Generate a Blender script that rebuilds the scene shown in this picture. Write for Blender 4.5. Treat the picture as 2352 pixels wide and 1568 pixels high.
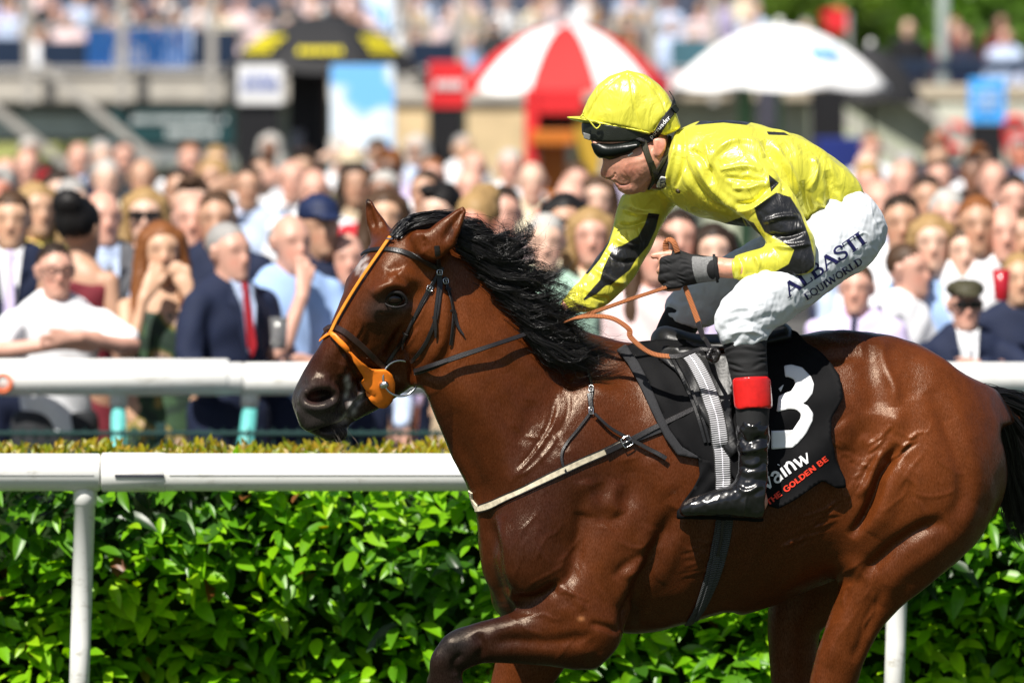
import bpy, bmesh, math, random
import numpy as np
from mathutils import Vector, Matrix
from mathutils.bvhtree import BVHTree

random.seed(7)
SC = bpy.context.scene
for o in list(bpy.data.objects):
    bpy.data.objects.remove(o)
COL = SC.collection

# ------------------------------------------------------------------ camera
CAM_Y, CAM_Z, FPX = -20.0, 2.3, 16000.0          # 20 m from the horse, long lens
PITCH = math.atan(609.0 / FPX)
cam_data = bpy.data.cameras.new('camera')
cam = bpy.data.objects.new('camera', cam_data)
COL.objects.link(cam)
cam.location = (0, CAM_Y, CAM_Z)
cam.rotation_euler = (math.pi / 2 - PITCH, 0, 0)
cam_data.sensor_width = 36.0
cam_data.lens = 36.0 * FPX / 2352.0
cam_data.clip_end = 2000.0
cam_data.dof.use_dof = True
cam_data.dof.focus_distance = 19.85
cam_data.dof.aperture_fstop = 3.7
SC.camera = cam

# ------------------------------------------------------------------ sky and sun
SUN_DIR = Vector((-0.27, -0.52, 0.81)).normalized()      # towards the sun
world = bpy.data.worlds.new('World')
SC.world = world
world.use_nodes = True
wn = world.node_tree
wn.nodes.clear()
w_out = wn.nodes.new('ShaderNodeOutputWorld')
w_bg = wn.nodes.new('ShaderNodeBackground')
w_sky = wn.nodes.new('ShaderNodeTexSky')
w_sky.sky_type = 'NISHITA'
w_sky.sun_disc = False
w_sky.sun_elevation = math.asin(SUN_DIR.z)
w_sky.sun_rotation = math.atan2(SUN_DIR.x, SUN_DIR.y)
w_sky.air_density = 1.0
w_sky.dust_density = 1.5
w_sky.ozone_density = 1.0
w_bg.inputs['Strength'].default_value = 0.05
wn.links.new(w_sky.outputs[0], w_bg.inputs[0])
wn.links.new(w_bg.outputs[0], w_out.inputs[0])
sun_data = bpy.data.lights.new('sun', 'SUN')
sun_data.energy = 5.0
sun_data.angle = math.radians(0.53)
sun_data.color = (1.0, 0.95, 0.87)
sun = bpy.data.objects.new('sun', sun_data)
COL.objects.link(sun)
sun.rotation_euler = SUN_DIR.to_track_quat('Z', 'Y').to_euler()
sun.location = (-6, -8, 20)

vs = SC.view_settings
vs.view_transform = 'Standard'
vs.look = 'None'
vs.exposure = 0.66
vs.gamma = 1.0
vs.use_curve_mapping = False
SC.cycles.max_bounces = 6
SC.cycles.use_denoising = True

# ------------------------------------------------------------------ geometry helpers
CP, SP = math.cos(PITCH), math.sin(PITCH)
CAMP = np.array((0, CAM_Y, CAM_Z))


def ray(x, y):
    """direction of the sight line through picture point (x, y) of a 2352 x 1568 picture"""
    return np.array((x - 1176.0, CP * FPX + SP * (784.0 - y), -SP * FPX + CP * (784.0 - y)))


def W(x, y, dep=0.0):
    d = ray(x, y)
    t = (dep - CAM_Y) / d[1]
    return CAMP + d * t


def PX(dep=0.0):
    """metres per picture unit at that distance"""
    return (dep - CAM_Y) / FPX


def proj(co):
    q = co - CAMP
    fz = q[:, 1] * CP - q[:, 2] * SP
    up = q[:, 1] * SP + q[:, 2] * CP
    return np.stack((1176.0 + FPX * q[:, 0] / fz, 784.0 - FPX * up / fz), 1)


def zoomer(x0, y0, w_src, w_px):
    k = w_src / w_px
    return lambda x, y: ((x0 + x * k) * 0.91875, (y0 + y * k) * 0.91875)


ZA = zoomer(680, 460, 720, 1613)
ZB = zoomer(1380, 140, 900, 2016)
ZC = zoomer(1480, 800, 680, 1777)
ZD = zoomer(1040, 1000, 860, 1907)
ZE = zoomer(1800, 780, 760, 1286)
ZK = zoomer(900, 360, 700, 2195)
ZG = zoomer(0, 340, 900, 1764)


def zl(Z, *pts):
    return [Z(*p) for p in pts]


def norm(v):
    v = np.asarray(v, float)
    return v / (np.linalg.norm(v) + 1e-12)


def cross3(a, b):
    return np.array((a[1] * b[2] - a[2] * b[1], a[2] * b[0] - a[0] * b[2], a[0] * b[1] - a[1] * b[0]))


def batch_leaves(lv, lf, P, AX, UP, SCL):
    """many copies of one leaf as a single array mesh"""
    AX = AX / np.linalg.norm(AX, axis=1)[:, None]
    Z = UP - AX * (UP * AX).sum(1)[:, None]
    Z /= np.linalg.norm(Z, axis=1)[:, None]
    X = np.cross(AX, Z)
    M = np.stack((X, AX, Z), 2) * np.asarray(SCL)[:, None, None]
    V = np.einsum('nij,kj->nki', M, lv) + P[:, None, :]
    F = lf[None] + (np.arange(len(P)) * len(lv))[:, None, None]
    return V.reshape(-1, 3), F.reshape(-1, lf.shape[1])


def catmull(P, n):
    P = np.asarray(P, float)
    m = len(P)
    if m < 3:
        t = np.linspace(0, 1, n * (m - 1) + 1)[:, None]
        return P[0] * (1 - t) + P[-1] * t
    Q = np.vstack((2 * P[0] - P[1], P, 2 * P[-1] - P[-2]))
    out = []
    for i in range(m - 1):
        p0, p1, p2, p3 = Q[i:i + 4]
        for k in range(n):
            t = k / n
            out.append(0.5 * (2 * p1 + (p2 - p0) * t + (2 * p0 - 5 * p1 + 4 * p2 - p3) * t * t
                              + (3 * p1 - p0 - 3 * p2 + p3) * t ** 3))
    out.append(P[-1])
    return np.array(out)


def resample(P, step):
    P = np.asarray(P, float)
    seg = np.linalg.norm(np.diff(P, axis=0), axis=1)
    s = np.concatenate(([0], np.cumsum(seg)))
    n = max(2, int(round(s[-1] / step)) + 1)
    t = np.linspace(0, s[-1], n)
    return np.stack([np.interp(t, s, P[:, k]) for k in range(P.shape[1])], 1)


def poly_sd(pts, poly):
    """signed distance (negative inside) of 2-D points to a closed polygon"""
    poly = np.asarray(poly, float)
    d = np.full(len(pts), 1e18)
    s = np.ones(len(pts))
    n = len(poly)
    for i in range(n):
        a, b = poly[i], poly[(i - 1) % n]
        e = b - a
        w = pts - a
        t = np.clip((w @ e) / (e @ e + 1e-12), 0, 1)
        q = w - t[:, None] * e
        d = np.minimum(d, (q * q).sum(1))
        c1 = pts[:, 1] >= a[1]
        c2 = pts[:, 1] < b[1]
        c3 = e[0] * w[:, 1] > e[1] * w[:, 0]
        flip = (c1 & c2 & c3) | (~c1 & ~c2 & ~c3)
        s = np.where(flip, -s, s)
    return s * np.sqrt(d)


def line_dist(pts, line):
    """distance, signed side and position along an open polyline"""
    line = np.asarray(line, float)
    best = np.full(len(pts), 1e18)
    side = np.zeros(len(pts))
    along = np.zeros(len(pts))
    m = len(line) - 1
    for i in range(m):
        a, e = line[i], line[i + 1] - line[i]
        w = pts - a
        t = np.clip((w @ e) / (e @ e + 1e-12), 0, 1)
        q = w - t[:, None] * e
        d = (q * q).sum(1)
        u = d < best
        best[u] = d[u]
        side[u] = np.sign(e[0] * w[u, 1] - e[1] * w[u, 0])
        along[u] = (i + t[u]) / m
    return np.sqrt(best), side, along


class Field:
    """a solid built as a sampled distance field, then meshed by surface nets"""

    def __init__(s, lo, hi, h):
        s.h = h
        s.ax = [np.arange(lo[i], hi[i] + h, h, dtype=np.float32) for i in range(3)]
        s.f = np.full([len(a) for a in s.ax], 1.0, np.float32)

    def block(s, lo, hi):
        sl = []
        for i in range(3):
            a = int(np.searchsorted(s.ax[i], lo[i]))
            b = int(np.searchsorted(s.ax[i], hi[i]))
            sl.append(slice(max(a, 0), max(b, 0)))
        X = s.ax[0][sl[0]][:, None, None]
        Y = s.ax[1][sl[1]][None, :, None]
        Z = s.ax[2][sl[2]][None, None, :]
        return tuple(sl), X, Y, Z

    def blend(s, sl, d, k, sub=False):
        g = s.f[sl]
        if sub:
            d = -d
            if k > 0:
                h = np.clip(0.5 - 0.5 * (g - d) / k, 0, 1)
                s.f[sl] = g * (1 - h) + d * h + k * h * (1 - h)
            else:
                s.f[sl] = np.maximum(g, d)
            return
        if k > 0:
            h = np.clip(0.5 + 0.5 * (g - d) / k, 0, 1)
            s.f[sl] = g * (1 - h) + d * h - k * h * (1 - h)
        else:
            s.f[sl] = np.minimum(g, d)

    def loft(s, C, A, B, N, k=0.03, n=6, p=2.0, sub=False, cap=1.0, grow=0.0):
        """tube along the points C; half widths A (across, in the plane normal to N) and B (along N)"""
        st = np.column_stack((np.asarray(C, float), np.asarray(A, float) + grow, np.asarray(B, float) + grow))
        st = catmull(st, n)
        N = norm(N)
        R = float(max(st[:, 3].max(), st[:, 4].max()))
        m = 0.02 + 1.2 * k
        lo = (st[:, :3] - np.maximum(st[:, 3:4], st[:, 4:5])).min(0) - m
        hi = (st[:, :3] + np.maximum(st[:, 3:4], st[:, 4:5])).max(0) + m
        sl, X, Y, Z = s.block(lo, hi)
        shp = (X.shape[0], Y.shape[1], Z.shape[2])
        if 0 in shp:
            return
        D = np.full(shp, 1.0, np.float32)
        o0 = [q.start for q in sl]
        for i in range(len(st) - 1):
            c0, c1 = st[i, :3], st[i + 1, :3]
            a0, a1, b0, b1 = st[i, 3], st[i + 1, 3], st[i, 4], st[i + 1, 4]
            r = max(a0, a1, b0, b1) + m
            s2, X2, Y2, Z2 = s.block(np.maximum(np.minimum(c0, c1) - r, lo), np.minimum(np.maximum(c0, c1) + r, hi))
            loc = tuple(slice(max(s2[j].start - o0[j], 0), max(s2[j].stop - o0[j], 0)) for j in range(3))
            e = c1 - c0
            L2 = float(e @ e) + 1e-12
            t = e / math.sqrt(L2)
            u = norm(cross3(t, N))
            v = cross3(u, t)
            dx, dy, dz = X2 - np.float32(c0[0]), Y2 - np.float32(c0[1]), Z2 - np.float32(c0[2])
            w = np.clip((dx * np.float32(e[0]) + dy * np.float32(e[1]) + dz * np.float32(e[2])) / np.float32(L2), 0, 1)
            dx = dx - w * np.float32(e[0])
            dy = dy - w * np.float32(e[1])
            dz = dz - w * np.float32(e[2])
            a = a0 + (a1 - a0) * w
            b = b0 + (b1 - b0) * w
            qu = (dx * np.float32(u[0]) + dy * np.float32(u[1]) + dz * np.float32(u[2])) / a
            qv = (dx * np.float32(v[0]) + dy * np.float32(v[1]) + dz * np.float32(v[2])) / b
            qw = (dx * np.float32(t[0]) + dy * np.float32(t[1]) + dz * np.float32(t[2])) / (np.minimum(a, b) * cap)
            ln = np.sqrt(dx * dx + dy * dy + dz * dz)
            if p == 2.0:
                rr = np.sqrt(qu * qu + qv * qv + qw * qw)
            else:
                rr = ((np.abs(qu) ** p + np.abs(qv) ** p) ** (2.0 / p) + qw * qw) ** 0.5
            rr = np.maximum(rr, 0.04)
            d = ln * (1 - 1 / rr)
            sub_ = D[loc]
            np.minimum(sub_, d, out=sub_)
        s.blend(sl, D, k, sub)

    def ball(s, c, r, k=0.02, axes=None, sub=False):
        """ellipsoid; r is a number or three half axes; axes = 3 unit rows"""
        c = np.asarray(c, float)
        r = np.array((r, r, r), float) if np.isscalar(r) else np.asarray(r, float)
        A = np.eye(3) if axes is None else np.asarray(axes, float)
        m = 0.02 + 1.2 * k + r.max()
        sl, X, Y, Z = s.block(c - m, c + m)
        dx, dy, dz = X - np.float32(c[0]), Y - np.float32(c[1]), Z - np.float32(c[2])
        ln = np.sqrt(dx * dx + dy * dy + dz * dz)
        rr = 0
        for i in range(3):
            q = (dx * np.float32(A[i, 0]) + dy * np.float32(A[i, 1]) + dz * np.float32(A[i, 2])) / np.float32(r[i])
            rr = rr + q * q
        rr = np.maximum(np.sqrt(rr), 0.04)
        s.blend(sl, ln * (1 - 1 / rr), k, sub)

    def cut(s, point, normal, k=0.0):
        """keep the side the normal points away from"""
        n = norm(normal)
        p = np.asarray(point, float)
        d = ((s.ax[0][:, None, None] - p[0]) * n[0] + (s.ax[1][None, :, None] - p[1]) * n[1]
             + (s.ax[2][None, None, :] - p[2]) * n[2]).astype(np.float32)
        s.smax(d, k)

    def smax(s, d, k):
        if k > 0:
            h = np.clip(0.5 + 0.5 * (d - s.f) / k, 0, 1)
            s.f = s.f * (1 - h) + d * h + k * h * (1 - h)
        else:
            s.f = np.maximum(s.f, d)

    def sample_fn(s, fn, lo, hi, op):
        """fn(points Nx3) -> values on a block"""
        sl, X, Y, Z = s.block(lo, hi)
        shp = (X.shape[0], Y.shape[1], Z.shape[2])
        P = np.stack([np.broadcast_to(q, shp).ravel() for q in (X, Y, Z)], 1).astype(float)
        d = fn(P).reshape(shp).astype(np.float32)
        return sl, d

    def outline(s, poly, k=0.02, lo=None, hi=None):
        """trim to a traced outline seen from the camera (whole prism along the sight lines)"""
        zs, xs = s.ax[2][::2], s.ax[0][::2]
        ymid = float(s.ax[1].mean())
        XX, ZZ = np.meshgrid(xs, zs, indexing='ij')
        res = []
        for y in (float(s.ax[1][0]), float(s.ax[1][-1])):
            P = np.stack((XX.ravel(), np.full(XX.size, y), ZZ.ravel()), 1)
            res.append((poly_sd(proj(P), poly) * PX(y)).reshape(XX.shape))
        def up(a):
            a = np.stack([np.interp(s.ax[0], xs, a[:, j]) for j in range(a.shape[1])], 1)
            return np.stack([np.interp(s.ax[2], zs, a[i]) for i in range(a.shape[0])], 0)
        d0, d1 = up(res[0]), up(res[1])
        t = ((s.ax[1] - s.ax[1][0]) / (s.ax[1][-1] - s.ax[1][0]))[None, :, None]
        d = (d0[:, None, :] * (1 - t) + d1[:, None, :] * t).astype(np.float32)
        s.smax(d, k)

    def mesh(s):
        f = s.f
        f[0], f[-1] = np.maximum(f[0], .01), np.maximum(f[-1], .01)
        f[:, 0], f[:, -1] = np.maximum(f[:, 0], .01), np.maximum(f[:, -1], .01)
        f[:, :, 0], f[:, :, -1] = np.maximum(f[:, :, 0], .01), np.maximum(f[:, :, -1], .01)
        ins = f < 0
        nx, ny, nz = f.shape
        cnt = np.zeros((nx - 1, ny - 1, nz - 1), np.int8)
        for i in (0, 1):
            for j in (0, 1):
                for k in (0, 1):
                    cnt += ins[i:nx - 1 + i, j:ny - 1 + j, k:nz - 1 + k]
        act = (cnt > 0) & (cnt < 8)
        I, J, K = np.nonzero(act)
        idx = np.full(act.shape, -1, np.int64)
        idx[I, J, K] = np.arange(len(I))
        acc = np.zeros((len(I), 3))
        num = np.zeros(len(I))
        corners = [(i, j, k) for i in (0, 1) for j in (0, 1) for k in (0, 1)]
        for a in range(8):
            for b in range(a + 1, 8):
                ca, cb = corners[a], corners[b]
                if sum(abs(ca[q] - cb[q]) for q in range(3)) != 1:
                    continue
                fa = f[I + ca[0], J + ca[1], K + ca[2]].astype(float)
                fb = f[I + cb[0], J + cb[1], K + cb[2]].astype(float)
                m = (fa < 0) != (fb < 0)
                t = np.where(m, fa / np.where(m, fa - fb, 1), 0)
                pt = np.array(ca)[None] + t[:, None] * (np.array(cb) - np.array(ca))[None]
                acc += pt * m[:, None]
                num += m
        acc /= np.maximum(num, 1)[:, None]
        V = np.stack([s.ax[q][0] + (np.array((I, J, K)[q]) + acc[:, q]) * s.h for q in range(3)], 1)
        F = []
        for axis in range(3):
            g = np.moveaxis(ins, axis, 0)
            ch = g[:-1] != g[1:]
            ii = np.moveaxis(idx, axis, 0)
            a, b, c = np.nonzero(ch[:, 1:-1, 1:-1])
            b = b + 1
            c = c + 1
            q = np.stack((ii[a, b - 1, c - 1], ii[a, b, c - 1], ii[a, b, c], ii[a, b - 1, c]), 1)
            flip = ~g[a, b, c]
            if axis == 1:
                flip = ~flip
            q[flip] = q[flip][:, ::-1]
            F.append(q)
        F = np.vstack(F)
        F = F[(F >= 0).all(1)]
        return V, F


def raw_mesh(V, F, name='mesh'):
    me = bpy.data.meshes.new(name)
    V = np.asarray(V, np.float32)
    F = np.asarray(F, np.int32)
    n = F.shape[1]
    me.vertices.add(len(V))
    me.vertices.foreach_set('co', V.ravel())
    me.loops.add(F.size)
    me.loops.foreach_set('vertex_index', F.ravel())
    me.polygons.add(len(F))
    me.polygons.foreach_set('loop_start', np.arange(0, F.size, n, dtype=np.int32))
    me.polygons.foreach_set('use_smooth', np.ones(len(F), bool))
    me.update(calc_edges=True)
    me.validate()
    return me


def subdivided(V, F, levels=1):
    me = raw_mesh(V, F, 'tmp')
    if levels <= 0:
        return me
    ob = bpy.data.objects.new('tmp', me)
    COL.objects.link(ob)
    md = ob.modifiers.new('s', 'SUBSURF')
    md.levels = md.render_levels = levels
    md.use_limit_surface = False
    dg = bpy.context.evaluated_depsgraph_get()
    dg.update()
    new = bpy.data.meshes.new_from_object(ob.evaluated_get(dg))
    bpy.data.objects.remove(ob)
    bpy.data.meshes.remove(me)
    return new


def refine(me, box):
    """split the faces seen inside a picture rectangle once more"""
    bm = bmesh.new()
    bm.from_mesh(me)
    co = np.array([v.co[:] for v in bm.verts])
    q = proj(co)
    ins = (q[:, 0] > box[0]) & (q[:, 1] > box[1]) & (q[:, 0] < box[2]) & (q[:, 1] < box[3]) & (co[:, 1] < box[4])
    ed = [e for e in bm.edges if ins[e.verts[0].index] and ins[e.verts[1].index]]
    bmesh.ops.subdivide_edges(bm, edges=ed, cuts=1, use_grid_fill=True, smooth=0.0)
    for f in bm.faces:
        f.smooth = True
    bm.to_mesh(me)
    bm.free()
    return me


def get_co(me):
    a = np.empty(len(me.vertices) * 3, np.float32)
    me.vertices.foreach_get('co', a)
    return a.reshape(-1, 3).astype(float)


def get_no(me):
    a = np.empty(len(me.vertices) * 3, np.float32)
    me.vertices.foreach_get('normal', a)
    return a.reshape(-1, 3).astype(float)


def set_co(me, co):
    me.vertices.foreach_set('co', np.asarray(co, np.float32).ravel())
    me.update()


def relax(V, F, it=2, lam=0.5):
    """light smoothing of a quad mesh"""
    E = np.vstack([F[:, [i, (i + 1) % F.shape[1]]] for i in range(F.shape[1])])
    E = np.vstack((E, E[:, ::-1]))
    n = np.bincount(E[:, 0], minlength=len(V)).astype(float)
    for _ in range(it):
        S = np.stack([np.bincount(E[:, 0], weights=V[E[:, 1], q], minlength=len(V)) for q in range(3)], 1)
        V = V * (1 - lam) + lam * S / np.maximum(n, 1)[:, None]
    return V


class Sculpt:
    """strokes traced on the visible side, pushed along the surface normal"""

    def __init__(s, me, depth_max=None):
        s.me = me
        s.co = get_co(me)
        s.no = get_no(me)
        s.uv = proj(s.co)
        vd = CAMP - s.co
        vd /= np.linalg.norm(vd, axis=1)[:, None]
        s.face = np.clip((s.no * vd).sum(1) * 2.5, 0, 1)
        s.off = np.zeros(len(s.co))
        s.lim = np.ones(len(s.co), bool) if depth_max is None else s.co[:, 1] < depth_max

    def pick(s, pts, r):
        pts = np.asarray(pts, float)
        lo, hi = pts.min(0) - r, pts.max(0) + r
        return np.nonzero((s.uv[:, 0] > lo[0]) & (s.uv[:, 0] < hi[0]) & (s.uv[:, 1] > lo[1])
                          & (s.uv[:, 1] < hi[1]) & s.lim)[0]

    gain, wide = 1.0, 1.0

    def stroke(s, pts, r, amp, taper=True, kind='ridge', smooth=True):
        pts = np.asarray(pts, float)
        amp = amp * s.gain
        r = r * s.wide
        if smooth and len(pts) > 2:
            pts = catmull(pts, 5)
        ix = s.pick(pts, 3 * r)
        if not len(ix):
            return
        d, side, al = line_dist(s.uv[ix], pts)
        w = np.exp(-(d / r) ** 2)
        if kind == 'step':
            w = w * d / r * side * 1.8
        if taper:
            w = w * np.clip(np.minimum(al, 1 - al) * 5, 0.0, 1) ** 0.7
        s.off[ix] += w * amp * s.face[ix] * PX()

    def blob(s, p, r, amp, ry=None, rot=0.0):
        ry = ry or r
        amp = amp * s.gain
        ix = s.pick([p], 3 * max(r, ry))
        q = s.uv[ix] - np.asarray(p)
        c, n = math.cos(rot), math.sin(rot)
        a = (q[:, 0] * c + q[:, 1] * n) / r
        b = (-q[:, 0] * n + q[:, 1] * c) / ry
        s.off[ix] += np.exp(-(a * a + b * b)) * amp * s.face[ix] * PX()

    def waves(s, poly, ang, wl, amp, seed=0, soft=12.0, jitter=0.5):
        """skin or cloth creases running along direction ang inside a traced patch"""
        poly = np.asarray(poly, float)
        ix = s.pick(poly, 20)
        if not len(ix):
            return
        sd = poly_sd(s.uv[ix], poly)
        w = np.clip(-sd / soft, 0, 1)
        q = s.uv[ix]
        c, n = math.cos(ang), math.sin(ang)
        u = q[:, 0] * c + q[:, 1] * n
        v = -q[:, 0] * n + q[:, 1] * c
        rs = np.random.RandomState(seed)
        ph = 0
        am = 0
        for i in range(6):
            k = (0.25 + 0.45 * i) / wl
            ph = ph + jitter * np.sin(u * k * 0.5 + rs.rand() * 6.3 + v * k * (rs.rand() - .5) * 1.6)
            am = am + np.sin(u * k * 0.9 + v * k * (rs.rand() - .5) * 2.0 + rs.rand() * 6.3)
        am = np.clip(0.5 + 0.35 * am, 0, 1.5)
        wv = np.sin(v * 6.283 / wl + 2.4 * ph)
        wv = 0.6 * wv + 0.4 * (1 - 2 * np.abs(np.sin(v * 3.14159 / wl + 1.2 * ph)))
        s.off[ix] += w * amp * am * wv * s.face[ix] * PX()

    def noise(s, scale, amp, seed=0, stretch=(1, 1, 1), mask=None, ridged=False):
        rs = np.random.RandomState(seed)
        acc = np.zeros(len(s.co))
        p = s.co * np.array(stretch)
        for i in range(14):
            k = rs.normal(size=3)
            k = k / np.linalg.norm(k) * (0.6 + rs.rand()) * 6.283 / scale
            acc += np.sin(p @ k + rs.rand() * 6.283 + 1.5 * np.sin(p @ (rs.normal(size=3) * 2.5 / scale)))
        acc /= 3.7
        if ridged:
            acc = 1 - np.abs(acc) * 1.6
        s.off += acc * amp * PX() * (1 if mask is None else mask)

    def done(s):
        set_co(s.me, s.co + s.no * s.off[:, None])
        return s.me


# ------------------------------------------------------------------ objects
def tag(o, label=None, cat=None, group=None, kind=None):
    if label:
        o['label'] = label
    if cat:
        o['category'] = cat
    if group:
        o['group'] = group
    if kind:
        o['kind'] = kind
    return o


def link(name, me, mat=None, parent=None):
    o = bpy.data.objects.new(name, me)
    COL.objects.link(o)
    if mat is not None and me is not None:
        me.materials.clear()
        me.materials.append(mat)
    if parent is not None:
        o.parent = parent
        o.matrix_parent_inverse = Matrix.Translation(-Vector(parent.location))
    return o


def thing(name, loc, label, cat, group=None):
    o = bpy.data.objects.new(name, None)
    COL.objects.link(o)
    o.location = Vector([float(q) for q in loc])
    o.empty_display_size = 0.2
    return tag(o, label, cat, group)


def pymesh(name, V, F, smooth=True):
    me = bpy.data.meshes.new(name)
    me.from_pydata([tuple(map(float, v)) for v in V], [], [tuple(map(int, f)) for f in F])
    if smooth:
        me.polygons.foreach_set('use_smooth', np.ones(len(me.polygons), bool))
    me.update()
    return me


class MB:
    """collects simple shapes into one mesh"""

    def __init__(s):
        s.V, s.F = [], []

    def add(s, V, F):
        b = len(s.V)
        s.V += [tuple(float(q) for q in v) for v in V]
        s.F += [tuple(int(i) + b for i in f) for f in F]
        return s

    def box(s, c, h, M=None):
        V = []
        for x in (-1, 1):
            for y in (-1, 1):
                for z in (-1, 1):
                    v = np.array((x * h[0], y * h[1], z * h[2]))
                    if M is not None:
                        v = np.asarray(M) @ v
                    V.append(np.asarray(c) + v)
        return s.add(V, [(0, 1, 3, 2), (4, 6, 7, 5), (0, 4, 5, 1), (2, 3, 7, 6), (0, 2, 6, 4), (1, 5, 7, 3)])

    def tube(s, P, r, n=8, closed=False, caps=True, flat=1.0, up=None):
        P = np.asarray(P, float)
        m = len(P)
        r = np.broadcast_to(np.asarray(r, float), (m,))
        T = np.gradient(P, axis=0)
        if closed:
            T = np.roll(P, -1, 0) - np.roll(P, 1, 0)
        u = None
        V = []
        for i in range(m):
            t = norm(T[i])
            if u is None:
                a = np.array((0, 0, 1.0)) if up is None else np.asarray(up, float)
                if abs(t @ a) > 0.95:
                    a = np.array((1.0, 0, 0))
                u = norm(a - t * (a @ t))
            u = norm(u - t * (u @ t))
            w = cross3(t, u)
            for k in range(n):
                th = 2 * math.pi * k / n
                V.append(P[i] + r[i] * (math.cos(th) * u * flat + math.sin(th) * w))
        F = []
        for i in range(m if closed else m - 1):
            j = (i + 1) % m
            for k in range(n):
                q = (k + 1) % n
                F.append((i * n + k, i * n + q, j * n + q, j * n + k))
        if caps and not closed:
            F.append(tuple(range(n))[::-1])
            F.append(tuple((m - 1) * n + k for k in range(n)))
        return s.add(V, F)

    def build(s, name, mat=None, parent=None, smooth=False, bevel=0.0):
        me = pymesh(name, s.V, s.F, smooth)
        if bevel > 0:
            bm = bmesh.new()
            bm.from_mesh(me)
            bmesh.ops.bevel(bm, geom=bm.edges[:], offset=bevel, segments=2, affect='EDGES', profile=0.5)
            bm.to_mesh(me)
            bm.free()
        return link(name, me, mat, parent)


class Drape:
    """sight-line projection on built surfaces, to lay straps and lettering on them"""
    memo = {}

    def __init__(s, meshes, box=None):
        V, F, b = [], [], 0
        for me in meshes:
            key = me.as_pointer()
            if key in Drape.memo:
                co, t = Drape.memo[key]
            else:
              co = get_co(me)
              me.calc_loop_triangles()
              t = np.empty(len(me.loop_triangles) * 3, np.int32)
              me.loop_triangles.foreach_get('vertices', t)
              t = t.reshape(-1, 3)
              e1, e2 = co[t[:, 1]] - co[t[:, 0]], co[t[:, 2]] - co[t[:, 0]]
              t = t[(np.cross(e1, e2) * (CAMP - co[t[:, 0]])).sum(1) > 0]
              Drape.memo[key] = (co, t)
            if box is not None:
                q = proj(co[t[:, 0]])
                t = t[(q[:, 0] > box[0]) & (q[:, 1] > box[1]) & (q[:, 0] < box[2]) & (q[:, 1] < box[3])]
            used, inv = np.unique(t, return_inverse=True)
            V.append(co[used])
            F.append(inv.reshape(-1, 3) + b)
            b += len(used)
        s.t = BVHTree.FromPolygons(np.vstack(V).tolist(), np.vstack(F).tolist(), all_triangles=True)

    def hit(s, x, y):
        d = norm(ray(x, y))
        loc, no, _, _ = s.t.ray_cast(Vector(CAMP), Vector(d), 60.0)
        if loc is None:
            return None, None
        no = np.array(no)
        if no @ d > 0:
            no = -no
        return np.array(loc), no


def ribbon(P, N, width, thick, lift=0.0):
    """flat strap with real thickness: P centre line on the surface, N normals"""
    P, N = np.asarray(P, float), np.asarray(N, float)
    m = len(P)
    width = np.broadcast_to(np.asarray(width, float), (m,))
    T = np.gradient(P, axis=0)
    V, F = [], []
    prof = [(-1, 0), (-1, .6), (-.8, 1), (.8, 1), (1, .6), (1, 0)]
    for i in range(m):
        t = norm(T[i])
        n = norm(N[i] - t * (N[i] @ t))
        sd = cross3(t, n)
        for a, b in prof:
            V.append(P[i] + sd * a * width[i] * 0.5 + n * (lift + b * thick))
    c = len(prof)
    for i in range(m - 1):
        for k in range(c):
            q = (k + 1) % c
            F.append((i * c + k, i * c + q, (i + 1) * c + q, (i + 1) * c + k))
    F.append(tuple(range(c))[::-1])
    F.append(tuple((m - 1) * c + k for k in range(c)))
    return V, F


def smooth_rows(A, it=2):
    A = np.asarray(A, float).copy()
    for _ in range(it):
        A[1:-1] = 0.25 * A[:-2] + 0.5 * A[1:-1] + 0.25 * A[2:]
    return A


def strap(name, dr, pts, wpx, thick, mat, parent, lift=0.001, step=6.0, sm=3, curve=True):
    """strap laid on the surface along a traced centre line (picture units)"""
    pts = catmull(pts, 6) if curve and len(pts) > 2 else np.asarray(pts, float)
    pts = resample(pts, step)
    hits = [dr.hit(x, y) for x, y in pts]
    if all(h[0] is None for h in hits):
        for r in range(2, 40, 2):
            for q in range(12):
                h = dr.hit(pts[0][0] + r * math.cos(q * .524), pts[0][1] + r * math.sin(q * .524))
                if h[0] is not None:
                    hits[0] = h
                    break
            if hits[0][0] is not None:
                break
    ok = [i for i, h in enumerate(hits) if h[0] is not None]
    P, N = [], []
    for i, (x, y) in enumerate(pts):
        p, n = hits[i]
        if p is None:
            j = min(ok, key=lambda q: abs(q - i))
            p, n = W(x, y, hits[j][0][1] + 0.0015 * abs(i - j)), hits[j][1]
        P.append(p)
        N.append(n)
    P, N = smooth_rows(P, sm), smooth_rows(N, sm + 3)
    wd = wpx if np.isscalar(wpx) else np.interp(np.linspace(0, 1, len(P)), np.linspace(0, 1, len(wpx)), wpx)
    V, F = ribbon(P, N, np.asarray(wd) * PX(-0.2), thick, lift)
    me = pymesh(name, V, F, False)
    return link(name, me, mat, parent)


# ------------------------------------------------------------------ materials
MATS = {}


def new_mat(name):
    m = bpy.data.materials.new(name)
    m.use_nodes = True
    nt = m.node_tree
    b = nt.nodes['Principled BSDF']
    return m, nt, b


def nd(nt, t, **kw):
    n = nt.nodes.new(t)
    for k, v in kw.items():
        if k.startswith('i_'):
            n.inputs[k[2:]].default_value = v
        else:
            setattr(n, k, v)
    return n


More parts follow.
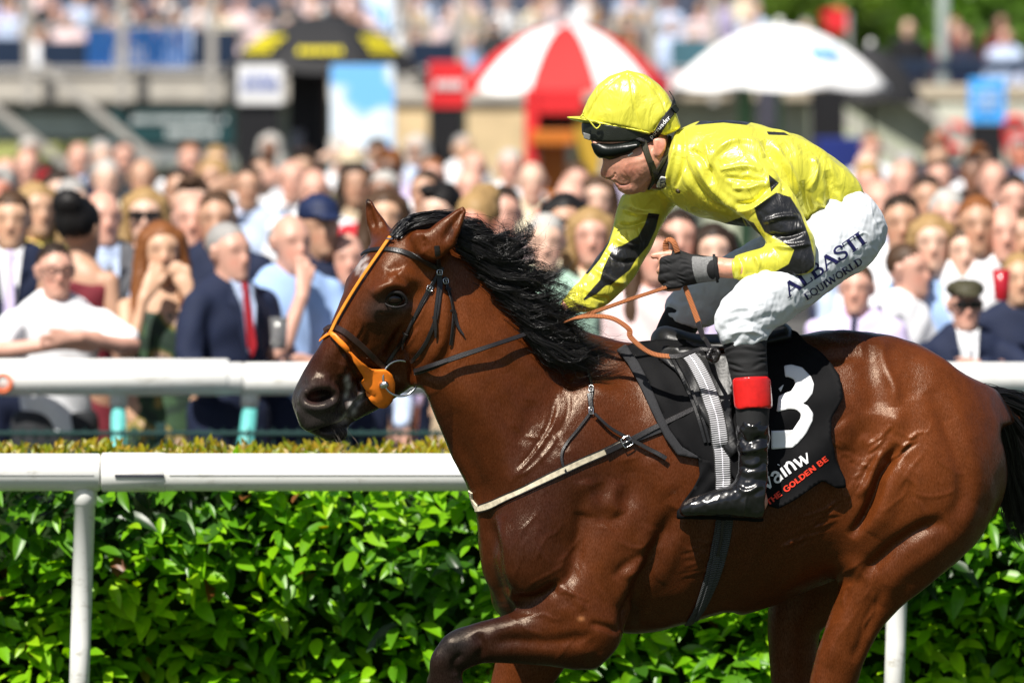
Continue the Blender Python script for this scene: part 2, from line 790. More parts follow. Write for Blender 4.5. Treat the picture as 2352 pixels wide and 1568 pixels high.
def simple(name, col, rough=0.6, spec=0.5, metal=0.0, noise=0.0, nscale=40.0, bump=0.0, bscale=200.0,
           coat=0.0, sheen=0.0, transl=0.0, obj=True):
    """plain principled material with a little colour and relief variation"""
    if name in MATS:
        return MATS[name]
    m, nt, b = new_mat(name)
    b.inputs['Base Color'].default_value = (*col, 1)
    b.inputs['Roughness'].default_value = rough
    b.inputs['Specular IOR Level'].default_value = spec
    b.inputs['Metallic'].default_value = metal
    b.inputs['Coat Weight'].default_value = coat
    b.inputs['Coat Roughness'].default_value = 0.12
    b.inputs['Sheen Weight'].default_value = sheen
    tc = nd(nt, 'ShaderNodeTexCoord')
    if noise > 0:
        n = nd(nt, 'ShaderNodeTexNoise', i_Scale=nscale, i_Detail=4.0)
        nt.links.new(tc.outputs['Object'], n.inputs['Vector'])
        mx = nd(nt, 'ShaderNodeMix', data_type='RGBA', blend_type='MULTIPLY')
        mx.inputs[0].default_value = 1.0
        mx.inputs[6].default_value = (*col, 1)
        r = nd(nt, 'ShaderNodeMapRange')
        r.inputs[1].default_value, r.inputs[2].default_value = 0.3, 0.7
        r.inputs[3].default_value, r.inputs[4].default_value = 1 - noise, 1 + noise * 0.6
        nt.links.new(n.outputs[0], r.inputs[0])
        nt.links.new(r.outputs[0], mx.inputs[7])
        nt.links.new(mx.outputs[2], b.inputs['Base Color'])
    if bump > 0:
        n2 = nd(nt, 'ShaderNodeTexNoise', i_Scale=bscale, i_Detail=3.0)
        nt.links.new(tc.outputs['Object'], n2.inputs['Vector'])
        bp = nd(nt, 'ShaderNodeBump', i_Strength=bump, i_Distance=0.002)
        nt.links.new(n2.outputs[0], bp.inputs['Height'])
        nt.links.new(bp.outputs[0], b.inputs['Normal'])
    MATS[name] = m
    return m


def attr_f(me, name, vals):
    a = me.attributes.get(name) or me.attributes.new(name, 'FLOAT', 'POINT')
    a.data.foreach_set('value', np.asarray(vals, np.float32))


def attr_c(me, name, cols):
    a = me.attributes.get(name) or me.attributes.new(name, 'FLOAT_COLOR', 'POINT')
    c = np.ones((len(cols), 4), np.float32)
    c[:, :3] = cols
    a.data.foreach_set('color', c.ravel())
# ================================================================== ground
turf_m, nt, b = new_mat('mown_turf')
tc = nd(nt, 'ShaderNodeTexCoord')
n1 = nd(nt, 'ShaderNodeTexNoise', i_Scale=14.0, i_Detail=8.0)
nt.links.new(tc.outputs['Object'], n1.inputs['Vector'])
cr = nd(nt, 'ShaderNodeValToRGB')
cr.color_ramp.elements[0].color, cr.color_ramp.elements[1].color = (0.012, 0.024, 0.007, 1), (0.040, 0.060, 0.018, 1)
nt.links.new(n1.outputs[0], cr.inputs[0])
nt.links.new(cr.outputs[0], b.inputs['Base Color'])
b.inputs['Roughness'].default_value = 0.85
bp = nd(nt, 'ShaderNodeBump', i_Strength=0.8, i_Distance=0.03)
nt.links.new(n1.outputs[0], bp.inputs['Height'])
nt.links.new(bp.outputs[0], b.inputs['Normal'])
tarmac = simple('concourse_tarmac', (0.09, 0.088, 0.085), 0.85, 0.2, noise=0.3, nscale=8, bump=0.4, bscale=90)


def slab(name, x0, x1, y0, y1, z, mat, n=2):
    me = pymesh(name, [(x0, y0, z), (x1, y0, z), (x1, y1, z), (x0, y1, z)], [(0, 1, 2, 3)], False)
    o = link(name, me, mat)
    o['kind'] = 'structure'
    return o


slab('ground', -900, 900, -300, 1600, -0.004, turf_m)
slab('concourse', -160, 160, 7.0, 140, 0.0, tarmac)

# ================================================================== near rail
white_pl, nt, b = new_mat('white_rail_plastic')
tc = nd(nt, 'ShaderNodeTexCoord')
mp = nd(nt, 'ShaderNodeMapping')
mp.inputs['Scale'].default_value = (1.0, 3.0, 3.0)
nt.links.new(tc.outputs['Object'], mp.inputs[0])
n1 = nd(nt, 'ShaderNodeTexNoise', i_Scale=7.0, i_Detail=9.0, i_Roughness=0.75)
nt.links.new(mp.outputs[0], n1.inputs['Vector'])
cr = nd(nt, 'ShaderNodeValToRGB')
cr.color_ramp.elements[0].color, cr.color_ramp.elements[1].color = (0.40, 0.38, 0.32, 1), (0.80, 0.80, 0.78, 1)
cr.color_ramp.elements[0].position, cr.color_ramp.elements[1].position = 0.30, 0.46
nt.links.new(n1.outputs[0], cr.inputs[0])
nt.links.new(cr.outputs[0], b.inputs['Base Color'])
b.inputs['Roughness'].default_value = 0.38
MATS['white_rail_plastic'] = white_pl
dark_slot = simple('dark_joint', (0.02, 0.022, 0.035), 0.6)
RY = 2.2
rail = thing('running_rail', (0, RY, 0), 'white plastic running rail on slim posts in front of the hedge', 'rail')
rz = W(0, 1040, RY)[2] - 0.0615


def xat(x, Y):
    return W(x, 784, Y)[0]


def cyl_x(x0, x1, y, z, r, name, mat, parent, n=24):
    mb = MB()
    mb.tube([(x0, y, z), (x0 + .004, y, z), (x1 - .004, y, z), (x1, y, z)], [r - .004, r, r, r - .004], n)
    o = mb.build(name, mat, parent, smooth=True)
    return o


ends = [-6.2, xat(232, RY), xat(2075, RY), xat(2075, RY) + 2.76, 7.0]
for a, c in zip(ends[:-1], ends[1:]):
    cyl_x(a + 0.003, c - 0.003, RY, rz, 0.0600, 'rail_section', white_pl, rail)
for e in ends[1:-1]:
    cyl_x(e + 0.002, e + 0.205, RY, rz, 0.0625, 'joint_sleeve', white_pl, rail)
    mb = MB()
    mb.box((e + 0.125, RY - 0.0628, rz - 0.008), (0.078, 0.0016, 0.0045))
    mb.build('slot', dark_slot, rail)
for a, c in zip(ends[:-1], ends[1:]):
    mb = MB()
    mb.box(((a + c) / 2 + 0.1, RY - 0.0603, rz - 0.006), ((c - a) / 2 - 0.12, 0.0009, 0.0011))
    mb.build('seam', simple('grey_seam', (0.25, 0.25, 0.25), 0.6), rail)


def rail_post(xt, xb):
    t = W(xt, 1122, RY + 0.01)
    bt = W(xb, 1568, RY + 0.01)
    d = (bt - t) / (t[2] - bt[2])
    foot = t + d * t[2]
    mb = MB()
    mb.tube([t + (0, 0, .012), t, t - (0, 0, .012), t + d * .05, t + d * .052, foot * .5 + t * .5, foot],
            [.036, .038, .038, .0375, .0335, .0325, .0325], 20)
    mb.build('post', white_pl, rail, smooth=True)


rail_post(196, 182)
rail_post(2068, 2054)
rail_post(-1680, -1690)
rail_post(3940, 3930)

# ================================================================== laurel hedge
def leaf_material(name):
    m, nt, b = new_mat(name)
    at = nd(nt, 'ShaderNodeAttribute', attribute_name='tint')
    nt.links.new(at.outputs['Color'], b.inputs['Base Color'])
    b.inputs['Roughness'].default_value = 0.36
    b.inputs['Specular IOR Level'].default_value = 0.45
    tr = nd(nt, 'ShaderNodeBsdfTranslucent')
    hs_ = nd(nt, 'ShaderNodeHueSaturation', i_Value=1.5, i_Saturation=1.1)
    nt.links.new(at.outputs['Color'], hs_.inputs['Color'])
    nt.links.new(hs_.outputs[0], tr.inputs[0])
    mx = nd(nt, 'ShaderNodeMixShader')
    mx.inputs[0].default_value = 0.40
    nt.links.new(b.outputs[0], mx.inputs[1])
    nt.links.new(tr.outputs[0], mx.inputs[2])
    nt.links.new(mx.outputs[0], nt.nodes['Material Output'].inputs[0])
    return m


leaf_m = leaf_material('laurel_leaf')


def leaf_shape(L, Wd, fold=0.25, curl=0.25):
    """blade with a raised midrib, 6 stations; +Y is the leaf axis, +Z its upper side"""
    V, F = [], []
    for i in range(7):
        t = i / 6
        w = Wd * 0.5 * (math.sin(math.pi * min(1, t ** 0.85)) ** 0.75 if 0 < t < 1 else 0.02)
        z = -curl * L * t * t
        y = L * t
        V += [(-w, y, z + fold * w), (-w * .5, y, z + fold * w * .35), (0, y, z), (w * .5, y, z + fold * w * .35), (w, y, z + fold * w)]
    for i in range(6):
        for k in range(4):
            a = i * 5 + k
            F.append((a, a + 1, a + 6, a + 5))
    return np.array(V), np.array(F)


rh = np.random.RandomState(5)
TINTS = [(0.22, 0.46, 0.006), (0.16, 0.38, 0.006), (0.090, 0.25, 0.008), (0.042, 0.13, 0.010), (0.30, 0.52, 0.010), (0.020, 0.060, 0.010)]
leaf_vars = []
for i, tcol in enumerate(TINTS):
    v_, f_ = leaf_shape(0.098 + 0.012 * (i % 3), 0.040 + 0.004 * (i % 2), 0.2 + .06 * (i % 3), 0.14 + 0.08 * (i % 3))
    me = raw_mesh(v_, f_, 'leaf')
    attr_c(me, 'tint', np.tile(tcol, (len(v_), 1)) * (0.9 + 0.2 * rh.rand()))
    me.materials.append(leaf_m)
    leaf_vars.append((v_, f_, me, tcol))
hedge = thing('laurel_hedge', (0, 3.0, 0), 'clipped laurel hedge with glossy bright green leaves behind the near rail', 'hedge')
HY0 = 2.50
leaves = []
for i in range(10500):
    x = rh.uniform(-3.4, 3.4)
    z = rh.uniform(0.10, 1.06)
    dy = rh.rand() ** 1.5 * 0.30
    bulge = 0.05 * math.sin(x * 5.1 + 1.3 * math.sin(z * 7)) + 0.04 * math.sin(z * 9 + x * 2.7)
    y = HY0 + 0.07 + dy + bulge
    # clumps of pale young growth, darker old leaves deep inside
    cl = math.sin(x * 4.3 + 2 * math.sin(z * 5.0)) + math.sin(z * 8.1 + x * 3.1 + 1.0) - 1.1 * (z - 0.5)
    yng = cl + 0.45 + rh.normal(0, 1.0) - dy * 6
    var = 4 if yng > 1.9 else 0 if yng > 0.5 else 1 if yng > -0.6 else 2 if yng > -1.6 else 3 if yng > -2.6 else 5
    ax = np.array((rh.normal(0, 0.75), -0.75 - 0.3 * rh.rand(), rh.normal(-0.15, 0.42)))
    ax = norm(ax)
    up = norm(np.array((rh.normal(-0.15, .35), -0.6 + rh.normal(0, .3), 0.9)))
    zx = norm(up - ax * (up @ ax))
    xx = cross3(ax, zx)
    sc = rh.uniform(0.55, 1.18)
    leaves.append((np.array((x, y, z)), np.stack((xx, ax, zx), 1) * sc, var, dy))
score = []
for i, (p, M, var, dy) in enumerate(leaves):
    u = proj(p[None])[0]
    vis = -20 < u[0] < 2372 and 1120 < u[1] < 1590 and not (1200 < u[0] < 1900 and u[1] < 1420)
    score.append((p[1] - 0.6 * (not vis) * -3) if vis else 99)
order = np.argsort(score)
big = set(order[:300].tolist())
V, F, T = [], [], []
nb = 0
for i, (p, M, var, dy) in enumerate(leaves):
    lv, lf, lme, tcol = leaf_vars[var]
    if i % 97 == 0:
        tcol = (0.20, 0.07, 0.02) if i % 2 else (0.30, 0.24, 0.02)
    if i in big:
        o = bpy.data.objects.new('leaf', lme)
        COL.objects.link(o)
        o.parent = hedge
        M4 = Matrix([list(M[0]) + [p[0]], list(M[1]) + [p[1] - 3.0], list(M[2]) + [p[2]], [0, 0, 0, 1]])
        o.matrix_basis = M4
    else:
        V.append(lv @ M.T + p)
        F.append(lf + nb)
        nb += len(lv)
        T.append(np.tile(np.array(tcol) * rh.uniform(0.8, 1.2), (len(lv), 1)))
# low yellowish shoots on the clipped top
NS = 6500
xs_ = rh.uniform(-3.6, 3.6, NS)
PS = np.stack((xs_, rh.uniform(2.52, 3.55, NS), 1.032 + 0.006 * np.sin(xs_ * 17) + 0.006 * np.sin(xs_ * 41) + rh.rand(NS) ** 2 * 0.028), 1)
v2, f2 = batch_leaves(leaf_vars[0][0], leaf_vars[0][1], PS, np.stack((rh.normal(0, .6, NS), rh.normal(-.3, .6, NS), np.full(NS, .8)), 1),
                      np.stack((rh.normal(0, .5, NS), np.full(NS, -.6), rh.uniform(.2, .9, NS)), 1), rh.uniform(0.22, 0.46, NS))
V.append(v2)
F.append(f2 + nb)
tt_ = np.array(((0.40, 0.34, 0.015), (0.26, 0.30, 0.012), (0.42, 0.27, 0.02)))[rh.randint(0, 3, NS)] * rh.uniform(.6, 1.1, (NS, 1))
T.append(np.repeat(tt_, len(leaf_vars[0][0]), 0))
me = raw_mesh(np.vstack(V), np.vstack(F), 'foliage')
attr_c(me, 'tint', np.vstack(T))
o = link('foliage', me, leaf_m, hedge)
tag(o, kind='stuff')
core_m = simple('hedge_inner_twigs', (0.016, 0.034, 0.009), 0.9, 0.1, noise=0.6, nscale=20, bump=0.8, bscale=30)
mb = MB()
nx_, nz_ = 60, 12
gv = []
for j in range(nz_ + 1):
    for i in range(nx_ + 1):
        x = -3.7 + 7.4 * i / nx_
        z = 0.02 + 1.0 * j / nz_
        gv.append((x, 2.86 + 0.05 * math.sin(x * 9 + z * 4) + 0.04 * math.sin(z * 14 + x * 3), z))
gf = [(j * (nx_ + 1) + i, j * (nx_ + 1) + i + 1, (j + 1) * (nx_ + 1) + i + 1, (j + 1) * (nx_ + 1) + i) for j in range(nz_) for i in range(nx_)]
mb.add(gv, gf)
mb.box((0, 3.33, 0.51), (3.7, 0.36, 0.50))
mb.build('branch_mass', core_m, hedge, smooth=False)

# ================================================================== far rail, posts, wire fence
FY = 8.0
far = thing('spectator_rail', (0, FY, 0), 'thick white rail on turquoise posts that the crowd leans on', 'rail')
z2 = W(0, 832, FY)[2] - 0.066
turq = simple('turquoise_paint', (0.10, 0.42, 0.40), 0.5, 0.4, noise=0.1)
fe = [-9.0, xat(-330, FY), xat(560, FY), xat(1500, FY), xat(2460, FY), 9.0]
for a, c in zip(fe[:-1], fe[1:]):
    cyl_x(a + .002, c - .002, FY, z2, 0.065, 'rail_section', white_pl, far)
cyl_x(xat(-140, FY), xat(525, FY), FY, z2 + 0.006, 0.0735, 'joint_sleeve', white_pl, far)
for x0, x1 in ((272, 272), (576, 560), (1180, 1170), (2420, 2420)):
    t = W(x0, 905, FY + .02)
    bt = W(x1, 1040, FY + .02)
    d = (bt - t) / (t[2] - bt[2])
    mb = MB()
    mb.tube([t - (0, 0, .03), t + d * t[2]], [.031, .031], 16)
    mb.build('post', turq, far, smooth=True)
    mb = MB()
    mb.tube([t + (0, 0, 0.03), t + d * .05], [.035, .035], 16)
    mb.build('post_cap', white_pl, far, smooth=True)
orange_p = simple('orange_logo_paint', (0.75, 0.14, 0.03), 0.5)
mb = MB()
c0 = W(6, 880, FY - 0.078)
mb.tube([c0 + np.array((0.034 * math.cos(a), 0.006 * abs(math.sin(a)), 0.034 * math.sin(a))) for a in np.linspace(0, 6.283, 25)[:-1]], 0.008, 8, closed=True)
mb.build('ring_logo', orange_p, far, smooth=True)
green_w = simple('dark_green_wire', (0.006, 0.035, 0.032), 0.6)
wire = thing('wire_fence', (0, 7.7, 0), 'low dark green wire fence below the far white rail', 'fence')
for k in range(9):
    mb = MB()
    z = 0.28 + 0.075 * k
    mb.tube([(-5, 7.7, z), (5, 7.7, z)], .009, 6)
    mb.build('wire', green_w, wire)
mb = MB()
for i in range(200):
    mb.tube([(-5 + i * .05, 7.712, 0.05), (-5 + i * .05, 7.712, 0.9)], .005, 5)
o = mb.build('upright_wires', green_w, wire)
tag(o, kind='stuff')
for x in (-4.4, -2.9, -1.4, 0.1, 1.6, 3.1, 4.6):
    mb = MB()
    mb.box((x, 7.74, 0.46), (.02, .02, .46))
    mb.build('post', green_w, wire)
# ================================================================== the racehorse
def bdep(x):
    return (x - 1700.0) / 800.0 * 0.17


BN = norm((-0.17, 1.0, 0.0))


def LF(fd, st, N=BN, k=0.03, p=2.0, sub=False, cap=1.0):
    """stations (x, y, depth m, half width a, half depth b) in picture units"""
    C = [W(x, y, d) for x, y, d, a, b in st]
    fd.loft(C, [a * PX(d) for x, y, d, a, b in st], [b * PX(d) for x, y, d, a, b in st], N, k=k, p=p, sub=sub, cap=cap)


HF = Field(W(640, 2030, -0.55), W(2345, 430, 0.55), 0.0092)

# trunk
LF(HF, [(1190, 1190, -0.10, 175, 140), (1270, 1170, -0.09, 235, 172), (1400, 1140, -0.06, 315, 200),
        (1530, 1118, -0.035, 332, 226), (1680, 1088, 0.0, 318, 238), (1830, 1050, 0.03, 292, 236),
        (1960, 1015, 0.055, 262, 222), (2060, 1000, 0.075, 236, 205)], k=0.02, p=2.25)
# withers and loin
LF(HF, [(1330, 850, -0.08, 60, 50), (1450, 842, -0.05, 62, 55), (1600, 850, -0.02, 70, 90), (1800, 850, 0.02, 80, 110),
        (1960, 850, 0.055, 95, 130)], k=0.06)
# croup and buttock
LF(HF, [(1960, 930, 0.055, 175, 190), (2060, 960, 0.075, 198, 212), (2140, 1010, 0.095, 190, 200),
        (2190, 1070, 0.10, 150, 160)], k=0.04)
# neck
NK = norm((-0.42, 0.9, 0.05))
LF(HF, [(965, 640, -0.26, 105, 66), (1040, 725, -0.25, 140, 74), (1125, 830, -0.225, 168, 84), (1205, 950, -0.18, 195, 106),
        (1270, 1070, -0.14, 215, 142)], N=NK, k=0.05, p=2.1)
LF(HF, [(1060, 600, -0.25, 36, 34), (1180, 690, -0.22, 45, 40), (1300, 790, -0.15, 50, 45), (1420, 850, -0.07, 55, 52)],
   N=NK, k=0.05)
# windpipe line at the underside of the neck
LF(HF, [(985, 880, -0.26, 40, 46), (1040, 990, -0.23, 48, 50), (1090, 1090, -0.19, 50, 62), (1130, 1190, -0.15, 60, 80)],
   N=NK, k=0.05)
# breast
LF(HF, [(1130, 1200, -0.14, 62, 108), (1150, 1290, -0.14, 62, 112), (1190, 1370, -0.13, 60, 100)], k=0.05)
# near shoulder, upper arm
LF(HF, [(1400, 930, -0.24, 85, 40), (1340, 1040, -0.27, 110, 52), (1270, 1160, -0.29, 112, 62), (1225, 1260, -0.30, 88, 66),
        (1230, 1340, -0.29, 75, 60)], k=0.05)
LF(HF, [(1400, 1180, -0.27, 105, 52), (1380, 1290, -0.28, 100, 56), (1350, 1400, -0.28, 92, 66), (1345, 1460, -0.27, 72, 62)], k=0.045)
LF(HF, [(1220, 1270, -0.29, 70, 60), (1290, 1350, -0.29, 75, 64), (1340, 1440, -0.28, 84, 68)], k=0.04)
# near forearm, raised, knee, cannon folded under
LF(HF, [(1350, 1448, -0.28, 92, 70), (1260, 1458, -0.29, 72, 62), (1170, 1466, -0.295, 57, 50), (1095, 1478, -0.295, 46, 42),
        (1050, 1490, -0.295, 45, 42)], k=0.03)
LF(HF, [(1060, 1488, -0.295, 46, 40), (1022, 1512, -0.295, 46, 42), (1020, 1560, -0.29, 42, 38), (1050, 1610, -0.29, 30, 30)], k=0.022)
LF(HF, [(1042, 1600, -0.29, 30, 28), (1110, 1670, -0.29, 24, 24), (1190, 1750, -0.29, 25, 24), (1225, 1785, -0.29, 31, 28)], k=0.02)
LF(HF, [(1225, 1785, -0.29, 27, 25), (1270, 1790, -0.29, 25, 25), (1300, 1765, -0.29, 34, 34)], k=0.015)
LF(HF, [(1295, 1770, -0.29, 36, 36), (1330, 1745, -0.29, 46, 42)], k=0.01)
# elbow
HF.ball(W(1362, 1482, -0.26), (0.06, 0.055, 0.06), k=0.05)
# far foreleg
LF(HF, [(1300, 1330, 0.04, 110, 62), (1250, 1440, 0.06, 96, 58), (1205, 1540, 0.06, 74, 50), (1165, 1640, 0.06, 52, 42),
        (1140, 1715, 0.06, 46, 40), (1128, 1775, 0.06, 32, 30)], k=0.03)
LF(HF, [(1130, 1765, 0.06, 31, 29), (1115, 1850, 0.06, 24, 24), (1105, 1920, 0.06, 29, 27), (1085, 1960, 0.06, 27, 26),
        (1072, 1985, 0.06, 36, 34)], k=0.02)
LF(HF, [(1074, 1980, 0.06, 37, 36), (1062, 2012, 0.06, 46, 42)], k=0.01)
# near hind leg: thigh, gaskin, hock, cannon
LF(HF, [(2075, 930, -0.04, 170, 110), (2105, 1060, -0.08, 196, 126), (2098, 1180, -0.09, 172, 122), (2062, 1285, -0.09, 124, 100),
        (2010, 1375, -0.09, 88, 72), (1955, 1465, -0.09, 66, 54), (1915, 1560, -0.09, 56, 46), (1905, 1650, -0.09, 56, 42),
        (1898, 1710, -0.09, 48, 38)], k=0.05)
LF(HF, [(1902, 1690, -0.09, 46, 34), (1860, 1790, -0.09, 29, 26), (1822, 1890, -0.09, 26, 25), (1800, 1935, -0.09, 32, 28),
        (1768, 1968, -0.09, 30, 28), (1752, 1988, -0.09, 38, 36)], k=0.02)
LF(HF, [(1755, 1984, -0.09, 38, 36), (1735, 2012, -0.09, 48, 42)], k=0.01)
# stifle and flank fold
LF(HF, [(2010, 1080, -0.15, 70, 40), (1985, 1180, -0.16, 62, 50), (1975, 1260, -0.13, 50, 46)], k=0.06)
# far hind leg
LF(HF, [(2000, 1080, 0.22, 190, 105), (1920, 1230, 0.24, 150, 95), (1862, 1345, 0.25, 98, 72), (1825, 1430, 0.25, 64, 55),
        (1825, 1540, 0.25, 58, 46), (1835, 1650, 0.25, 54, 42), (1830, 1710, 0.25, 46, 38)], k=0.05)
LF(HF, [(1832, 1690, 0.25, 46, 34), (1780, 1800, 0.25, 29, 26), (1735, 1890, 0.25, 27, 25), (1712, 1935, 0.25, 32, 28),
        (1680, 1965, 0.25, 30, 28), (1664, 1985, 0.25, 38, 36)], k=0.02)
LF(HF, [(1667, 1982, 0.25, 38, 36), (1648, 2010, 0.25, 48, 42)], k=0.01)
# dock of the tail
LF(HF, [(2230, 930, 0.13, 40, 36), (2290, 935, 0.14, 26, 24), (2340, 975, 0.15, 18, 18)], k=0.03)

# ---- head, in its own frame, turned towards the camera
HP = W(965, 560, -0.27)
h1 = norm(W(715, 975, -0.27) - HP)                       # poll -> muzzle
cam_dir = norm(CAMP - HP)
h2p = norm(np.cross(h1, cam_dir))
if h2p[0] > 0:
    h2p = -h2p                                           # in-picture side of the face line
HPHI = math.radians(33)
tc_ = norm(cam_dir - h1 * (cam_dir @ h1))
hd = h2p * math.cos(HPHI) + tc_ * math.sin(HPHI)         # dorsal
hl = -h2p * math.sin(HPHI) + tc_ * math.cos(HPHI)        # horse's left, lateral
S0 = PX(-0.27)


def HL(s, d, l=0.0):
    return HP + (h1 * s + hd * d + hl * l) * S0


def HLF(st, k=0.02, p=2.0, sub=False, N=None, cap=1.0):
    """stations (s, d, l, half height a, half width b)"""
    HF.loft([HL(s, d, l) for s, d, l, a, b in st], [q[3] * S0 for q in st], [q[4] * S0 for q in st],
            hl if N is None else N, k=k, p=p, sub=sub, cap=cap)


HLF([(-10, -20, 0, 78, 62), (50, -2, 0, 88, 78), (120, 10, 0, 84, 84), (180, 12, 0, 80, 74), (250, 18, 0, 68, 56),
     (330, 24, 0, 60, 46), (400, 26, 0, 56, 45), (445, 20, 0, 55, 48), (478, 2, 0, 46, 44)], k=0.03, p=2.6)
# orbits
for sg in (1, -1):
    HLF([(90, 52, 62 * sg, 26, 22), (125, 56, 74 * sg, 28, 24), (165, 48, 68 * sg, 24, 20)], k=0.03)
# jaw, cheeks
HLF([(60, -95, 0, 72, 58), (130, -115, 0, 86, 62), (200, -115, 0, 84, 60), (270, -102, 0, 74, 54), (335, -84, 0, 62, 47),
     (400, -62, 0, 44, 40)], k=0.035, p=2.6)
# lips and chin
HLF([(400, -38, 0, 34, 38), (440, -50, 0, 28, 36), (462, -62, 0, 26, 33), (478, -66, 0, 18, 28)], k=0.015)
HLF([(430, 0, 0, 46, 48), (470, -18, 0, 40, 44), (494, -22, 0, 28, 36)], k=0.02)
# nostril rims
HLF([(400, 32, 36, 22, 14), (428, 34, 40, 24, 15), (455, 20, 38, 22, 14)], k=0.02)
# ears: (screen traced base -> tip)
def ear(base, mid, tip, dep, wb, wm, N):
    C = [W(*base, dep), W(*mid, dep), W(*((np.array(mid) * .4 + np.array(tip) * .6)), dep), W(*tip, dep)]
    HF.loft(C, [wb * S0, wm * S0, wm * .72 * S0, 6 * S0], [22 * S0, 18 * S0, 14 * S0, 7 * S0], N, k=0.012)
    return C


ear((882, 548), (866, 512), (842, 440), -0.20, 36, 34, norm((0.3, 1, 0.1)))
ear((978, 564), (1016, 530), (1080, 462), -0.39, 46, 48, norm((0.45, 1, 0.1)))
HF.ball(W(985, 562, -0.35), 0.05, k=0.03)
HF.ball(W(885, 555, -0.22), 0.04, k=0.03)

HORSE_OUT = (zl(ZA, (520, 405), (552, 340), (552, 300), (530, 240), (513, 180), (508, 100), (522, 36), (552, 50), (570, 108),
                (588, 143), (638, 205), (668, 272), (705, 252), (800, 250), (870, 265), (900, 235), (1000, 165), (1065, 120), (1092, 105), (1100, 130),
                (1075, 200), (1050, 300), (1010, 340), (1130, 350))
             + [(1190, 640), (1300, 740), (1420, 785), (1500, 790), (1700, 780)]
             + zl(ZE, (350, 98), (480, 73), (600, 84), (700, 94), (800, 119), (900, 164), (1000, 234), (1070, 305), (1130, 320), (1290, 330), (1290, 480), (1170, 480),
                  (1192, 530), (1216, 640), (1213, 740), (1182, 830), (1132, 910), (1072, 990), (1000, 1060), (900, 1140),
                  (800, 1215), (720, 1290), (660, 1370), (618, 1450), (580, 1568))
             + [(1965, 1620), (2100, 1650), (2100, 2200), (1500, 2200), (1500, 1800), (1760, 1600)]
             + zl(ZE, (205, 1490), (180, 1390), (105, 1255), (0, 1270))
             + zl(ZD, (1500, 1235), (1350, 1280), (1200, 1310), (1140, 1330), (1112, 1350), (1090, 1400), (1060, 1445), (1000, 1494), (900, 1492))
             + [(1295, 1560), (1290, 1600), (1500, 1650), (1500, 2300), (900, 2300), (900, 1640), (960, 1590)]
             + zl(ZD, (75, 1568), (58, 1500), (70, 1440), (130, 1320), (200, 1260), (380, 1200), (470, 1168), (484, 1150), (410, 1060), (370, 980),
                  (354, 880), (350, 700), (330, 610), (310, 540), (300, 490), (210, 340), (150, 200), (70, 0))
             + zl(ZA, (840, 1115), (705, 1200), (640, 1240), (530, 1290), (447, 1340), (436, 1400), (390, 1448), (300, 1440),
                  (240, 1400), (160, 1370), (140, 1290), (100, 1240), (84, 1190), (90, 1160), (130, 1105), (230, 945), (320, 800), (345, 740),
                  (352, 690), (342, 630), (350, 580), (380, 550), (430, 520), (480, 450), (500, 410)))
HF.outline(HORSE_OUT, k=0.008)
# nostril cavity and ear hollow cut into the solid
def field_hit(fd, x, y):
    """first depth at which the sight line enters the solid"""
    for d in np.arange(-0.54, 0.3, 0.004):
        p = W(x, y, d)
        i = [int((p[q] - fd.ax[q][0]) / fd.h) for q in range(3)]
        if all(0 <= i[q] < len(fd.ax[q]) for q in range(3)) and fd.f[tuple(i)] < 0:
            return d
    return -0.35


nd_ = [field_hit(HF, *ZA(*q)) for q in ((228, 1196), (262, 1190), (312, 1172))]
HF.loft([W(*ZA(228, 1196), nd_[0] + .004), W(*ZA(265, 1190), nd_[1] + .004), W(*ZA(318, 1170), nd_[2] + .006)], [14 * S0, 19 * S0, 11 * S0],
        [30 * S0, 34 * S0, 26 * S0], norm((0.15, 1, 0)), k=0.006, sub=True)
hV, hF_ = HF.mesh()
hV = relax(hV, hF_, 5, 0.5)
horse_me = subdivided(hV, hF_, 1)
print('horse verts', len(horse_me.vertices))
# ---- muscles, folds and face worked into the surface
sk = Sculpt(horse_me, depth_max=0.12)
sk.gain, sk.wide = 1.15, 1.35
A_ = lambda *p: zl(ZA, *p)
D_ = lambda *p: zl(ZD, *p)
E_ = lambda *p: zl(ZE, *p)
# face
sk.blob(ZA(690, 640), 34, -7, 24, -0.2)
sk.stroke(A_((575, 640), (610, 590), (660, 565), (715, 572), (760, 620)), 8, 9)
sk.stroke(A_((590, 690), (650, 712), (720, 700), (760, 660)), 8, 5)
sk.stroke(A_((580, 730), (650, 745), (730, 725)), 8, -4)
sk.stroke(A_((640, 500), (690, 470), (720, 490)), 9, -6)
sk.blob(ZA(790, 530), 26, 7, 18, 0.4)
sk.stroke(A_((700, 510), (650, 540)), 7, 4)
sk.stroke(A_((780, 660), (700, 770), (640, 870), (590, 950)), 10, 7)
sk.stroke(A_((740, 780), (680, 900), (640, 980)), 13, -6)
sk.blob(ZA(880, 760), 62, 9, 80, 0.1)
sk.blob(ZA(830, 930), 40, 6, 40, 0.1)
sk.stroke(A_((945, 500), (1000, 600), (1022, 730), (1010, 860), (960, 990), (880, 1100)), 14, -8)
sk.stroke(A_((960, 560), (985, 700), (970, 850), (915, 990)), 10, 5)
sk.stroke(A_((560, 600), (500, 720), (430, 900), (395, 1010)), 16, -8)
sk.stroke(A_((620, 560), (540, 660), (450, 830), (330, 1000)), 12, 4)
sk.stroke(A_((420, 940), (400, 1020), (385, 1080)), 7, 5)
sk.stroke(A_((430, 1030), (470, 1090), (520, 1120)), 7, -5)
sk.stroke(A_((400, 1060), (410, 1150), (430, 1230)), 6, -5)
th_ = np.linspace(0, 6.283, 22)
sk.stroke([ZA(268 + 96 * math.cos(t) * math.cos(-.2) - 62 * math.sin(t) * math.sin(-.2),
              1190 + 96 * math.cos(t) * math.sin(-.2) + 62 * math.sin(t) * math.cos(-.2)) for t in th_], 7, 8, taper=False)
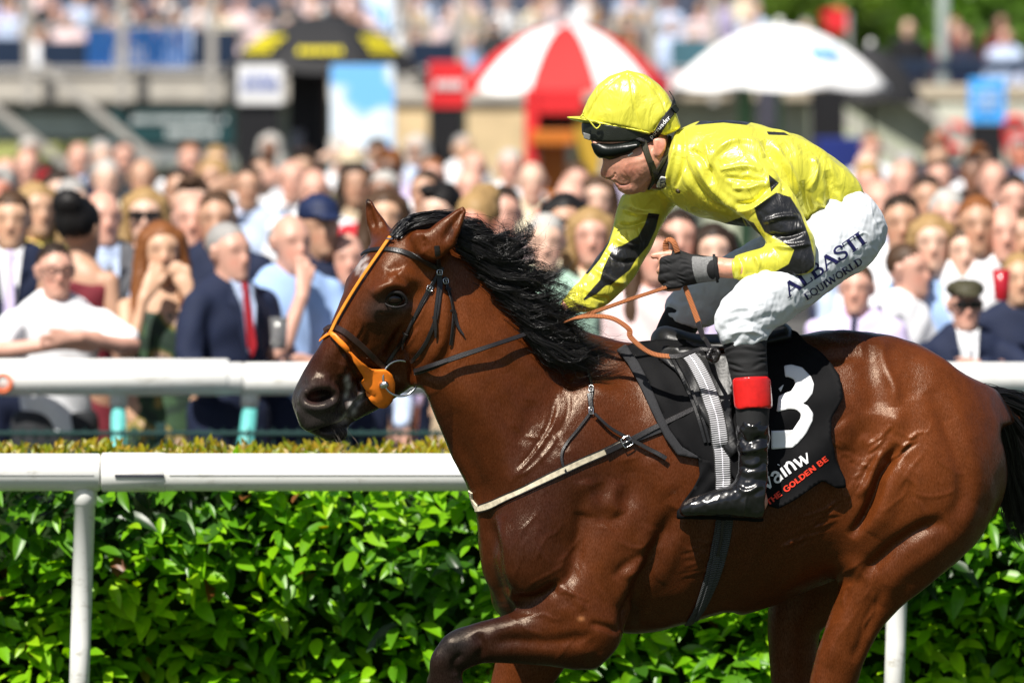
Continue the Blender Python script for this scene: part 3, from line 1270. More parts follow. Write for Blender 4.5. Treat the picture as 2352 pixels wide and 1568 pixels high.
sk.stroke(A_((345, 1110), (385, 1150), (390, 1220), (350, 1290)), 6, -4)
sk.stroke(A_((150, 1130), (125, 1200), (140, 1270)), 9, -3)
sk.stroke(A_((540, 1175), (470, 1230), (430, 1300), (412, 1352)), 4, -12, taper=False)
sk.stroke(A_((450, 1338), (370, 1352), (300, 1375), (225, 1404)), 4.5, -20, taper=False)
sk.stroke(A_((520, 1150), (450, 1205), (405, 1290)), 7, 6)
sk.stroke(A_((440, 1395), (370, 1415), (290, 1430)), 9, 8)
sk.stroke(A_((470, 1110), (455, 1160), (470, 1200)), 4, -5)
sk.stroke(A_((505, 1090), (495, 1130), (510, 1165)), 4, -4)
sk.stroke(A_((330, 1100), (250, 1090), (190, 1110)), 8, 5)
sk.stroke(A_((480, 720), (500, 790), (470, 860), (440, 930)), 3.5, 3)
sk.stroke(A_((830, 800), (780, 880), (720, 950), (690, 1030)), 4, 3)
sk.stroke(A_((560, 780), (545, 860), (520, 930)), 9, -4)
sk.stroke(A_((900, 830), (860, 930), (790, 1000)), 12, -5)
sk.stroke(A_((400, 1320), (330, 1330), (250, 1350), (180, 1345)), 10, 5)
sk.blob(ZA(350, 1405), 26, 5, 14, 0.1)
sk.stroke(A_((860, 640), (840, 720), (790, 800), (740, 850)), 4, 2.5)
sk.stroke(A_((600, 940), (560, 970), (500, 960)), 4, 3)
# near ear: hollow and rim
sk.stroke(A_((960, 330), (1000, 250), (1050, 180), (1080, 130)), 7, -7)
sk.stroke(A_((860, 300), (830, 330), (860, 370)), 10, -6)
sk.stroke(A_((575, 250), (555, 180), (538, 110)), 5, -6)
sk.gain = 1.1
# neck
sk.stroke([(1000, 900), (1045, 1000), (1085, 1090), (1120, 1160)], 22, -9)
sk.stroke([(1040, 850), (1110, 960), (1170, 1060), (1200, 1120)], 26, 7)
sk.stroke([(1130, 800), (1230, 930), (1300, 1040)], 24, -5)
sk.stroke(D_((800, -40), (775, 100), (690, 250), (600, 370), (520, 470)), 4.5, 2.4)
sk.stroke(D_((770, -20), (735, 130), (655, 270), (570, 380)), 4, -2.4)
sk.stroke(D_((800, 150), (740, 270), (640, 380), (560, 430)), 3.5, 2.0)
sk.stroke(D_((850, -30), (835, 90), (770, 210)), 5, -3)
sk.stroke(D_((640, 0), (620, 120), (560, 240)), 14, -4)
# breast and shoulder
sk.stroke(D_((385, 600), (430, 760), (462, 900), (478, 1010), (485, 1140)), 13, -11)
sk.stroke(D_((440, 640), (490, 780), (505, 900), (510, 1040)), 14, 8)
sk.blob(ZD(640, 840), 62, 10, 82, 0.2)
sk.blob(ZD(600, 980), 40, 6, 40)
sk.stroke(D_((520, 1080), (600, 1110), (680, 1095), (750, 1050), (810, 1010)), 11, -15)
sk.stroke(D_((790, 1030), (860, 960), (895, 820), (920, 640), (945, 470)), 13, -10)
sk.stroke(D_((930, 440), (945, 560), (930, 640)), 14, 7)
sk.stroke(D_((1010, 460), (1040, 600), (1020, 700)), 16, -5)
sk.stroke(D_((1180, 330), (1200, 450), (1150, 600), (1060, 700)), 18, -8)
sk.stroke(D_((1120, 440), (1090, 560), (1130, 640)), 14, 6)
sk.blob(ZD(1010, 850), 50, 7, 70, 0.2)
sk.stroke(D_((1255, 845), (1210, 880), (1150, 920), (1090, 985)), 8, -4)
sk.stroke(D_((1270, 870), (1220, 930), (1150, 990)), 9, 5)
sk.stroke(D_((1440, 600), (1370, 740), (1300, 880), (1240, 1010), (1190, 1170), (1160, 1290)), 15, -17)
sk.stroke(D_((1320, 700), (1260, 850), (1200, 1000), (1150, 1150)), 18, 8)
sk.stroke(D_((1300, 300), (1350, 420), (1420, 520)), 20, 5)
sk.stroke(D_((1130, 1290), (1050, 1255), (960, 1235)), 6, -5)
# forearm
sk.stroke(D_((1010, 1300), (860, 1330), (680, 1340), (520, 1330), (400, 1360)), 13, -8)
sk.stroke(D_((900, 1150), (760, 1180), (600, 1230), (440, 1280)), 16, 5)
sk.stroke(D_((760, 1040), (830, 1060), (900, 1110), (925, 1170)), 6, 4)
sk.stroke(D_((960, 1330), (1000, 1400), (960, 1480)), 12, -5)
sk.stroke(D_((330, 1290), (370, 1370), (330, 1460)), 8, -8)
sk.blob(ZD(200, 1340), 22, 6, 22)
sk.blob(ZD(140, 1440), 22, 4, 26)
sk.stroke(D_((260, 1400), (210, 1450), (220, 1520)), 6, -5)
# ribs, belly
for i in range(5):
    x0 = 1560 + i * 62
    sk.stroke([(x0 + 20, 1160), (x0 - 2, 1250), (x0 - 40, 1340)], 11, 2.6)
# loose skin creases, drawn one by one
rk = np.random.RandomState(9)


def creases(x0, y0, x1, y1, ang, n, ln, amp, Z, r=3.2):
    for i in range(n):
        t = (i + .5) / n
        x, y = x0 + (x1 - x0) * t + rk.normal(0, 5), y0 + (y1 - y0) * t + rk.normal(0, 5)
        a = ang + rk.normal(0, .10)
        l = ln * rk.uniform(.5, 1.1)
        b_ = rk.normal(0, .12)
        p = [Z(x - l * math.cos(a - b_), y - l * math.sin(a - b_)), Z(x, y), Z(x + l * math.cos(a + b_), y + l * math.sin(a + b_))]
        sk.stroke(p, r, amp * rk.uniform(.6, 1.2))
        sk.stroke([(q[0] + 3, q[1] + 5) for q in p], r, -amp * .8)


creases(300, 1000, 440, 830, -.40, 9, 120, 1.9, ZE)
creases(560, 760, 700, 500, 2.3, 12, 70, 2.0, ZE)
creases(690, 640, 840, 520, -.75, 11, 55, 2.0, ZE)
creases(480, 560, 620, 660, .55, 7, 60, 1.8, ZE)
creases(1560, 780, 1580, 960, -.22, 7, 150, 1.2, ZD, 4)
creases(760, 1010, 900, 1090, .45, 6, 60, 1.6, ZD)
# hip, flank, thigh
sk.stroke(E_((705, 120), (685, 175), (705, 250), (738, 330), (735, 400)), 10, 6)
sk.stroke(E_((640, 140), (625, 240), (655, 340), (650, 430)), 20, -7)
sk.stroke(E_((790, 150), (800, 260), (820, 370)), 20, -3)
sk.blob(ZE(745, 460), 24, 9, 26)
sk.blob(ZE(590, 570), 46, -13, 60, 0.1)
sk.stroke(E_((505, 470), (540, 520), (520, 580)), 22, 5)
sk.stroke(E_((600, 520), (640, 560), (700, 540)), 10, 4)
sk.stroke(E_((760, 560), (715, 630), (675, 700), (655, 770), (610, 870), (550, 950)), 9, -24)
sk.stroke(E_((690, 560), (660, 640), (630, 720), (580, 780)), 9, 8)
sk.stroke(E_((800, 640), (740, 720), (700, 830), (640, 940)), 20, 8)
sk.stroke(E_((880, 330), (950, 460), (1000, 590), (1030, 700), (1020, 800), (960, 880)), 14, -9)
sk.stroke(E_((950, 330), (1030, 480), (1080, 640), (1070, 780), (1000, 900)), 22, 6)
sk.stroke(E_((960, 880), (850, 920), (740, 990), (660, 1060), (600, 1095)), 13, -16)
sk.blob(ZE(570, 1080), 22, 7, 24)
sk.stroke(E_((1090, 820), (990, 950), (850, 1050), (740, 1130), (680, 1240)), 18, 7)
sk.stroke(E_((620, 1110), (560, 1230), (500, 1380), (450, 1500)), 16, 5)
sk.stroke(E_((700, 1150), (640, 1270), (600, 1380), (560, 1480)), 9, -6)
sk.stroke(E_((645, 1180), (650, 1260), (610, 1330), (625, 1400)), 3.5, 3)
sk.stroke(E_((560, 1150), (530, 1180), (520, 1250)), 4, 3)
sk.stroke(E_((430, 130), (520, 150), (620, 130)), 12, 4)
sk.stroke(E_((400, 190), (500, 190), (600, 160)), 12, -5)
# branching veins and small irregularity of a fit, sweating horse
rv = np.random.RandomState(4)
for (x, y, a, n) in ((1235, 1190, 1.9, 4), (1330, 1260, 1.4, 4), (1500, 1250, 2.2, 4), (1600, 1260, 0.6, 3), (2080, 1100, 1.2, 4),
                     (2140, 1000, 1.7, 3), (1180, 980, 1.1, 3), (1960, 1420, 1.8, 3), (1280, 1420, 3.0, 3), (2010, 1290, 1.9, 3)):
    for j in range(n):
        p = [(x + rv.normal(0, 25), y + rv.normal(0, 25))]
        aa = a + rv.normal(0, .35)
        for q in range(5):
            aa += rv.normal(0, .35)
            p.append((p[-1][0] + 24 * math.cos(aa), p[-1][1] + 24 * math.sin(aa)))
        sk.stroke(p, 3.6, 1.3)
sk.noise(0.16, 1.2, 1)
sk.noise(0.06, 0.12, 2)
horse_me = sk.done()

# ---- coat colours
hco, huv = get_co(horse_me), proj(get_co(horse_me))
loc = hco - HP
hs, hdd, hll = (loc @ h1) / S0, (loc @ hd) / S0, (loc @ hl) / S0
headm = (hco[:, 1] < -0.12) & (huv[:, 0] < 1040) & (huv[:, 1] < 1050) & (hs > -120)
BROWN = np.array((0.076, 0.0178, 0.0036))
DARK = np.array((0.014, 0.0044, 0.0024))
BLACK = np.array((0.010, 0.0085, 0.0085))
GREY = np.array((0.040, 0.036, 0.036))
SANDY = np.array((0.175, 0.045, 0.0092))
col = np.tile(BROWN, (len(hco), 1))


def ss(x, a, b):
    t = np.clip((x - a) / (b - a), 0, 1)
    return t * t * (3 - 2 * t)


def paint(c, w):
    ix = np.nonzero(w > 0.003)[0]
    q = w[ix, None]
    col[ix] = col[ix] * (1 - q) + np.asarray(c)[None] * q


def spot(p, r, ry=None, rot=0.0):
    ry = ry or r
    w = np.zeros(len(huv))
    m_ = 2.4 * max(r, ry)
    ix = np.nonzero((np.abs(huv[:, 0] - p[0]) < m_) & (np.abs(huv[:, 1] - p[1]) < m_))[0]
    q = huv[ix] - np.asarray(p)
    c, n = math.cos(rot), math.sin(rot)
    a = (q[:, 0] * c + q[:, 1] * n) / r
    b = (-q[:, 0] * n + q[:, 1] * c) / ry
    w[ix] = np.exp(-(a * a + b * b))
    return w


# wide patches: deeper on neck base and back, painted-in shade plus sweat on chest, shoulder, belly, redder on cheek and thigh
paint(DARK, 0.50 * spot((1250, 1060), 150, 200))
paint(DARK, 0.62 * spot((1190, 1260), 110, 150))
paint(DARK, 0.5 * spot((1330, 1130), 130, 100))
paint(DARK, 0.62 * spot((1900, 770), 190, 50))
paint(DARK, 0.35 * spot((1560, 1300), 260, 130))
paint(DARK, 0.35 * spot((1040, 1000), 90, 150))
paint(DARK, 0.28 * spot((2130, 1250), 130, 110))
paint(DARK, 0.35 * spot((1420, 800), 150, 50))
paint(SANDY, 0.45 * spot((2090, 1040), 140, 210))
paint(SANDY, 0.22 * spot((1960, 1420), 90, 160))
paint(SANDY, 0.25 * spot((1390, 1280), 80, 120))
paint(SANDY, 0.40 * spot((1070, 760), 90, 130))
paint(SANDY, 0.15 * spot((2160, 930), 120, 120))
# head
hw = headm.astype(float)
paint(SANDY, hw * 0.42 * spot(ZA(840, 600), 75, 75))
paint(DARK, hw * 0.75 * ss(hs, 250, 345))
paint(GREY * 0.8, hw * 0.9 * ss(hs, 345, 440))
paint(BLACK * 1.6, hw * 0.8 * ss(hs, 455, 500))
paint(BLACK, hw * 0.85 * spot(ZA(690, 648), 34, 26, -0.2))
paint(GREY, hw * 0.65 * spot(ZA(590, 700), 32, 30))
paint(GREY, hw * 0.55 * spot(ZA(700, 700), 34, 18))
paint(DARK, hw * 0.5 * spot(ZA(600, 830), 42, 46))
paint(BLACK, hw * 0.9 * spot(ZA(262, 1190), 26, 17, -0.2))
paint((0.10, 0.03, 0.02), hw * 0.8 * spot(ZA(232, 1192), 13, 12))
paint(BLACK, hw * spot(ZA(535, 80), 8, 20))
paint(BLACK, hw * spot(ZA(1075, 150), 10, 22))
paint(BLACK, hw * 0.8 * spot(ZA(1030, 240), 14, 26, 0.7))
paint((0.42, 0.34, 0.31), hw * 0.95 * spot(ZA(385, 1330), 17, 7, -0.5))
paint(BLACK, hw * 0.9 * spot(ZA(340, 1362), 34, 3.5, -0.2))
paint(BLACK, hw * 0.8 * spot(ZA(470, 1240), 3.5, 26, 0.65))
# foam at the mouth corner, grey hairs on the forehead
rn = np.random.RandomState(3)
for p in ((420, 1090), (430, 1130), (415, 1180), (440, 1230), (455, 1270), (480, 1220), (410, 1300), (500, 1185)):
    paint((0.55, 0.52, 0.5), hw * 0.6 * spot(ZA(*p), 4.5 + 3 * rn.rand(), 9, 0.3))
for i in range(60):
    p = ZA(505 + rn.normal(0, 22), 455 + rn.normal(0, 32))
    paint((0.5, 0.44, 0.42), hw * 0.35 * spot(p, 2.5, 5, 0.6))
# legs darken to black points
fl = (huv[:, 1] > 1380) & (huv[:, 0] < 1420) & (hco[:, 1] < -0.12)
paint(DARK, fl * 0.9 * ss(-huv[:, 0], -1290, -1120))
paint(BLACK * 1.3, fl * 0.95 * ss(-huv[:, 0], -1120, -1050))
paint(DARK, fl * 0.6 * ss(huv[:, 1], 1470, 1530))
paint(BLACK * 1.3, 0.97 * ss(huv[:, 1], 1600, 1700))
paint((0.30, 0.12, 0.045), spot(ZD(915, 1210), 7, 5))
paint(BROWN * 1.15, (huv[:, 1] > 1500) * (hco[:, 1] > -0.1) * (huv[:, 0] < 1400) * 0.7 * (1 - ss(huv[:, 1], 1560, 1640)))
paint(BLACK * 1.2, spot((2290, 935), 46, 40) * (hco[:, 1] > .02))
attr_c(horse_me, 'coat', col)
gl = np.ones(len(hco))
attr_f(horse_me, 'wet', np.clip(0.25 + 0.7 * spot((1230, 1000), 160, 190) + 0.6 * spot((1190, 1240), 70, 120)
                                + 0.4 * spot((1330, 1170), 120, 60) + 0.5 * hw * ss(hs, 250, 380) + 0.35 * spot((1940, 790), 160, 50), 0, 1))

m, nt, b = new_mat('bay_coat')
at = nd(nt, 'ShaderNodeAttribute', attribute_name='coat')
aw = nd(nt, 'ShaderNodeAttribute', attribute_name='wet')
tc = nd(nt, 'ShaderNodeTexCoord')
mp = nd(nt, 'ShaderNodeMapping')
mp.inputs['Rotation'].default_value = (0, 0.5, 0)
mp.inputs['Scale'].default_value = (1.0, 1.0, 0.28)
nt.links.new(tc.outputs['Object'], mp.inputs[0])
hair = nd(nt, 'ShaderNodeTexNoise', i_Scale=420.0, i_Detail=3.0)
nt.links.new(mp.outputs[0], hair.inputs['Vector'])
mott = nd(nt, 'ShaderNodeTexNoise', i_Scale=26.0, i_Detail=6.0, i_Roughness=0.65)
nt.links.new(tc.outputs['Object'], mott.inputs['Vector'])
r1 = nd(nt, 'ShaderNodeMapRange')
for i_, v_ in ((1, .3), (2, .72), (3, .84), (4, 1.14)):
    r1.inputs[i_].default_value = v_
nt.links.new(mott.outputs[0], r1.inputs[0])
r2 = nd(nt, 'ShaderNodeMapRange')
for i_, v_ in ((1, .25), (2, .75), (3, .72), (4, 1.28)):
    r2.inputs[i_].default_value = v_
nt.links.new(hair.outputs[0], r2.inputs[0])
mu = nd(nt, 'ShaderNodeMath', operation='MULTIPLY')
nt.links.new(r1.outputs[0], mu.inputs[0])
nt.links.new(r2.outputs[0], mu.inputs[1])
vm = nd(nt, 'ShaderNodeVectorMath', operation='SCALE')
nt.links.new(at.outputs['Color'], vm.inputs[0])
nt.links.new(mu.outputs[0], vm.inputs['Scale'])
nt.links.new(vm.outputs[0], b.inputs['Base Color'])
mp2 = nd(nt, 'ShaderNodeMapping')
mp2.inputs['Rotation'].default_value = (0, 0.9, 0)
mp2.inputs['Scale'].default_value = (1.0, 1.0, 0.16)
nt.links.new(tc.outputs['Object'], mp2.inputs[0])
strk = nd(nt, 'ShaderNodeTexNoise', i_Scale=130.0, i_Detail=5.0, i_Roughness=0.7, i_Distortion=0.6)
nt.links.new(mp2.outputs[0], strk.inputs['Vector'])
rr_ = nd(nt, 'ShaderNodeMapRange')
for i_, v_ in ((1, 0), (2, 1), (3, .37), (4, .23)):
    rr_.inputs[i_].default_value = v_
nt.links.new(aw.outputs['Fac'], rr_.inputs[0])
r3 = nd(nt, 'ShaderNodeMapRange')
for i_, v_ in ((1, .3), (2, .7), (3, .72), (4, 1.30)):
    r3.inputs[i_].default_value = v_
nt.links.new(strk.outputs[0], r3.inputs[0])
ro = nd(nt, 'ShaderNodeMath', operation='MULTIPLY')
nt.links.new(rr_.outputs[0], ro.inputs[0])
nt.links.new(r3.outputs[0], ro.inputs[1])
nt.links.new(ro.outputs[0], b.inputs['Roughness'])
sp_ = nd(nt, 'ShaderNodeMapRange')
for i_, v_ in ((1, .3), (2, .7), (3, .10), (4, .50)):
    sp_.inputs[i_].default_value = v_
nt.links.new(hair.outputs[0], sp_.inputs[0])
nt.links.new(sp_.outputs[0], b.inputs['Specular IOR Level'])
bp = nd(nt, 'ShaderNodeBump', i_Strength=0.42, i_Distance=0.0016)
nt.links.new(hair.outputs[0], bp.inputs['Height'])
bp2 = nd(nt, 'ShaderNodeBump', i_Strength=0.35, i_Distance=0.003)
nt.links.new(strk.outputs[0], bp2.inputs['Height'])
nt.links.new(bp.outputs[0], bp2.inputs['Normal'])
nt.links.new(bp2.outputs[0], b.inputs['Normal'])
b.inputs['Specular Tint'].default_value = (1.0, 0.84, 0.68, 1)
MATS['coat'] = m
horse = thing('racehorse', W(1700, 2015, 0.0), 'galloping bay racehorse with black mane carrying the jockey in yellow', 'horse')
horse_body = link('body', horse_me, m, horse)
# ================================================================== tack
leather = simple('black_leather', (0.012, 0.010, 0.010), 0.34, 0.5, noise=0.3, bump=0.25, bscale=500)
leather_b = simple('dark_brown_leather', (0.030, 0.015, 0.012), 0.33, 0.5, noise=0.3, bump=0.25, bscale=500)
steel = simple('steel', (0.62, 0.62, 0.62), 0.22, 0.5, metal=1.0)
orange = simple('orange_rubber', (0.92, 0.23, 0.016), 0.42, 0.4, noise=0.08, nscale=60)
amber = simple('faded_orange_strap', (0.62, 0.22, 0.018), 0.5, 0.4, noise=0.15, nscale=60)
tan_web = simple('rubber_rein_grip', (0.36, 0.115, 0.030), 0.6, 0.3, noise=0.15, nscale=300, bump=0.8, bscale=900)
cream = simple('worn_cream_webbing', (0.52, 0.46, 0.34), 0.7, 0.2, noise=0.35, nscale=70, bump=0.3, bscale=600)
black_cloth = simple('black_cloth', (0.0035, 0.0035, 0.0042), 0.7, 0.12, noise=0.2, bump=0.35, bscale=900)
grey_pad = simple('charcoal_felt', (0.032, 0.032, 0.035), 0.85, 0.15, noise=0.35, nscale=600, bump=0.5, bscale=900)

dr = Drape([horse_me], (600, 420, 2352, 1500))
bridle = thing('bridle', W(900, 700, -0.4), 'black leather racing bridle with steel rings on the bay horse', 'bridle')


def buckle(name, p, n, t, w, h, parent, r=0.0016):
    """rectangular steel buckle frame lying on the strap"""
    t = norm(t - n * (t @ n))
    sd = np.cross(t, n)
    mb = MB()
    P = []
    for a in np.linspace(0, 2 * math.pi, 17)[:-1]:
        ca, sa = math.cos(a), math.sin(a)
        f = max(abs(ca), abs(sa)) ** 0.8
        P.append(p + n * 0.004 + t * ca / f * h * 0.5 + sd * sa / f * w * 0.5)
    mb.tube(P, r, 6, closed=True)
    mb.tube([p + n * 0.005 - t * h * 0.5, p + n * 0.006 + t * h * 0.45], r * 0.8, 6)
    return mb.build(name, steel, parent, smooth=True)


def keeper(dr, xy, ang, wpx, parent, mat=leather, lift=0.004):
    """short band across a strap; ang = direction across it"""
    c, s_ = math.cos(ang), math.sin(ang)
    return strap('keeper', dr, [(xy[0] - c * wpx / 2, xy[1] - s_ * wpx / 2), (xy[0] + c * wpx / 2, xy[1] + s_ * wpx / 2)],
                 6, 0.003, mat, parent, lift=lift, step=3, sm=1)


SB = strap('browband', dr, A_((503, 402), (530, 380), (600, 367), (700, 372), (800, 402), (900, 456), (955, 484)), 12, 0.005, leather, bridle)
strap('headpiece', dr, A_((922, 345), (928, 420), (936, 492)), 12, 0.0045, leather, bridle)
strap('noseband', dr, A_((298, 826), (318, 804), (350, 802), (400, 822), (470, 878), (540, 946), (600, 1000), (645, 1035)), 14, 0.007, leather_b, bridle)
strap('noseband_hanger', dr, A_((930, 500), (880, 590), (850, 655), (790, 770), (752, 850), (700, 925), (640, 1005)), 8.5, 0.004, leather, bridle, lift=0.002)
strap('noseband_hanger', dr, A_((920, 510), (868, 600), (838, 660), (800, 745)), 7, 0.003, leather, bridle, lift=0.005)
strap('cheek_strap', dr, A_((935, 500), (942, 570), (934, 650), (918, 750), (870, 870), (820, 950), (785, 995)), 9, 0.0045, leather, bridle, lift=0.003)
strap('cheek_strap', dr, A_((925, 510), (926, 600), (915, 700), (908, 770)), 7, 0.003, leather, bridle, lift=0.007)
strap('strap_end', dr, A_((912, 752), (914, 800), (920, 858)), (8, 8, 4), 0.0035, leather, bridle, lift=0.007)
strap('strap_end', dr, A_((760, 838), (748, 880), (740, 922)), (7, 7, 4), 0.0035, leather, bridle, lift=0.006)
strap('throat_lash', dr, A_((962, 520), (985, 600), (1005, 680), (1010, 740), (1004, 820), (998, 900)), 8, 0.0035, leather, bridle, lift=0.003)
strap('strap_end', dr, A_((1010, 715), (1030, 780), (1075, 848)), (8, 8, 3.5), 0.0035, leather, bridle, lift=0.006)
for (q, an) in (((940, 540), 0.1), ((755, 842), 0.55), ((912, 750), 0.2), ((1008, 712), 0.1), ((872, 600), 0.5), ((980, 590), 0.0)):
    keeper(dr, ZA(*q), an, 13, bridle)
for q, tt in (((932, 496), (0, 1)), ((878, 585), (-.4, .9)), ((966, 545), (.2, 1))):
    p, n = dr.hit(*ZA(*q))
    p2, n2 = dr.hit(ZA(*q)[0] + 6 * tt[0], ZA(*q)[1] + 6 * tt[1])
    buckle('buckle', p + n * 0.004, n, p2 - p, 0.016, 0.014, bridle)
# far side straps running over the nose and behind the ear
strap('far_noseband', dr, A_((300, 822), (292, 845), (285, 865)), 12, 0.006, leather_b, bridle)

# the ring bit
rc = ZA(720, 1087)
pr, nr = dr.hit(*rc)
ring_dep = pr[1] - 0.028
RN = norm((0.20, -1, 0.05))
mb = MB()
cen = W(rc[0], rc[1], ring_dep)
ru = norm(np.cross(RN, (0, 0, 1)))
rv_ = np.cross(ru, RN)
mb.tube([cen + 41 * PX(ring_dep) * (math.cos(a) * ru + math.sin(a) * rv_) for a in np.linspace(0, 2 * math.pi, 41)[:-1]], 0.0034, 8, closed=True)
mb.build('bit_ring', steel, bridle, smooth=True)
mb = MB()
c2 = W(*ZA(600, 1132), ring_dep - 0.004)
e2 = W(*ZA(652, 1116), ring_dep - 0.010)
mb.tube([c2 * (1 - q) + e2 * q for q in (0, .08, .25, .5, .75, .92, 1.0)], [.004, .008, .0105, .011, .0105, .009, .005], 12)
mb.build('bit_end', steel, bridle, smooth=True)

# orange nose strap with cheek disc
cheeker = thing('nose_cheeker', W(800, 800, -0.4), 'orange rubber nose strap with round cheek disc on horse face', 'nose strap')
strap('centre_strap', dr, A_((672, 305), (640, 350), (600, 410), (520, 525), (440, 650), (380, 755), (345, 826)), 9.5, 0.0035, amber, cheeker, lift=0.0085)
strap('loop', dr, A_((655, 322), (690, 322)), 5, 0.004, steel, cheeker, lift=0.011)
mb = MB()
cd = []
disc_poly = A_((345, 828), (368, 842), (420, 905), (480, 975), (530, 1016), (590, 1030), (630, 1030), (662, 1052), (678, 1100), (672, 1150), (655, 1200), (620, 1232), (590, 1238),
               (550, 1215), (522, 1170), (512, 1120), (505, 1075), (470, 1020), (420, 950), (370, 890), (335, 845))


def sheet_mesh(dr, poly, step, thick, lift, fn=None, dep_fn=None, sm=0):
    """a cut sheet with thickness: traced outline laid over the surface"""
    from mathutils.geometry import delaunay_2d_cdt
    ring = resample(np.vstack((poly, poly[:1])), step)[:-1]
    lo, hi = ring.min(0), ring.max(0)
    gx, gy = np.meshgrid(np.arange(lo[0], hi[0], step), np.arange(lo[1], hi[1], step * 0.87))
    gx = gx + (np.arange(gx.shape[0]) % 2)[:, None] * step * 0.5
    P = np.stack((gx.ravel(), gy.ravel()), 1)
    P = P[poly_sd(P, ring) < -step * 0.5]
    pts = np.vstack((ring, P))
    n = len(ring)
    ed = [(i, (i + 1) % n) for i in range(n)]
    vo, _, fo, _, _, _ = delaunay_2d_cdt([Vector(p) for p in pts], ed, [], 1, 1e-4)
    uv = np.array([tuple(v) for v in vo])
    co, no = [], []
    for x, y in uv:
        p, q = dr.hit(x, y)
        if p is None:
            p, q = (np.array((np.nan,) * 3), np.array((0, -1.0, 0)))
        co.append(p)
        no.append(q)
    co, no = np.array(co), np.array(no)
    bad = np.isnan(co[:, 0])
    if bad.any():
        good = np.nonzero(~bad)[0]
        if not len(good):
            co[:] = [W(x, y, -0.3) for x, y in uv]
            good = np.array([0])
            bad[:] = False
        for i in np.nonzero(bad)[0]:
            j = good[np.argmin(((uv[good] - uv[i]) ** 2).sum(1))]
            co[i] = W(uv[i, 0], uv[i, 1], co[j, 1])
            no[i] = no[j]
    if dep_fn is not None:
        for i in range(len(uv)):
            d = dep_fn(uv[i], co[i])
            co[i] = W(uv[i, 0], uv[i, 1], d)
    if sm:
        nb = [[] for _ in uv]
        for f in fo:
            for a_, b_ in ((0, 1), (1, 2), (2, 0)):
                nb[f[a_]].append(f[b_])
                nb[f[b_]].append(f[a_])
        for _ in range(sm):
            c_new, n_new = co.copy(), no.copy()
            for i, q in enumerate(nb):
                if q:
                    # smooth depth only, never sink below the surface
                    c_new[i, 1] = min(co[i, 1], co[q, 1].mean())
                    n_new[i] = 0.5 * no[i] + 0.5 * no[q].mean(0)
            co, no = c_new, n_new
    no = no / np.linalg.norm(no, axis=1)[:, None]
    off = lift if fn is None else lift + np.array([fn(u) for u in uv])
    top = co + no * (np.asarray(off).reshape(-1, 1) + thick)
    bot = co + no * np.asarray(off).reshape(-1, 1)
    N = len(uv)
    Fs = []
    for f in fo:
        a_ = np.cross(top[f[1]] - top[f[0]], top[f[2]] - top[f[0]])
        f = list(f) if a_ @ no[f[0]] > 0 else list(f)[::-1]
        Fs.append(f)
        Fs.append([q + N for q in f[::-1]])
    for i in range(n):
        j = (i + 1) % n
        Fs.append([i, j, j + N, i + N])
    me = pymesh('sheet', np.vstack((top, bot)), Fs)
    return me, uv, N


me, _, _ = sheet_mesh(dr, disc_poly, 6, 0.005, 0.012)
link('cheek_disc', me, orange, cheeker)
strap('far_strap', dr, A_((345, 832), (310, 850), (275, 882)), 8, 0.003, orange, cheeker, lift=0.004)

# breast girth and neck strap
bg = thing('breast_girth', W(1300, 1100, -0.3), 'cream webbing breast girth with black buckled ends across horse chest', 'breast girth')
strap('webbing', dr, D_((335, 600), (360, 600), (420, 580), (500, 542), (700, 446), (900, 350), (1050, 284), (1135, 244)), 15.5, 0.006, cream, bg)
strap('edge_binding', dr, D_((350, 582), (420, 560), (500, 521), (700, 425), (900, 329), (1050, 263), (1130, 224)), 2.2, 0.0015, leather, bg, lift=0.0068)
strap('edge_binding', dr, D_((350, 618), (420, 600), (500, 563), (700, 467), (900, 371), (1050, 305), (1135, 265)), 2.2, 0.0015, leather, bg, lift=0.0068)
strap('far_webbing', dr, D_((306, 505), (310, 535), (322, 570), (345, 600)), 14, 0.005, cream, bg, lift=0.0015)
strap('buckle_strap', dr, D_((1045, 290), (1100, 265), (1180, 228), (1300, 168), (1430, 105), (1560, 42)), (14, 14, 14, 13, 13, 12), 0.005, leather, bg, lift=0.008)
strap('buckle_strap', dr, D_((1180, 235), (1300, 190), (1430, 140), (1570, 88)), 12, 0.004, leather, bg, lift=0.004)
p, n = dr.hit(*ZD(1168, 232))
p2, n2 = dr.hit(*ZD(1210, 212))
buckle('buckle', p + n * 0.012, n, p2 - p, 0.028, 0.028, bg, 0.002)
nstr = thing('neck_strap', W(1350, 940, -0.3), 'thin black leather neck strap hanging from the mane to breast girth', 'neck strap')
strap('hanger', dr, [(1334, 826), (1350, 858), (1360, 890), (1358, 920), (1357, 948)], 7, 0.003, leather, nstr, lift=0.003)
strap('fork', dr, D_((968, 70), (900, 160), (835, 240), (806, 300), (812, 360), (835, 408)), 6.5, 0.003, leather, nstr, lift=0.004)
strap('fork', dr, D_((985, 80), (1060, 150), (1150, 200), (1250, 250), (1385, 326)), (7, 7, 9, 10, 11), 0.0035, leather, nstr, lift=0.014)
for q in ((1358, 895), (1357, 944)):
    p, n = dr.hit(*q)
    buckle('buckle', p + n * 0.004, n, np.array((0, 0, -1.0)), 0.012, 0.02, nstr, 0.0015)
strap('keeper', dr, [(1354, 905), (1356, 925), (1357, 936)], 11, 0.003, leather, nstr, lift=0.006)

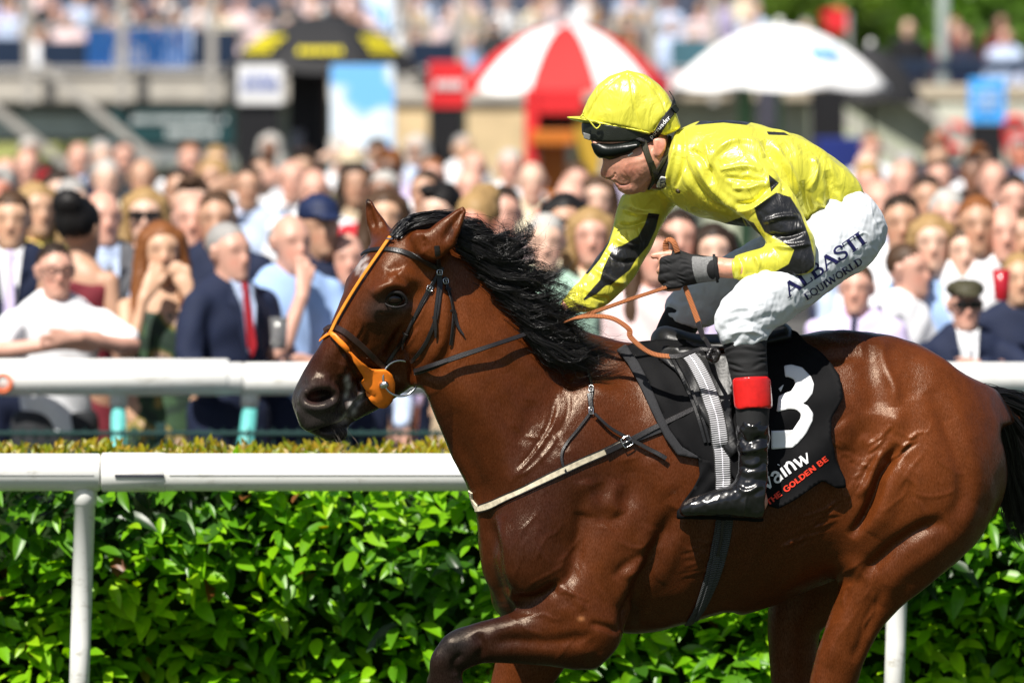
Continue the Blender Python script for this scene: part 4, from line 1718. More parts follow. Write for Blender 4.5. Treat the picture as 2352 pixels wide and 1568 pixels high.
# eye
pe, ne = dr.hit(*ZA(686, 642))
eye_m, nt, b = new_mat('horse_eye')
b.inputs['Base Color'].default_value = (0.010, 0.004, 0.0025, 1)
b.inputs['Roughness'].default_value = 0.10
b.inputs['Specular IOR Level'].default_value = 0.45
ef = Field(pe - 0.05, pe + 0.05, 0.003)
ef.ball(pe + norm(CAMP - pe) * -0.012, (0.031, 0.026, 0.024), k=0)
v_, f_ = ef.mesh()
link('eyeball', raw_mesh(v_, f_), eye_m, horse)
# eyelids
lid = simple('dark_eyelid_skin', (0.010, 0.008, 0.008), 0.6, 0.25, bump=0.3, bscale=400)
for nm, pts_, r_ in (('upper_eyelid', ((628, 662), (645, 628), (680, 606), (720, 612), (748, 640), (756, 668)), .0058),
                     ('lower_eyelid', ((628, 662), (650, 680), (690, 690), (730, 684), (756, 668)), .0034)):
    pp = catmull([W(*ZA(*q), pe[1] - (0.004 + 0.014 * (1 - (abs(q[0] - 690) / 75) ** 2))) for q in pts_], 5)
    rad = r_ * (0.45 + 0.55 * np.sin(np.linspace(0.1, 3.04, len(pp))))
    mb = MB()
    mb.tube(pp, rad, 8)
    mb.build(nm, lid, horse, smooth=True)
# ================================================================== the jockey
KB = 900.0 / 2016.0 * 0.91875           # picture units per unit of the traced close-up
YN = norm((-0.12, 1.0, 0.0))


def JF(fd, st, N=YN, k=0.02, p=2.0, grow=0.0, Z=ZB, kb=KB, sub=False, cap=1.0):
    C = [W(*Z(x, y), d) for x, y, d, a, b in st]
    fd.loft(C, [a * kb * PX(d) for x, y, d, a, b in st], [b * kb * PX(d) for x, y, d, a, b in st], N, k=k, p=p, grow=grow, sub=sub, cap=cap)


KC = 680.0 / 1777.0 * 0.91875
TORSO = [(1640, 790, 0.02, 150, 300), (1460, 720, 0.0, 228, 345), (1260, 680, -0.02, 285, 370), (1060, 655, -0.03, 296, 385),
         (870, 635, -0.04, 262, 360), (740, 610, -0.05, 185, 270)]
UPARM = [(1000, 580, -0.17, 168, 130), (1110, 715, -0.22, 170, 128), (1225, 850, -0.26, 150, 118), (1325, 990, -0.285, 128, 105),
         (1385, 1110, -0.30, 105, 92), (1405, 1170, -0.30, 88, 85)]
FOREARM = [(1400, 1165, -0.30, 98, 90), (1260, 1165, -0.30, 106, 92), (1130, 1178, -0.29, 90, 82), (1012, 1190, -0.28, 72, 70)]
FARARM = [(560, 760, 0.09, 150, 130), (500, 870, 0.10, 136, 115), (455, 985, 0.09, 128, 108), (395, 1110, 0.06, 122, 100),
          (305, 1240, 0.02, 116, 92), (215, 1330, -0.02, 106, 85), (120, 1390, -0.06, 86, 75)]
THIGH = [(1690, 900, -0.02, 200, 280), (1640, 1000, -0.10, 215, 200), (1500, 1120, -0.18, 190, 165), (1350, 1250, -0.25, 178, 150), (1200, 1360, -0.31, 168, 140),
         (1080, 1450, -0.335, 150, 128), (1040, 1500, -0.34, 138, 122)]
FTHIGH = [(1600, 950, 0.14, 190, 180), (1350, 1090, 0.22, 165, 150), (1080, 1215, 0.27, 140, 130), (880, 1330, 0.29, 140, 125), (770, 1400, 0.30, 140, 120)]
SHIN = [(1000, 60, -0.34, 150, 135), (1000, 160, -0.345, 138, 120), (1020, 300, -0.35, 122, 115), (1045, 500, -0.355, 112, 108), (1052, 720, -0.36, 98, 95), (1055, 950, -0.36, 92, 88),
        (1050, 1100, -0.36, 105, 86)]
FSHIN = [(650, -100, 0.29, 130, 115), (560, 40, 0.29, 120, 110), (500, 180, 0.29, 112, 105), (440, 400, 0.28, 100, 95), (430, 700, 0.27, 90, 85), (450, 1000, 0.27, 88, 80)]
FOOT = [(1100, 1190, -0.365, 95, 72), (1000, 1180, -0.37, 98, 80), (850, 1190, -0.375, 84, 86), (700, 1215, -0.375, 62, 78), (620, 1235, -0.375, 42, 60)]
FFOOT = [(480, 1120, 0.27, 95, 72), (380, 1150, 0.265, 90, 80), (250, 1180, 0.26, 76, 80), (120, 1200, 0.26, 55, 70)]

# ---- body: one continuous figure, most of it under the clothes
BF = Field(W(1290, 1250, -0.46), W(2070, 150, 0.42), 0.0052)
shrink = -0.016
JF(BF, TORSO, k=0.02, grow=-0.03, p=2.2)
JF(BF, [(x, y, d, a * .72, b * .72) for x, y, d, a, b in UPARM[:-1]] + [(1380, 1150, -0.297, 66, 64)], k=0.03)
JF(BF, [(1375, 1155, -0.298, 70, 66), (1260, 1165, -0.298, 76, 70), (1130, 1180, -0.288, 64, 60), (1012, 1190, -0.28, 56, 54), (930, 1184, -0.275, 58, 54), (860, 1190, -0.265, 64, 56)], k=0.02)
JF(BF, FARARM + [(60, 1420, -0.075, 60, 55)], k=0.03, grow=shrink)
JF(BF, THIGH, k=0.03, grow=shrink)
JF(BF, FTHIGH, k=0.03, grow=shrink)
JF(BF, SHIN, k=0.02, grow=-0.012, Z=ZC, kb=KC)
JF(BF, FSHIN, k=0.02, grow=-0.012, Z=ZC, kb=KC)
JF(BF, FOOT, k=0.02, grow=-0.010, Z=ZC, kb=KC)
JF(BF, FFOOT, k=0.02, grow=-0.010, Z=ZC, kb=KC)
# neck, head
JF(BF, [(760, 640, -0.06, 120, 130), (660, 590, -0.07, 115, 118), (560, 560, -0.07, 120, 120)], k=0.03)
FN = norm((-0.06, 1.0, 0.0))
JF(BF, [(440, 310, -0.07, 180, 140), (440, 390, -0.07, 195, 150), (430, 500, -0.07, 192, 152), (425, 600, -0.07, 160, 132), (430, 690, -0.07, 112, 96)],
   N=FN, k=0.03, p=2.2)
JF(BF, [(560, 560, -0.07, 90, 130), (510, 640, -0.07, 82, 118), (450, 715, -0.07, 58, 84), (418, 742, -0.07, 38, 56)], N=FN, k=0.03)      # jaw
JF(BF, [(400, 745, -0.07, 34, 44), (430, 755, -0.07, 26, 46)], N=FN, k=0.02)
JF(BF, [(262, 500, -0.07, 40, 100), (300, 512, -0.09, 40, 110)], N=FN, k=0.03)                                                             # brow
JF(BF, [(312, 545, -0.07, 26, 24), (300, 610, -0.07, 34, 22), (290, 662, -0.07, 28, 26)], N=FN, k=0.010)                                   # nose
JF(BF, [(330, 664, -0.092, 20, 16), (310, 672, -0.088, 16, 14)], N=FN, k=0.008)                                                            # nostril wing
JF(BF, [(354, 708, -0.07, 14, 36), (374, 712, -0.082, 11, 26)], N=FN, k=0.016)                                                              # lips
JF(BF, [(368, 735, -0.07, 12, 34), (388, 737, -0.080, 10, 24)], N=FN, k=0.016)
JF(BF, [(430, 590, -0.125, 62, 30), (490, 600, -0.13, 60, 28)], N=FN, k=0.04)                                                              # cheekbone
# ear
JF(BF, [(600, 470, -0.145, 40, 14), (604, 510, -0.148, 38, 14), (590, 552, -0.145, 24, 12)], N=FN, k=0.006)
# the gloved near hand round the reins: palm, four fingers, thumb
JF(BF, [(860, 1190, -0.265, 62, 54), (770, 1195, -0.258, 78, 50), (690, 1200, -0.25, 82, 46)], k=0.012)
FING = []
for i in range(4):
    y = 1140 + 46 * i
    r = (24, 25, 24, 21)[i]
    o = (8, 0, 6, 22)[i]
    FING.append([(705 + o * .5, y - 4, -0.262, r, r), (632 + o, y + 6, -0.258, r, r), (608 + o, y + 16, -0.232, r, r),
                 (630 + o, y + 22, -0.205, r * .95, r * .95), (690 + o, y + 20, -0.200, r * .85, r * .85)])
THUMB = [(760, 1140, -0.24, 30, 30), (690, 1112, -0.235, 27, 26), (620, 1112, -0.235, 23, 23), (566, 1120, -0.235, 18, 19)]
for st in FING:
    JF(BF, st, k=0.004)
JF(BF, THUMB, k=0.006)
# far hand in the mane
JF(BF, [(60, 1420, -0.075, 55, 45), (0, 1450, -0.085, 62, 40), (-50, 1470, -0.095, 50, 38)], k=0.015)
for i in range(4):
    JF(BF, [(-40 + 18 * i, 1450 + 22 * i, -0.105, 20, 20), (-90 + 18 * i, 1475 + 24 * i, -0.11, 19, 19), (-105 + 18 * i, 1515 + 20 * i, -0.10, 18, 18), (-70 + 18 * i, 1530 + 18 * i, -0.085, 16, 16)], k=0.004)
JF(BF, [(20, 1420, -0.10, 22, 22), (-50, 1420, -0.115, 20, 20), (-95, 1440, -0.115, 17, 17)], k=0.005)
FACE_OUT = zl(ZB, (165, 380), (222, 480), (232, 500), (262, 545), (290, 575), (283, 610), (268, 660), (270, 682), (290, 692), (330, 690), (348, 700), (346, 716), (362, 722), (356, 736), (372, 744),
              (378, 758), (398, 774), (430, 779), (470, 772), (520, 750))
FACE_OUT = FACE_OUT + [(1500, 470), (1400, 620), (1210, 640), (1210, 1300), (2100, 1300), (2100, 800), (1985, 715), (2028, 600), (2032, 520), (1985, 440), (1930, 380), (1850, 320), (1700, 284), (1590, 276), (1590, 150), (1300, 150)]
BF.outline(FACE_OUT, k=0.003)
v_, f_ = BF.mesh()
v_ = relax(v_, f_, 1, 0.3)
jbody_me = refine(subdivided(v_, f_, 1), (1370, 300, 1560, 460, -0.05))
js = Sculpt(jbody_me)
js.gain = 0.3
B_ = lambda *p: zl(ZB, *p)
js.stroke(B_((300, 690), (330, 684), (352, 672)), 2.2, -2.5)
js.stroke(B_((345, 655), (362, 672), (352, 690)), 3, -3)
js.stroke(B_((352, 700), (380, 722), (410, 724), (428, 718)), 2.2, -4.5, taper=False)
js.stroke(B_((400, 700), (425, 712), (440, 735)), 4, -2)
js.stroke(B_((372, 660), (420, 690), (448, 730)), 4, -2.2)
js.stroke(B_((440, 620), (485, 660), (500, 700), (490, 740)), 5, -2.2)
js.stroke(B_((330, 570), (390, 590), (470, 590)), 8, -4)
js.stroke(B_((400, 620), (450, 640)), 9, 2.5)
js.stroke(B_((395, 752), (430, 748), (450, 740)), 4, 1.5)
js.blob(ZB(600, 505), 6, -6, 11)
js.stroke(B_((572, 455), (600, 448), (630, 470), (632, 515), (600, 556)), 3, 2.5, taper=False)
for (a_, b_) in (((480, 640), (540, 665)), ((470, 660), (530, 690)), ((455, 560), (520, 575))):
    js.stroke([ZB(*a_), ZB(*b_)], 2.0, -0.9)
js.stroke(B_((320, 690), (345, 676), (356, 650)), 3, -3.5)
js.stroke(B_((352, 702), (385, 722), (425, 720)), 2.4, -4)
js.stroke(B_((345, 712), (375, 728)), 2.6, 2.5)
js.stroke(B_((560, 600), (540, 680), (480, 745), (430, 768)), 5, 4)
js.stroke(B_((470, 690), (440, 650), (420, 610)), 7, -3.5)
js.stroke(B_((420, 600), (480, 590), (540, 570)), 6, 4)
js.stroke(B_((395, 640), (430, 690), (440, 730)), 3, -2.5)
js.stroke(B_((372, 752), (395, 748)), 3, -2)
js.noise(0.03, 0.25, 5)
jbody_me = js.done()
uv = proj(get_co(jbody_me))
SK = np.array((0.62, 0.30, 0.205))
jc = np.tile(SK, (len(uv), 1))


def jspot(p, r, ry=None):
    q = uv - np.asarray(p)
    return np.exp(-(q[:, 0] / r) ** 2 - (q[:, 1] / (ry or r)) ** 2)[:, None]


for p, r, ry, c, w in ((ZB(285, 665), 14, 12, (0.50, 0.13, 0.085), .7), (ZB(440, 640), 26, 20, (0.50, 0.15, 0.10), .55), (ZB(605, 510), 14, 22, (0.52, 0.15, 0.10), .6),
                       (ZB(388, 726), 18, 5, (0.42, 0.14, 0.11), .7), (ZB(390, 723), 16, 1.6, (0.10, 0.025, 0.02), .9), (ZB(322, 687), 5, 2.6, (0.10, 0.03, 0.02), .85), (ZB(430, 750), 26, 16, (0.36, 0.17, 0.12), .5),
                       (ZB(500, 690), 26, 22, (0.38, 0.18, 0.13), .45), (ZB(366, 694), 16, 6, (0.36, 0.16, 0.11), .4)):
    w_ = jspot(p, r, ry) * w
    jc = jc * (1 - w_) + np.array(c) * w_
attr_c(jbody_me, 'coat', jc)
skin_m, nt, b = new_mat('skin')
at = nd(nt, 'ShaderNodeAttribute', attribute_name='coat')
tc = nd(nt, 'ShaderNodeTexCoord')
n1 = nd(nt, 'ShaderNodeTexNoise', i_Scale=90.0, i_Detail=5.0)
nt.links.new(tc.outputs['Object'], n1.inputs['Vector'])
r1 = nd(nt, 'ShaderNodeMapRange')
for i_, v2 in ((1, .3), (2, .7), (3, .86), (4, 1.1)):
    r1.inputs[i_].default_value = v2
nt.links.new(n1.outputs[0], r1.inputs[0])
vm = nd(nt, 'ShaderNodeVectorMath', operation='SCALE')
nt.links.new(at.outputs['Color'], vm.inputs[0])
nt.links.new(r1.outputs[0], vm.inputs['Scale'])
nt.links.new(vm.outputs[0], b.inputs['Base Color'])
b.inputs['Roughness'].default_value = 0.45
b.inputs['Subsurface Weight'].default_value = 0.12
b.inputs['Subsurface Radius'].default_value = (0.012, 0.004, 0.002)
n2 = nd(nt, 'ShaderNodeTexNoise', i_Scale=700.0, i_Detail=3.0)
nt.links.new(tc.outputs['Object'], n2.inputs['Vector'])
bp = nd(nt, 'ShaderNodeBump', i_Strength=0.25, i_Distance=0.0008)
nt.links.new(n2.outputs[0], bp.inputs['Height'])
nt.links.new(bp.outputs[0], b.inputs['Normal'])
MATS['skin'] = skin_m
jockey = thing('person', W(1750, 1200, -0.03), 'jockey in shiny yellow and black silks crouching over the galloping horse', 'person')
link('body', jbody_me, skin_m, jockey)

# ---- silk jacket
JK = Field(W(1270, 760, -0.44), W(2060, 220, 0.34), 0.0052)
JF(JK, TORSO, k=0.02, p=2.3)
JF(JK, UPARM, k=0.045)
JF(JK, [(1000, 560, -0.12, 175, 150), (900, 600, -0.10, 170, 170), (780, 620, -0.06, 150, 170)], k=0.05)
JF(JK, FARARM, k=0.05)
JF(JK, FOREARM, k=0.03)
JF(JK, [(830, 520, -0.07, 130, 160), (740, 560, -0.07, 140, 150), (670, 590, -0.07, 150, 140)], k=0.03)     # collar stand
JF(JK, [(1010, 1190, -0.28, 62, 60), (960, 1188, -0.277, 56, 54), (900, 1188, -0.27, 56, 54)], k=0.004, sub=True)
JF(JK, [(640, 600, -0.07, 128, 126), (560, 560, -0.07, 130, 126)], k=0.01, sub=True)                          # neck opening
JK_OUT = B_((655, 560), (672, 480), (690, 420), (745, 392), (800, 375), (900, 362), (1000, 358), (1100, 374), (1180, 404), (1300, 420), (1420, 468), (1560, 558), (1680, 658), (1736, 728),
            (1742, 770), (1712, 850), (1640, 900), (1560, 940), (1470, 952), (1478, 1060), (1480, 1160), (1462, 1208), (1400, 1222), (1240, 1262), (1090, 1276), (1022, 1266), (1006, 1200), (1012, 1115),
            (1100, 1085), (1235, 1052), (1205, 1052), (1050, 1058), (960, 1030), (860, 992), (790, 945), (745, 890), (645, 885), (625, 990), (565, 1115), (470, 1235), (390, 1335), (300, 1412), (200, 1432), (40, 1450),
            (30, 1410), (95, 1330), (200, 1200), (240, 1150), (290, 1080), (335, 960), (352, 900), (380, 770), (430, 772), (520, 745), (600, 742), (640, 735))
JK.outline(JK_OUT, k=0.006)
v_, f_ = JK.mesh()
v_ = relax(v_, f_, 2, 0.5)
jacket_me = subdivided(v_, f_, 1)
js = Sculpt(jacket_me)
# big folds
js.gain = 1.5
js.stroke(B_((700, 420), (690, 520), (660, 640), (640, 730)), 5, 5)
js.stroke(B_((742, 420), (735, 540), (720, 640), (690, 740)), 5, -6)
js.stroke(B_((730, 560), (790, 700), (900, 830), (1010, 880)), 8, -7)
js.stroke(B_((800, 560), (860, 690), (960, 800), (1040, 860)), 8, 6)
js.stroke(B_((780, 520), (860, 600), (900, 720)), 7, -6)
js.stroke(B_((850, 470), (880, 560), (880, 640)), 8, 6)
js.stroke(B_((1180, 470), (1260, 600), (1310, 700), (1300, 780)), 8, -9)
js.stroke(B_((1220, 470), (1300, 590), (1360, 690), (1400, 800)), 8, 6)
js.stroke(B_((1020, 830), (1120, 820), (1220, 730), (1290, 690)), 7, -7)
js.stroke(B_((1030, 870), (1140, 850), (1250, 760)), 7, 6)
js.stroke(B_((880, 570), (1000, 480), (1120, 480), (1200, 560)), 8, 5)
js.stroke(B_((940, 640), (1060, 620), (1180, 640)), 6, 5)
js.stroke(B_((960, 680), (1080, 690), (1200, 700)), 6, -5)
js.stroke(B_((1000, 740), (1100, 740), (1190, 710)), 6, 5)
js.stroke(B_((1400, 700), (1430, 800), (1460, 920)), 8, -7)
js.stroke(B_((1460, 560), (1480, 640), (1440, 760)), 8, 6)
js.stroke(B_((1540, 640), (1560, 760), (1540, 900)), 8, -6)
js.stroke(B_((1600, 760), (1620, 850), (1560, 920)), 7, 6)
js.stroke(B_((1480, 800), (1560, 860), (1680, 840)), 6, 6)
js.stroke(B_((1210, 1000), (1310, 1010), (1420, 980)), 6, -6)
js.stroke(B_((1180, 930), (1290, 900), (1390, 900)), 6, 5)
js.stroke(B_((1230, 1060), (1340, 1070), (1450, 1050)), 6, 5)
js.stroke(B_((1040, 1110), (1060, 1180), (1050, 1260)), 5, -6)
js.stroke(B_((1010, 1110), (1020, 1190), (1018, 1265)), 5, 4)
js.stroke(B_((1130, 1110), (1160, 1170), (1150, 1240)), 6, 5)
js.stroke(B_((380, 850), (480, 880), (600, 880)), 6, 4)
js.stroke(B_((350, 940), (450, 950), (540, 920)), 6, -5)
js.stroke(B_((330, 1010), (420, 1060), (520, 1050)), 6, 5)
js.stroke(B_((280, 1090), (380, 1150), (480, 1150)), 6, -5)
js.stroke(B_((220, 1190), (330, 1260), (420, 1270)), 7, 6)
js.stroke(B_((140, 1290), (230, 1350), (320, 1360)), 6, -6)
js.stroke(B_((90, 1350), (180, 1400), (260, 1400)), 6, 5)
# crumpled satin
js.gain = 1.0
js.waves(B_((900, 470), (1150, 420), (1290, 700), (1030, 860), (900, 700)), 0.6, 55, 2.18, 21, soft=20)
js.waves(B_((1040, 560), (1220, 620), (1200, 760), (1030, 830)), -0.2, 27, 1.28, 22, soft=14)
js.waves(B_((760, 500), (900, 560), (1000, 860), (800, 850)), 1.0, 50, 1.92, 23, soft=16)
js.waves(B_((1440, 700), (1720, 720), (1700, 850), (1460, 940)), 1.2, 55, 2.30, 24, soft=16)
js.waves(B_((1150, 860), (1420, 880), (1470, 1150), (1250, 1050)), 0.1, 46, 1.79, 25, soft=14)
js.waves(B_((1020, 1110), (1350, 1080), (1420, 1210), (1020, 1260)), 1.3, 42, 1.66, 26, soft=12)
js.waves(B_((360, 850), (620, 880), (500, 1150), (280, 1130)), 0.5, 46, 1.66, 27, soft=14)
js.waves(B_((280, 1100), (470, 1200), (300, 1400), (60, 1420)), 0.3, 37, 1.92, 28, soft=12)
js.waves(B_((1280, 440), (1560, 580), (1480, 720), (1300, 640)), 0.5, 85, 1.54, 29, soft=20)
js.noise(0.12, 2.0, 32)
jacket_me = js.done()
uv = proj(get_co(jacket_me))
pats = [B_((1212, 662), (1272, 712), (1225, 765)),
        B_((1132, 850), (1258, 764), (1335, 790), (1392, 880), (1440, 1010), (1470, 1130), (1467, 1182), (1425, 1215), (1250, 1250), (1100, 1282), (1080, 1262), (1230, 1218), (1325, 1165), (1356, 1085), (1290, 1042), (1190, 985), (1150, 910)),
        B_((748, 842), (775, 905), (850, 950), (925, 953), (1062, 902), (1078, 940), (1105, 1000), (1062, 1012), (1058, 1070), (950, 1020), (860, 1000), (780, 950)),
        B_((1066, 905), (1130, 935), (1206, 1052), (1120, 1000)),
        B_((540, 878), (602, 886), (580, 972), (538, 1062), (470, 1140), (438, 1195), (330, 1282), (300, 1286), (250, 1332), (180, 1370), (176, 1360), (270, 1252), (286, 1190), (342, 1073), (392, 1062), (482, 1010), (520, 940)),
        B_((330, 940), (346, 960), (318, 1050), (268, 1140), (200, 1222), (180, 1215), (250, 1100)),
        B_((800, 388), (850, 345), (1000, 335), (1115, 372), (1090, 388), (960, 374), (860, 382)), B_((1200, 422), (1300, 428), (1332, 446), (1212, 442))]
pd = np.full(len(uv), 1e3)
for q in pats:
    pd = np.minimum(pd, poly_sd(uv, q))
attr_f(jacket_me, 'pat', pd)
hem = np.minimum(np.abs(poly_sd(uv, B_((1330, 770), (1415, 880), (1462, 1010), (1490, 1150), (1470, 1230), (1440, 1200), (1476, 1140), (1444, 1010), (1395, 885), (1310, 775)))), 99)
attr_f(jacket_me, 'hem', hem)


def satin(name, c_main, c_pat, rough=0.22):
    m, nt, b = new_mat(name)
    at = nd(nt, 'ShaderNodeAttribute', attribute_name='pat')
    lt = nd(nt, 'ShaderNodeMapRange')
    for i_, v2 in ((1, -0.9), (2, 0.9), (3, 1.0), (4, 0.0)):
        lt.inputs[i_].default_value = v2
    nt.links.new(at.outputs['Fac'], lt.inputs[0])
    mx = nd(nt, 'ShaderNodeMix', data_type='RGBA')
    mx.inputs[6].default_value = (*c_main, 1)
    mx.inputs[7].default_value = (*c_pat, 1)
    nt.links.new(lt.outputs[0], mx.inputs[0])
    nt.links.new(mx.outputs[2], b.inputs['Base Color'])
    tc = nd(nt, 'ShaderNodeTexCoord')
    n1 = nd(nt, 'ShaderNodeTexNoise', i_Scale=19.0, i_Detail=3.0, i_Distortion=1.8)
    mp = nd(nt, 'ShaderNodeMapping')
    mp.inputs['Rotation'].default_value = (0, 0.7, 0)
    mp.inputs['Scale'].default_value = (1.0, 1.0, 0.4)
    nt.links.new(tc.outputs['Object'], mp.inputs[0])
    nt.links.new(mp.outputs[0], n1.inputs['Vector'])
    n2 = nd(nt, 'ShaderNodeTexNoise', i_Scale=1500.0, i_Detail=2.0)
    nt.links.new(tc.outputs['Object'], n2.inputs['Vector'])
    bp = nd(nt, 'ShaderNodeBump', i_Strength=0.42, i_Distance=0.02)
    nt.links.new(n1.outputs[0], bp.inputs['Height'])
    bp2 = nd(nt, 'ShaderNodeBump', i_Strength=0.12, i_Distance=0.0005)
    nt.links.new(n2.outputs[0], bp2.inputs['Height'])
    nt.links.new(bp.outputs[0], bp2.inputs['Normal'])
    nt.links.new(bp2.outputs[0], b.inputs['Normal'])
    b.inputs['Roughness'].default_value = rough
    b.inputs['Specular IOR Level'].default_value = 0.8
    b.inputs['Metallic'].default_value = 0.30
    b.inputs['Anisotropic'].default_value = 0.5
    b.inputs['Sheen Weight'].default_value = 0.1
    return m


silk_m = satin('yellow_satin', (0.74, 0.70, 0.06), (0.010, 0.010, 0.011), 0.36)
jacket = link('silk_jacket', jacket_me, silk_m, jockey)

# ---- white breeches
BR = Field(W(1480, 850, -0.48), W(2070, 420, 0.45), 0.0058)
JF(BR, [(1700, 860, 0.03, 165, 300), (1560, 800, 0.02, 190, 320)], k=0.04)
JF(BR, THIGH, k=0.05)
JF(BR, FTHIGH, k=0.05)
JF(BR, [(990, 20, -0.34, 165, 140), (995, 80, -0.345, 155, 135), (1000, 120, -0.345, 140, 125)], k=0.03, Z=ZC, kb=KC)
JF(BR, [(700, -110, 0.295, 150, 125), (640, -50, 0.29, 140, 122), (600, 10, 0.29, 130, 118)], k=0.03, Z=ZC, kb=KC)
BR_OUT = B_((1500, 700), (1745, 752), (1790, 800), (1830, 850), (1866, 915), (1884, 975), (1884, 1070), (1870, 1130), (1845, 1190), (1760, 1272), (1600, 1352), (1480, 1444), (1400, 1500), (1340, 1530), (1300, 1560), (1255, 1592), (1100, 1625), (945, 1660),
            (950, 1620), (925, 1540), (930, 1470), (950, 1420), (990, 1385), (960, 1450), (900, 1500), (800, 1530), (720, 1500), (612, 1470), (606, 1420), (622, 1370), (700, 1310), (800, 1265), (880, 1240), (900, 1200), (905, 1130), (960, 1085), (1070, 1030), (1200, 960))
BR.outline(BR_OUT, k=0.006)
v_, f_ = BR.mesh()
v_ = relax(v_, f_, 2, 0.5)
br_me = subdivided(v_, f_, 1)
js = Sculpt(br_me)
js.waves(B_((930, 1400), (1100, 1380), (1300, 1400), (1320, 1560), (940, 1660)), -0.3, 32, 2.40, 41, soft=10)
js.waves(B_((1500, 1330), (1760, 1180), (1880, 1000), (1870, 1120), (1640, 1330), (1400, 1490)), -0.65, 35, 2.08, 42, soft=10)
js.waves(B_((1480, 960), (1740, 780), (1870, 930), (1800, 960), (1700, 900), (1500, 1010)), -0.3, 28, 1.92, 43, soft=10)
js.waves(B_((610, 1300), (900, 1260), (990, 1350), (900, 1500), (620, 1480)), 0.3, 32, 2.56, 44, soft=10)
js.waves(B_((1060, 1320), (1300, 1270), (1420, 1380), (1200, 1480)), 0.9, 54, 1.92, 45, soft=14)
js.stroke(B_((1290, 1270), (1340, 1330), (1360, 1420)), 4, 3)
js.stroke(B_((1360, 1420), (1560, 1330), (1800, 1130), (1790, 1060)), 2.5, 2.4)
js.stroke(B_((1800, 1060), (1740, 990), (1560, 1110)), 2.5, 2.0)
js.stroke(B_((1780, 770), (1790, 880), (1850, 1010)), 3, 2.2)
js.stroke(B_((960, 1440), (1060, 1410), (1150, 1430)), 6, 4)
js.stroke(B_((960, 1500), (1080, 1480), (1180, 1510)), 6, -4)
js.stroke(B_((980, 1560), (1090, 1540), (1190, 1560)), 5, 4)
js.noise(0.06, 1.3, 46)
js.noise(0.03, 0.5, 47)
br_me = js.done()
white_m = simple('white_breeches_nylon', (0.62, 0.65, 0.69), 0.5, 0.35, noise=0.05, nscale=30, bump=0.25, bscale=700, sheen=0.1)
breeches = link('breeches', br_me, white_m, jockey)
# ---- helmet with silk cover
HM = Field(W(*ZB(60, 500), -0.26), W(*ZB(760, 40), 0.12), 0.004)
hc = W(*ZB(440, 320), -0.07)
JF(HM, [(445, 190, -0.07, 165, 135), (438, 250, -0.07, 240, 176), (435, 320, -0.07, 272, 190), (440, 390, -0.07, 272, 190)], N=FN, k=0.03)
JF(HM, [(600, 360, -0.07, 125, 165), (640, 405, -0.07, 85, 150)], N=FN, k=0.05)
HM.outline(B_((165, 372), (172, 310), (200, 240), (250, 170), (320, 115), (400, 86), (425, 78), (440, 84), (520, 104), (600, 160), (650, 220), (680, 280), (705, 350), (722, 400), (680, 425), (625, 448), (585, 425), (540, 436),
               (420, 398), (300, 378)), k=0.006)
JF(HM, [(450, 470, -0.07, 190, 160), (480, 560, -0.07, 190, 160)], N=FN, k=0.004, sub=True)
v_, f_ = HM.mesh()
hm_me = subdivided(relax(v_, f_, 2), f_, 1)
js = Sculpt(hm_me)
js.stroke(B_((432, 84), (445, 180), (460, 280), (500, 420)), 3.0, -2.5, taper=False)
js.stroke(B_((420, 86), (330, 150), (250, 240), (190, 350)), 3.0, -2.5, taper=False)
js.stroke(B_((440, 86), (540, 150), (620, 260), (660, 400)), 3.0, -2.5, taper=False)
js.waves(B_((200, 250), (420, 110), (470, 330), (250, 370)), -0.4, 60, 1.4, 51, soft=16)
js.waves(B_((470, 130), (640, 240), (690, 400), (520, 400)), 1.0, 54, 1.8, 52, soft=16)
js.stroke(B_((560, 430), (600, 380), (680, 300)), 5, -3)
js.blob(ZB(428, 84), 7, 4)
js.noise(0.09, 0.8, 53)
hm_me = js.done()
attr_f(hm_me, 'pat', np.full(len(hm_me.vertices), 99.0))
helmet = thing('riding_helmet', W(*ZB(440, 420), -0.07), 'riding helmet under yellow satin cover with peak on the jockey', 'helmet')
link('silk_cover', hm_me, silk_m, helmet)
# peak: curved plate
PK = Field(W(*ZB(60, 470), -0.26), W(*ZB(620, 300), 0.12), 0.0035)
JF(PK, [(92, 346, -0.07, 12, 60), (150, 352, -0.07, 17, 110), (230, 368, -0.07, 20, 150), (330, 388, -0.07, 20, 172), (440, 410, -0.07, 20, 186), (540, 432, -0.07, 16, 186)], N=FN, k=0.01)
PK.outline(B_((80, 340), (130, 338), (200, 335), (560, 400), (560, 445), (520, 440), (420, 412), (330, 396), (240, 384), (150, 376), (85, 352)), k=0.004)
v_, f_ = PK.mesh()
pk_me = subdivided(relax(v_, f_, 1), f_, 1)
attr_f(pk_me, 'pat', np.full(len(pk_me.vertices), 99.0))
link('peak', pk_me, silk_m, helmet)
# tied bow at the front
mb = MB()
for pts_ in (((170, 330), (190, 345), (215, 370), (245, 405), (262, 398), (268, 380), (230, 362)), ((180, 310), (172, 328), (160, 345), (190, 352), (215, 366))):
    mb.tube(catmull([W(*ZB(*q), -0.165) for q in pts_], 4), 0.0042, 8, flat=0.5)
bm_ = mb.build('bow', None, helmet, smooth=True)
attr_f(bm_.data, 'pat', np.full(len(bm_.data.vertices), 99.0))
bm_.data.materials.append(silk_m)
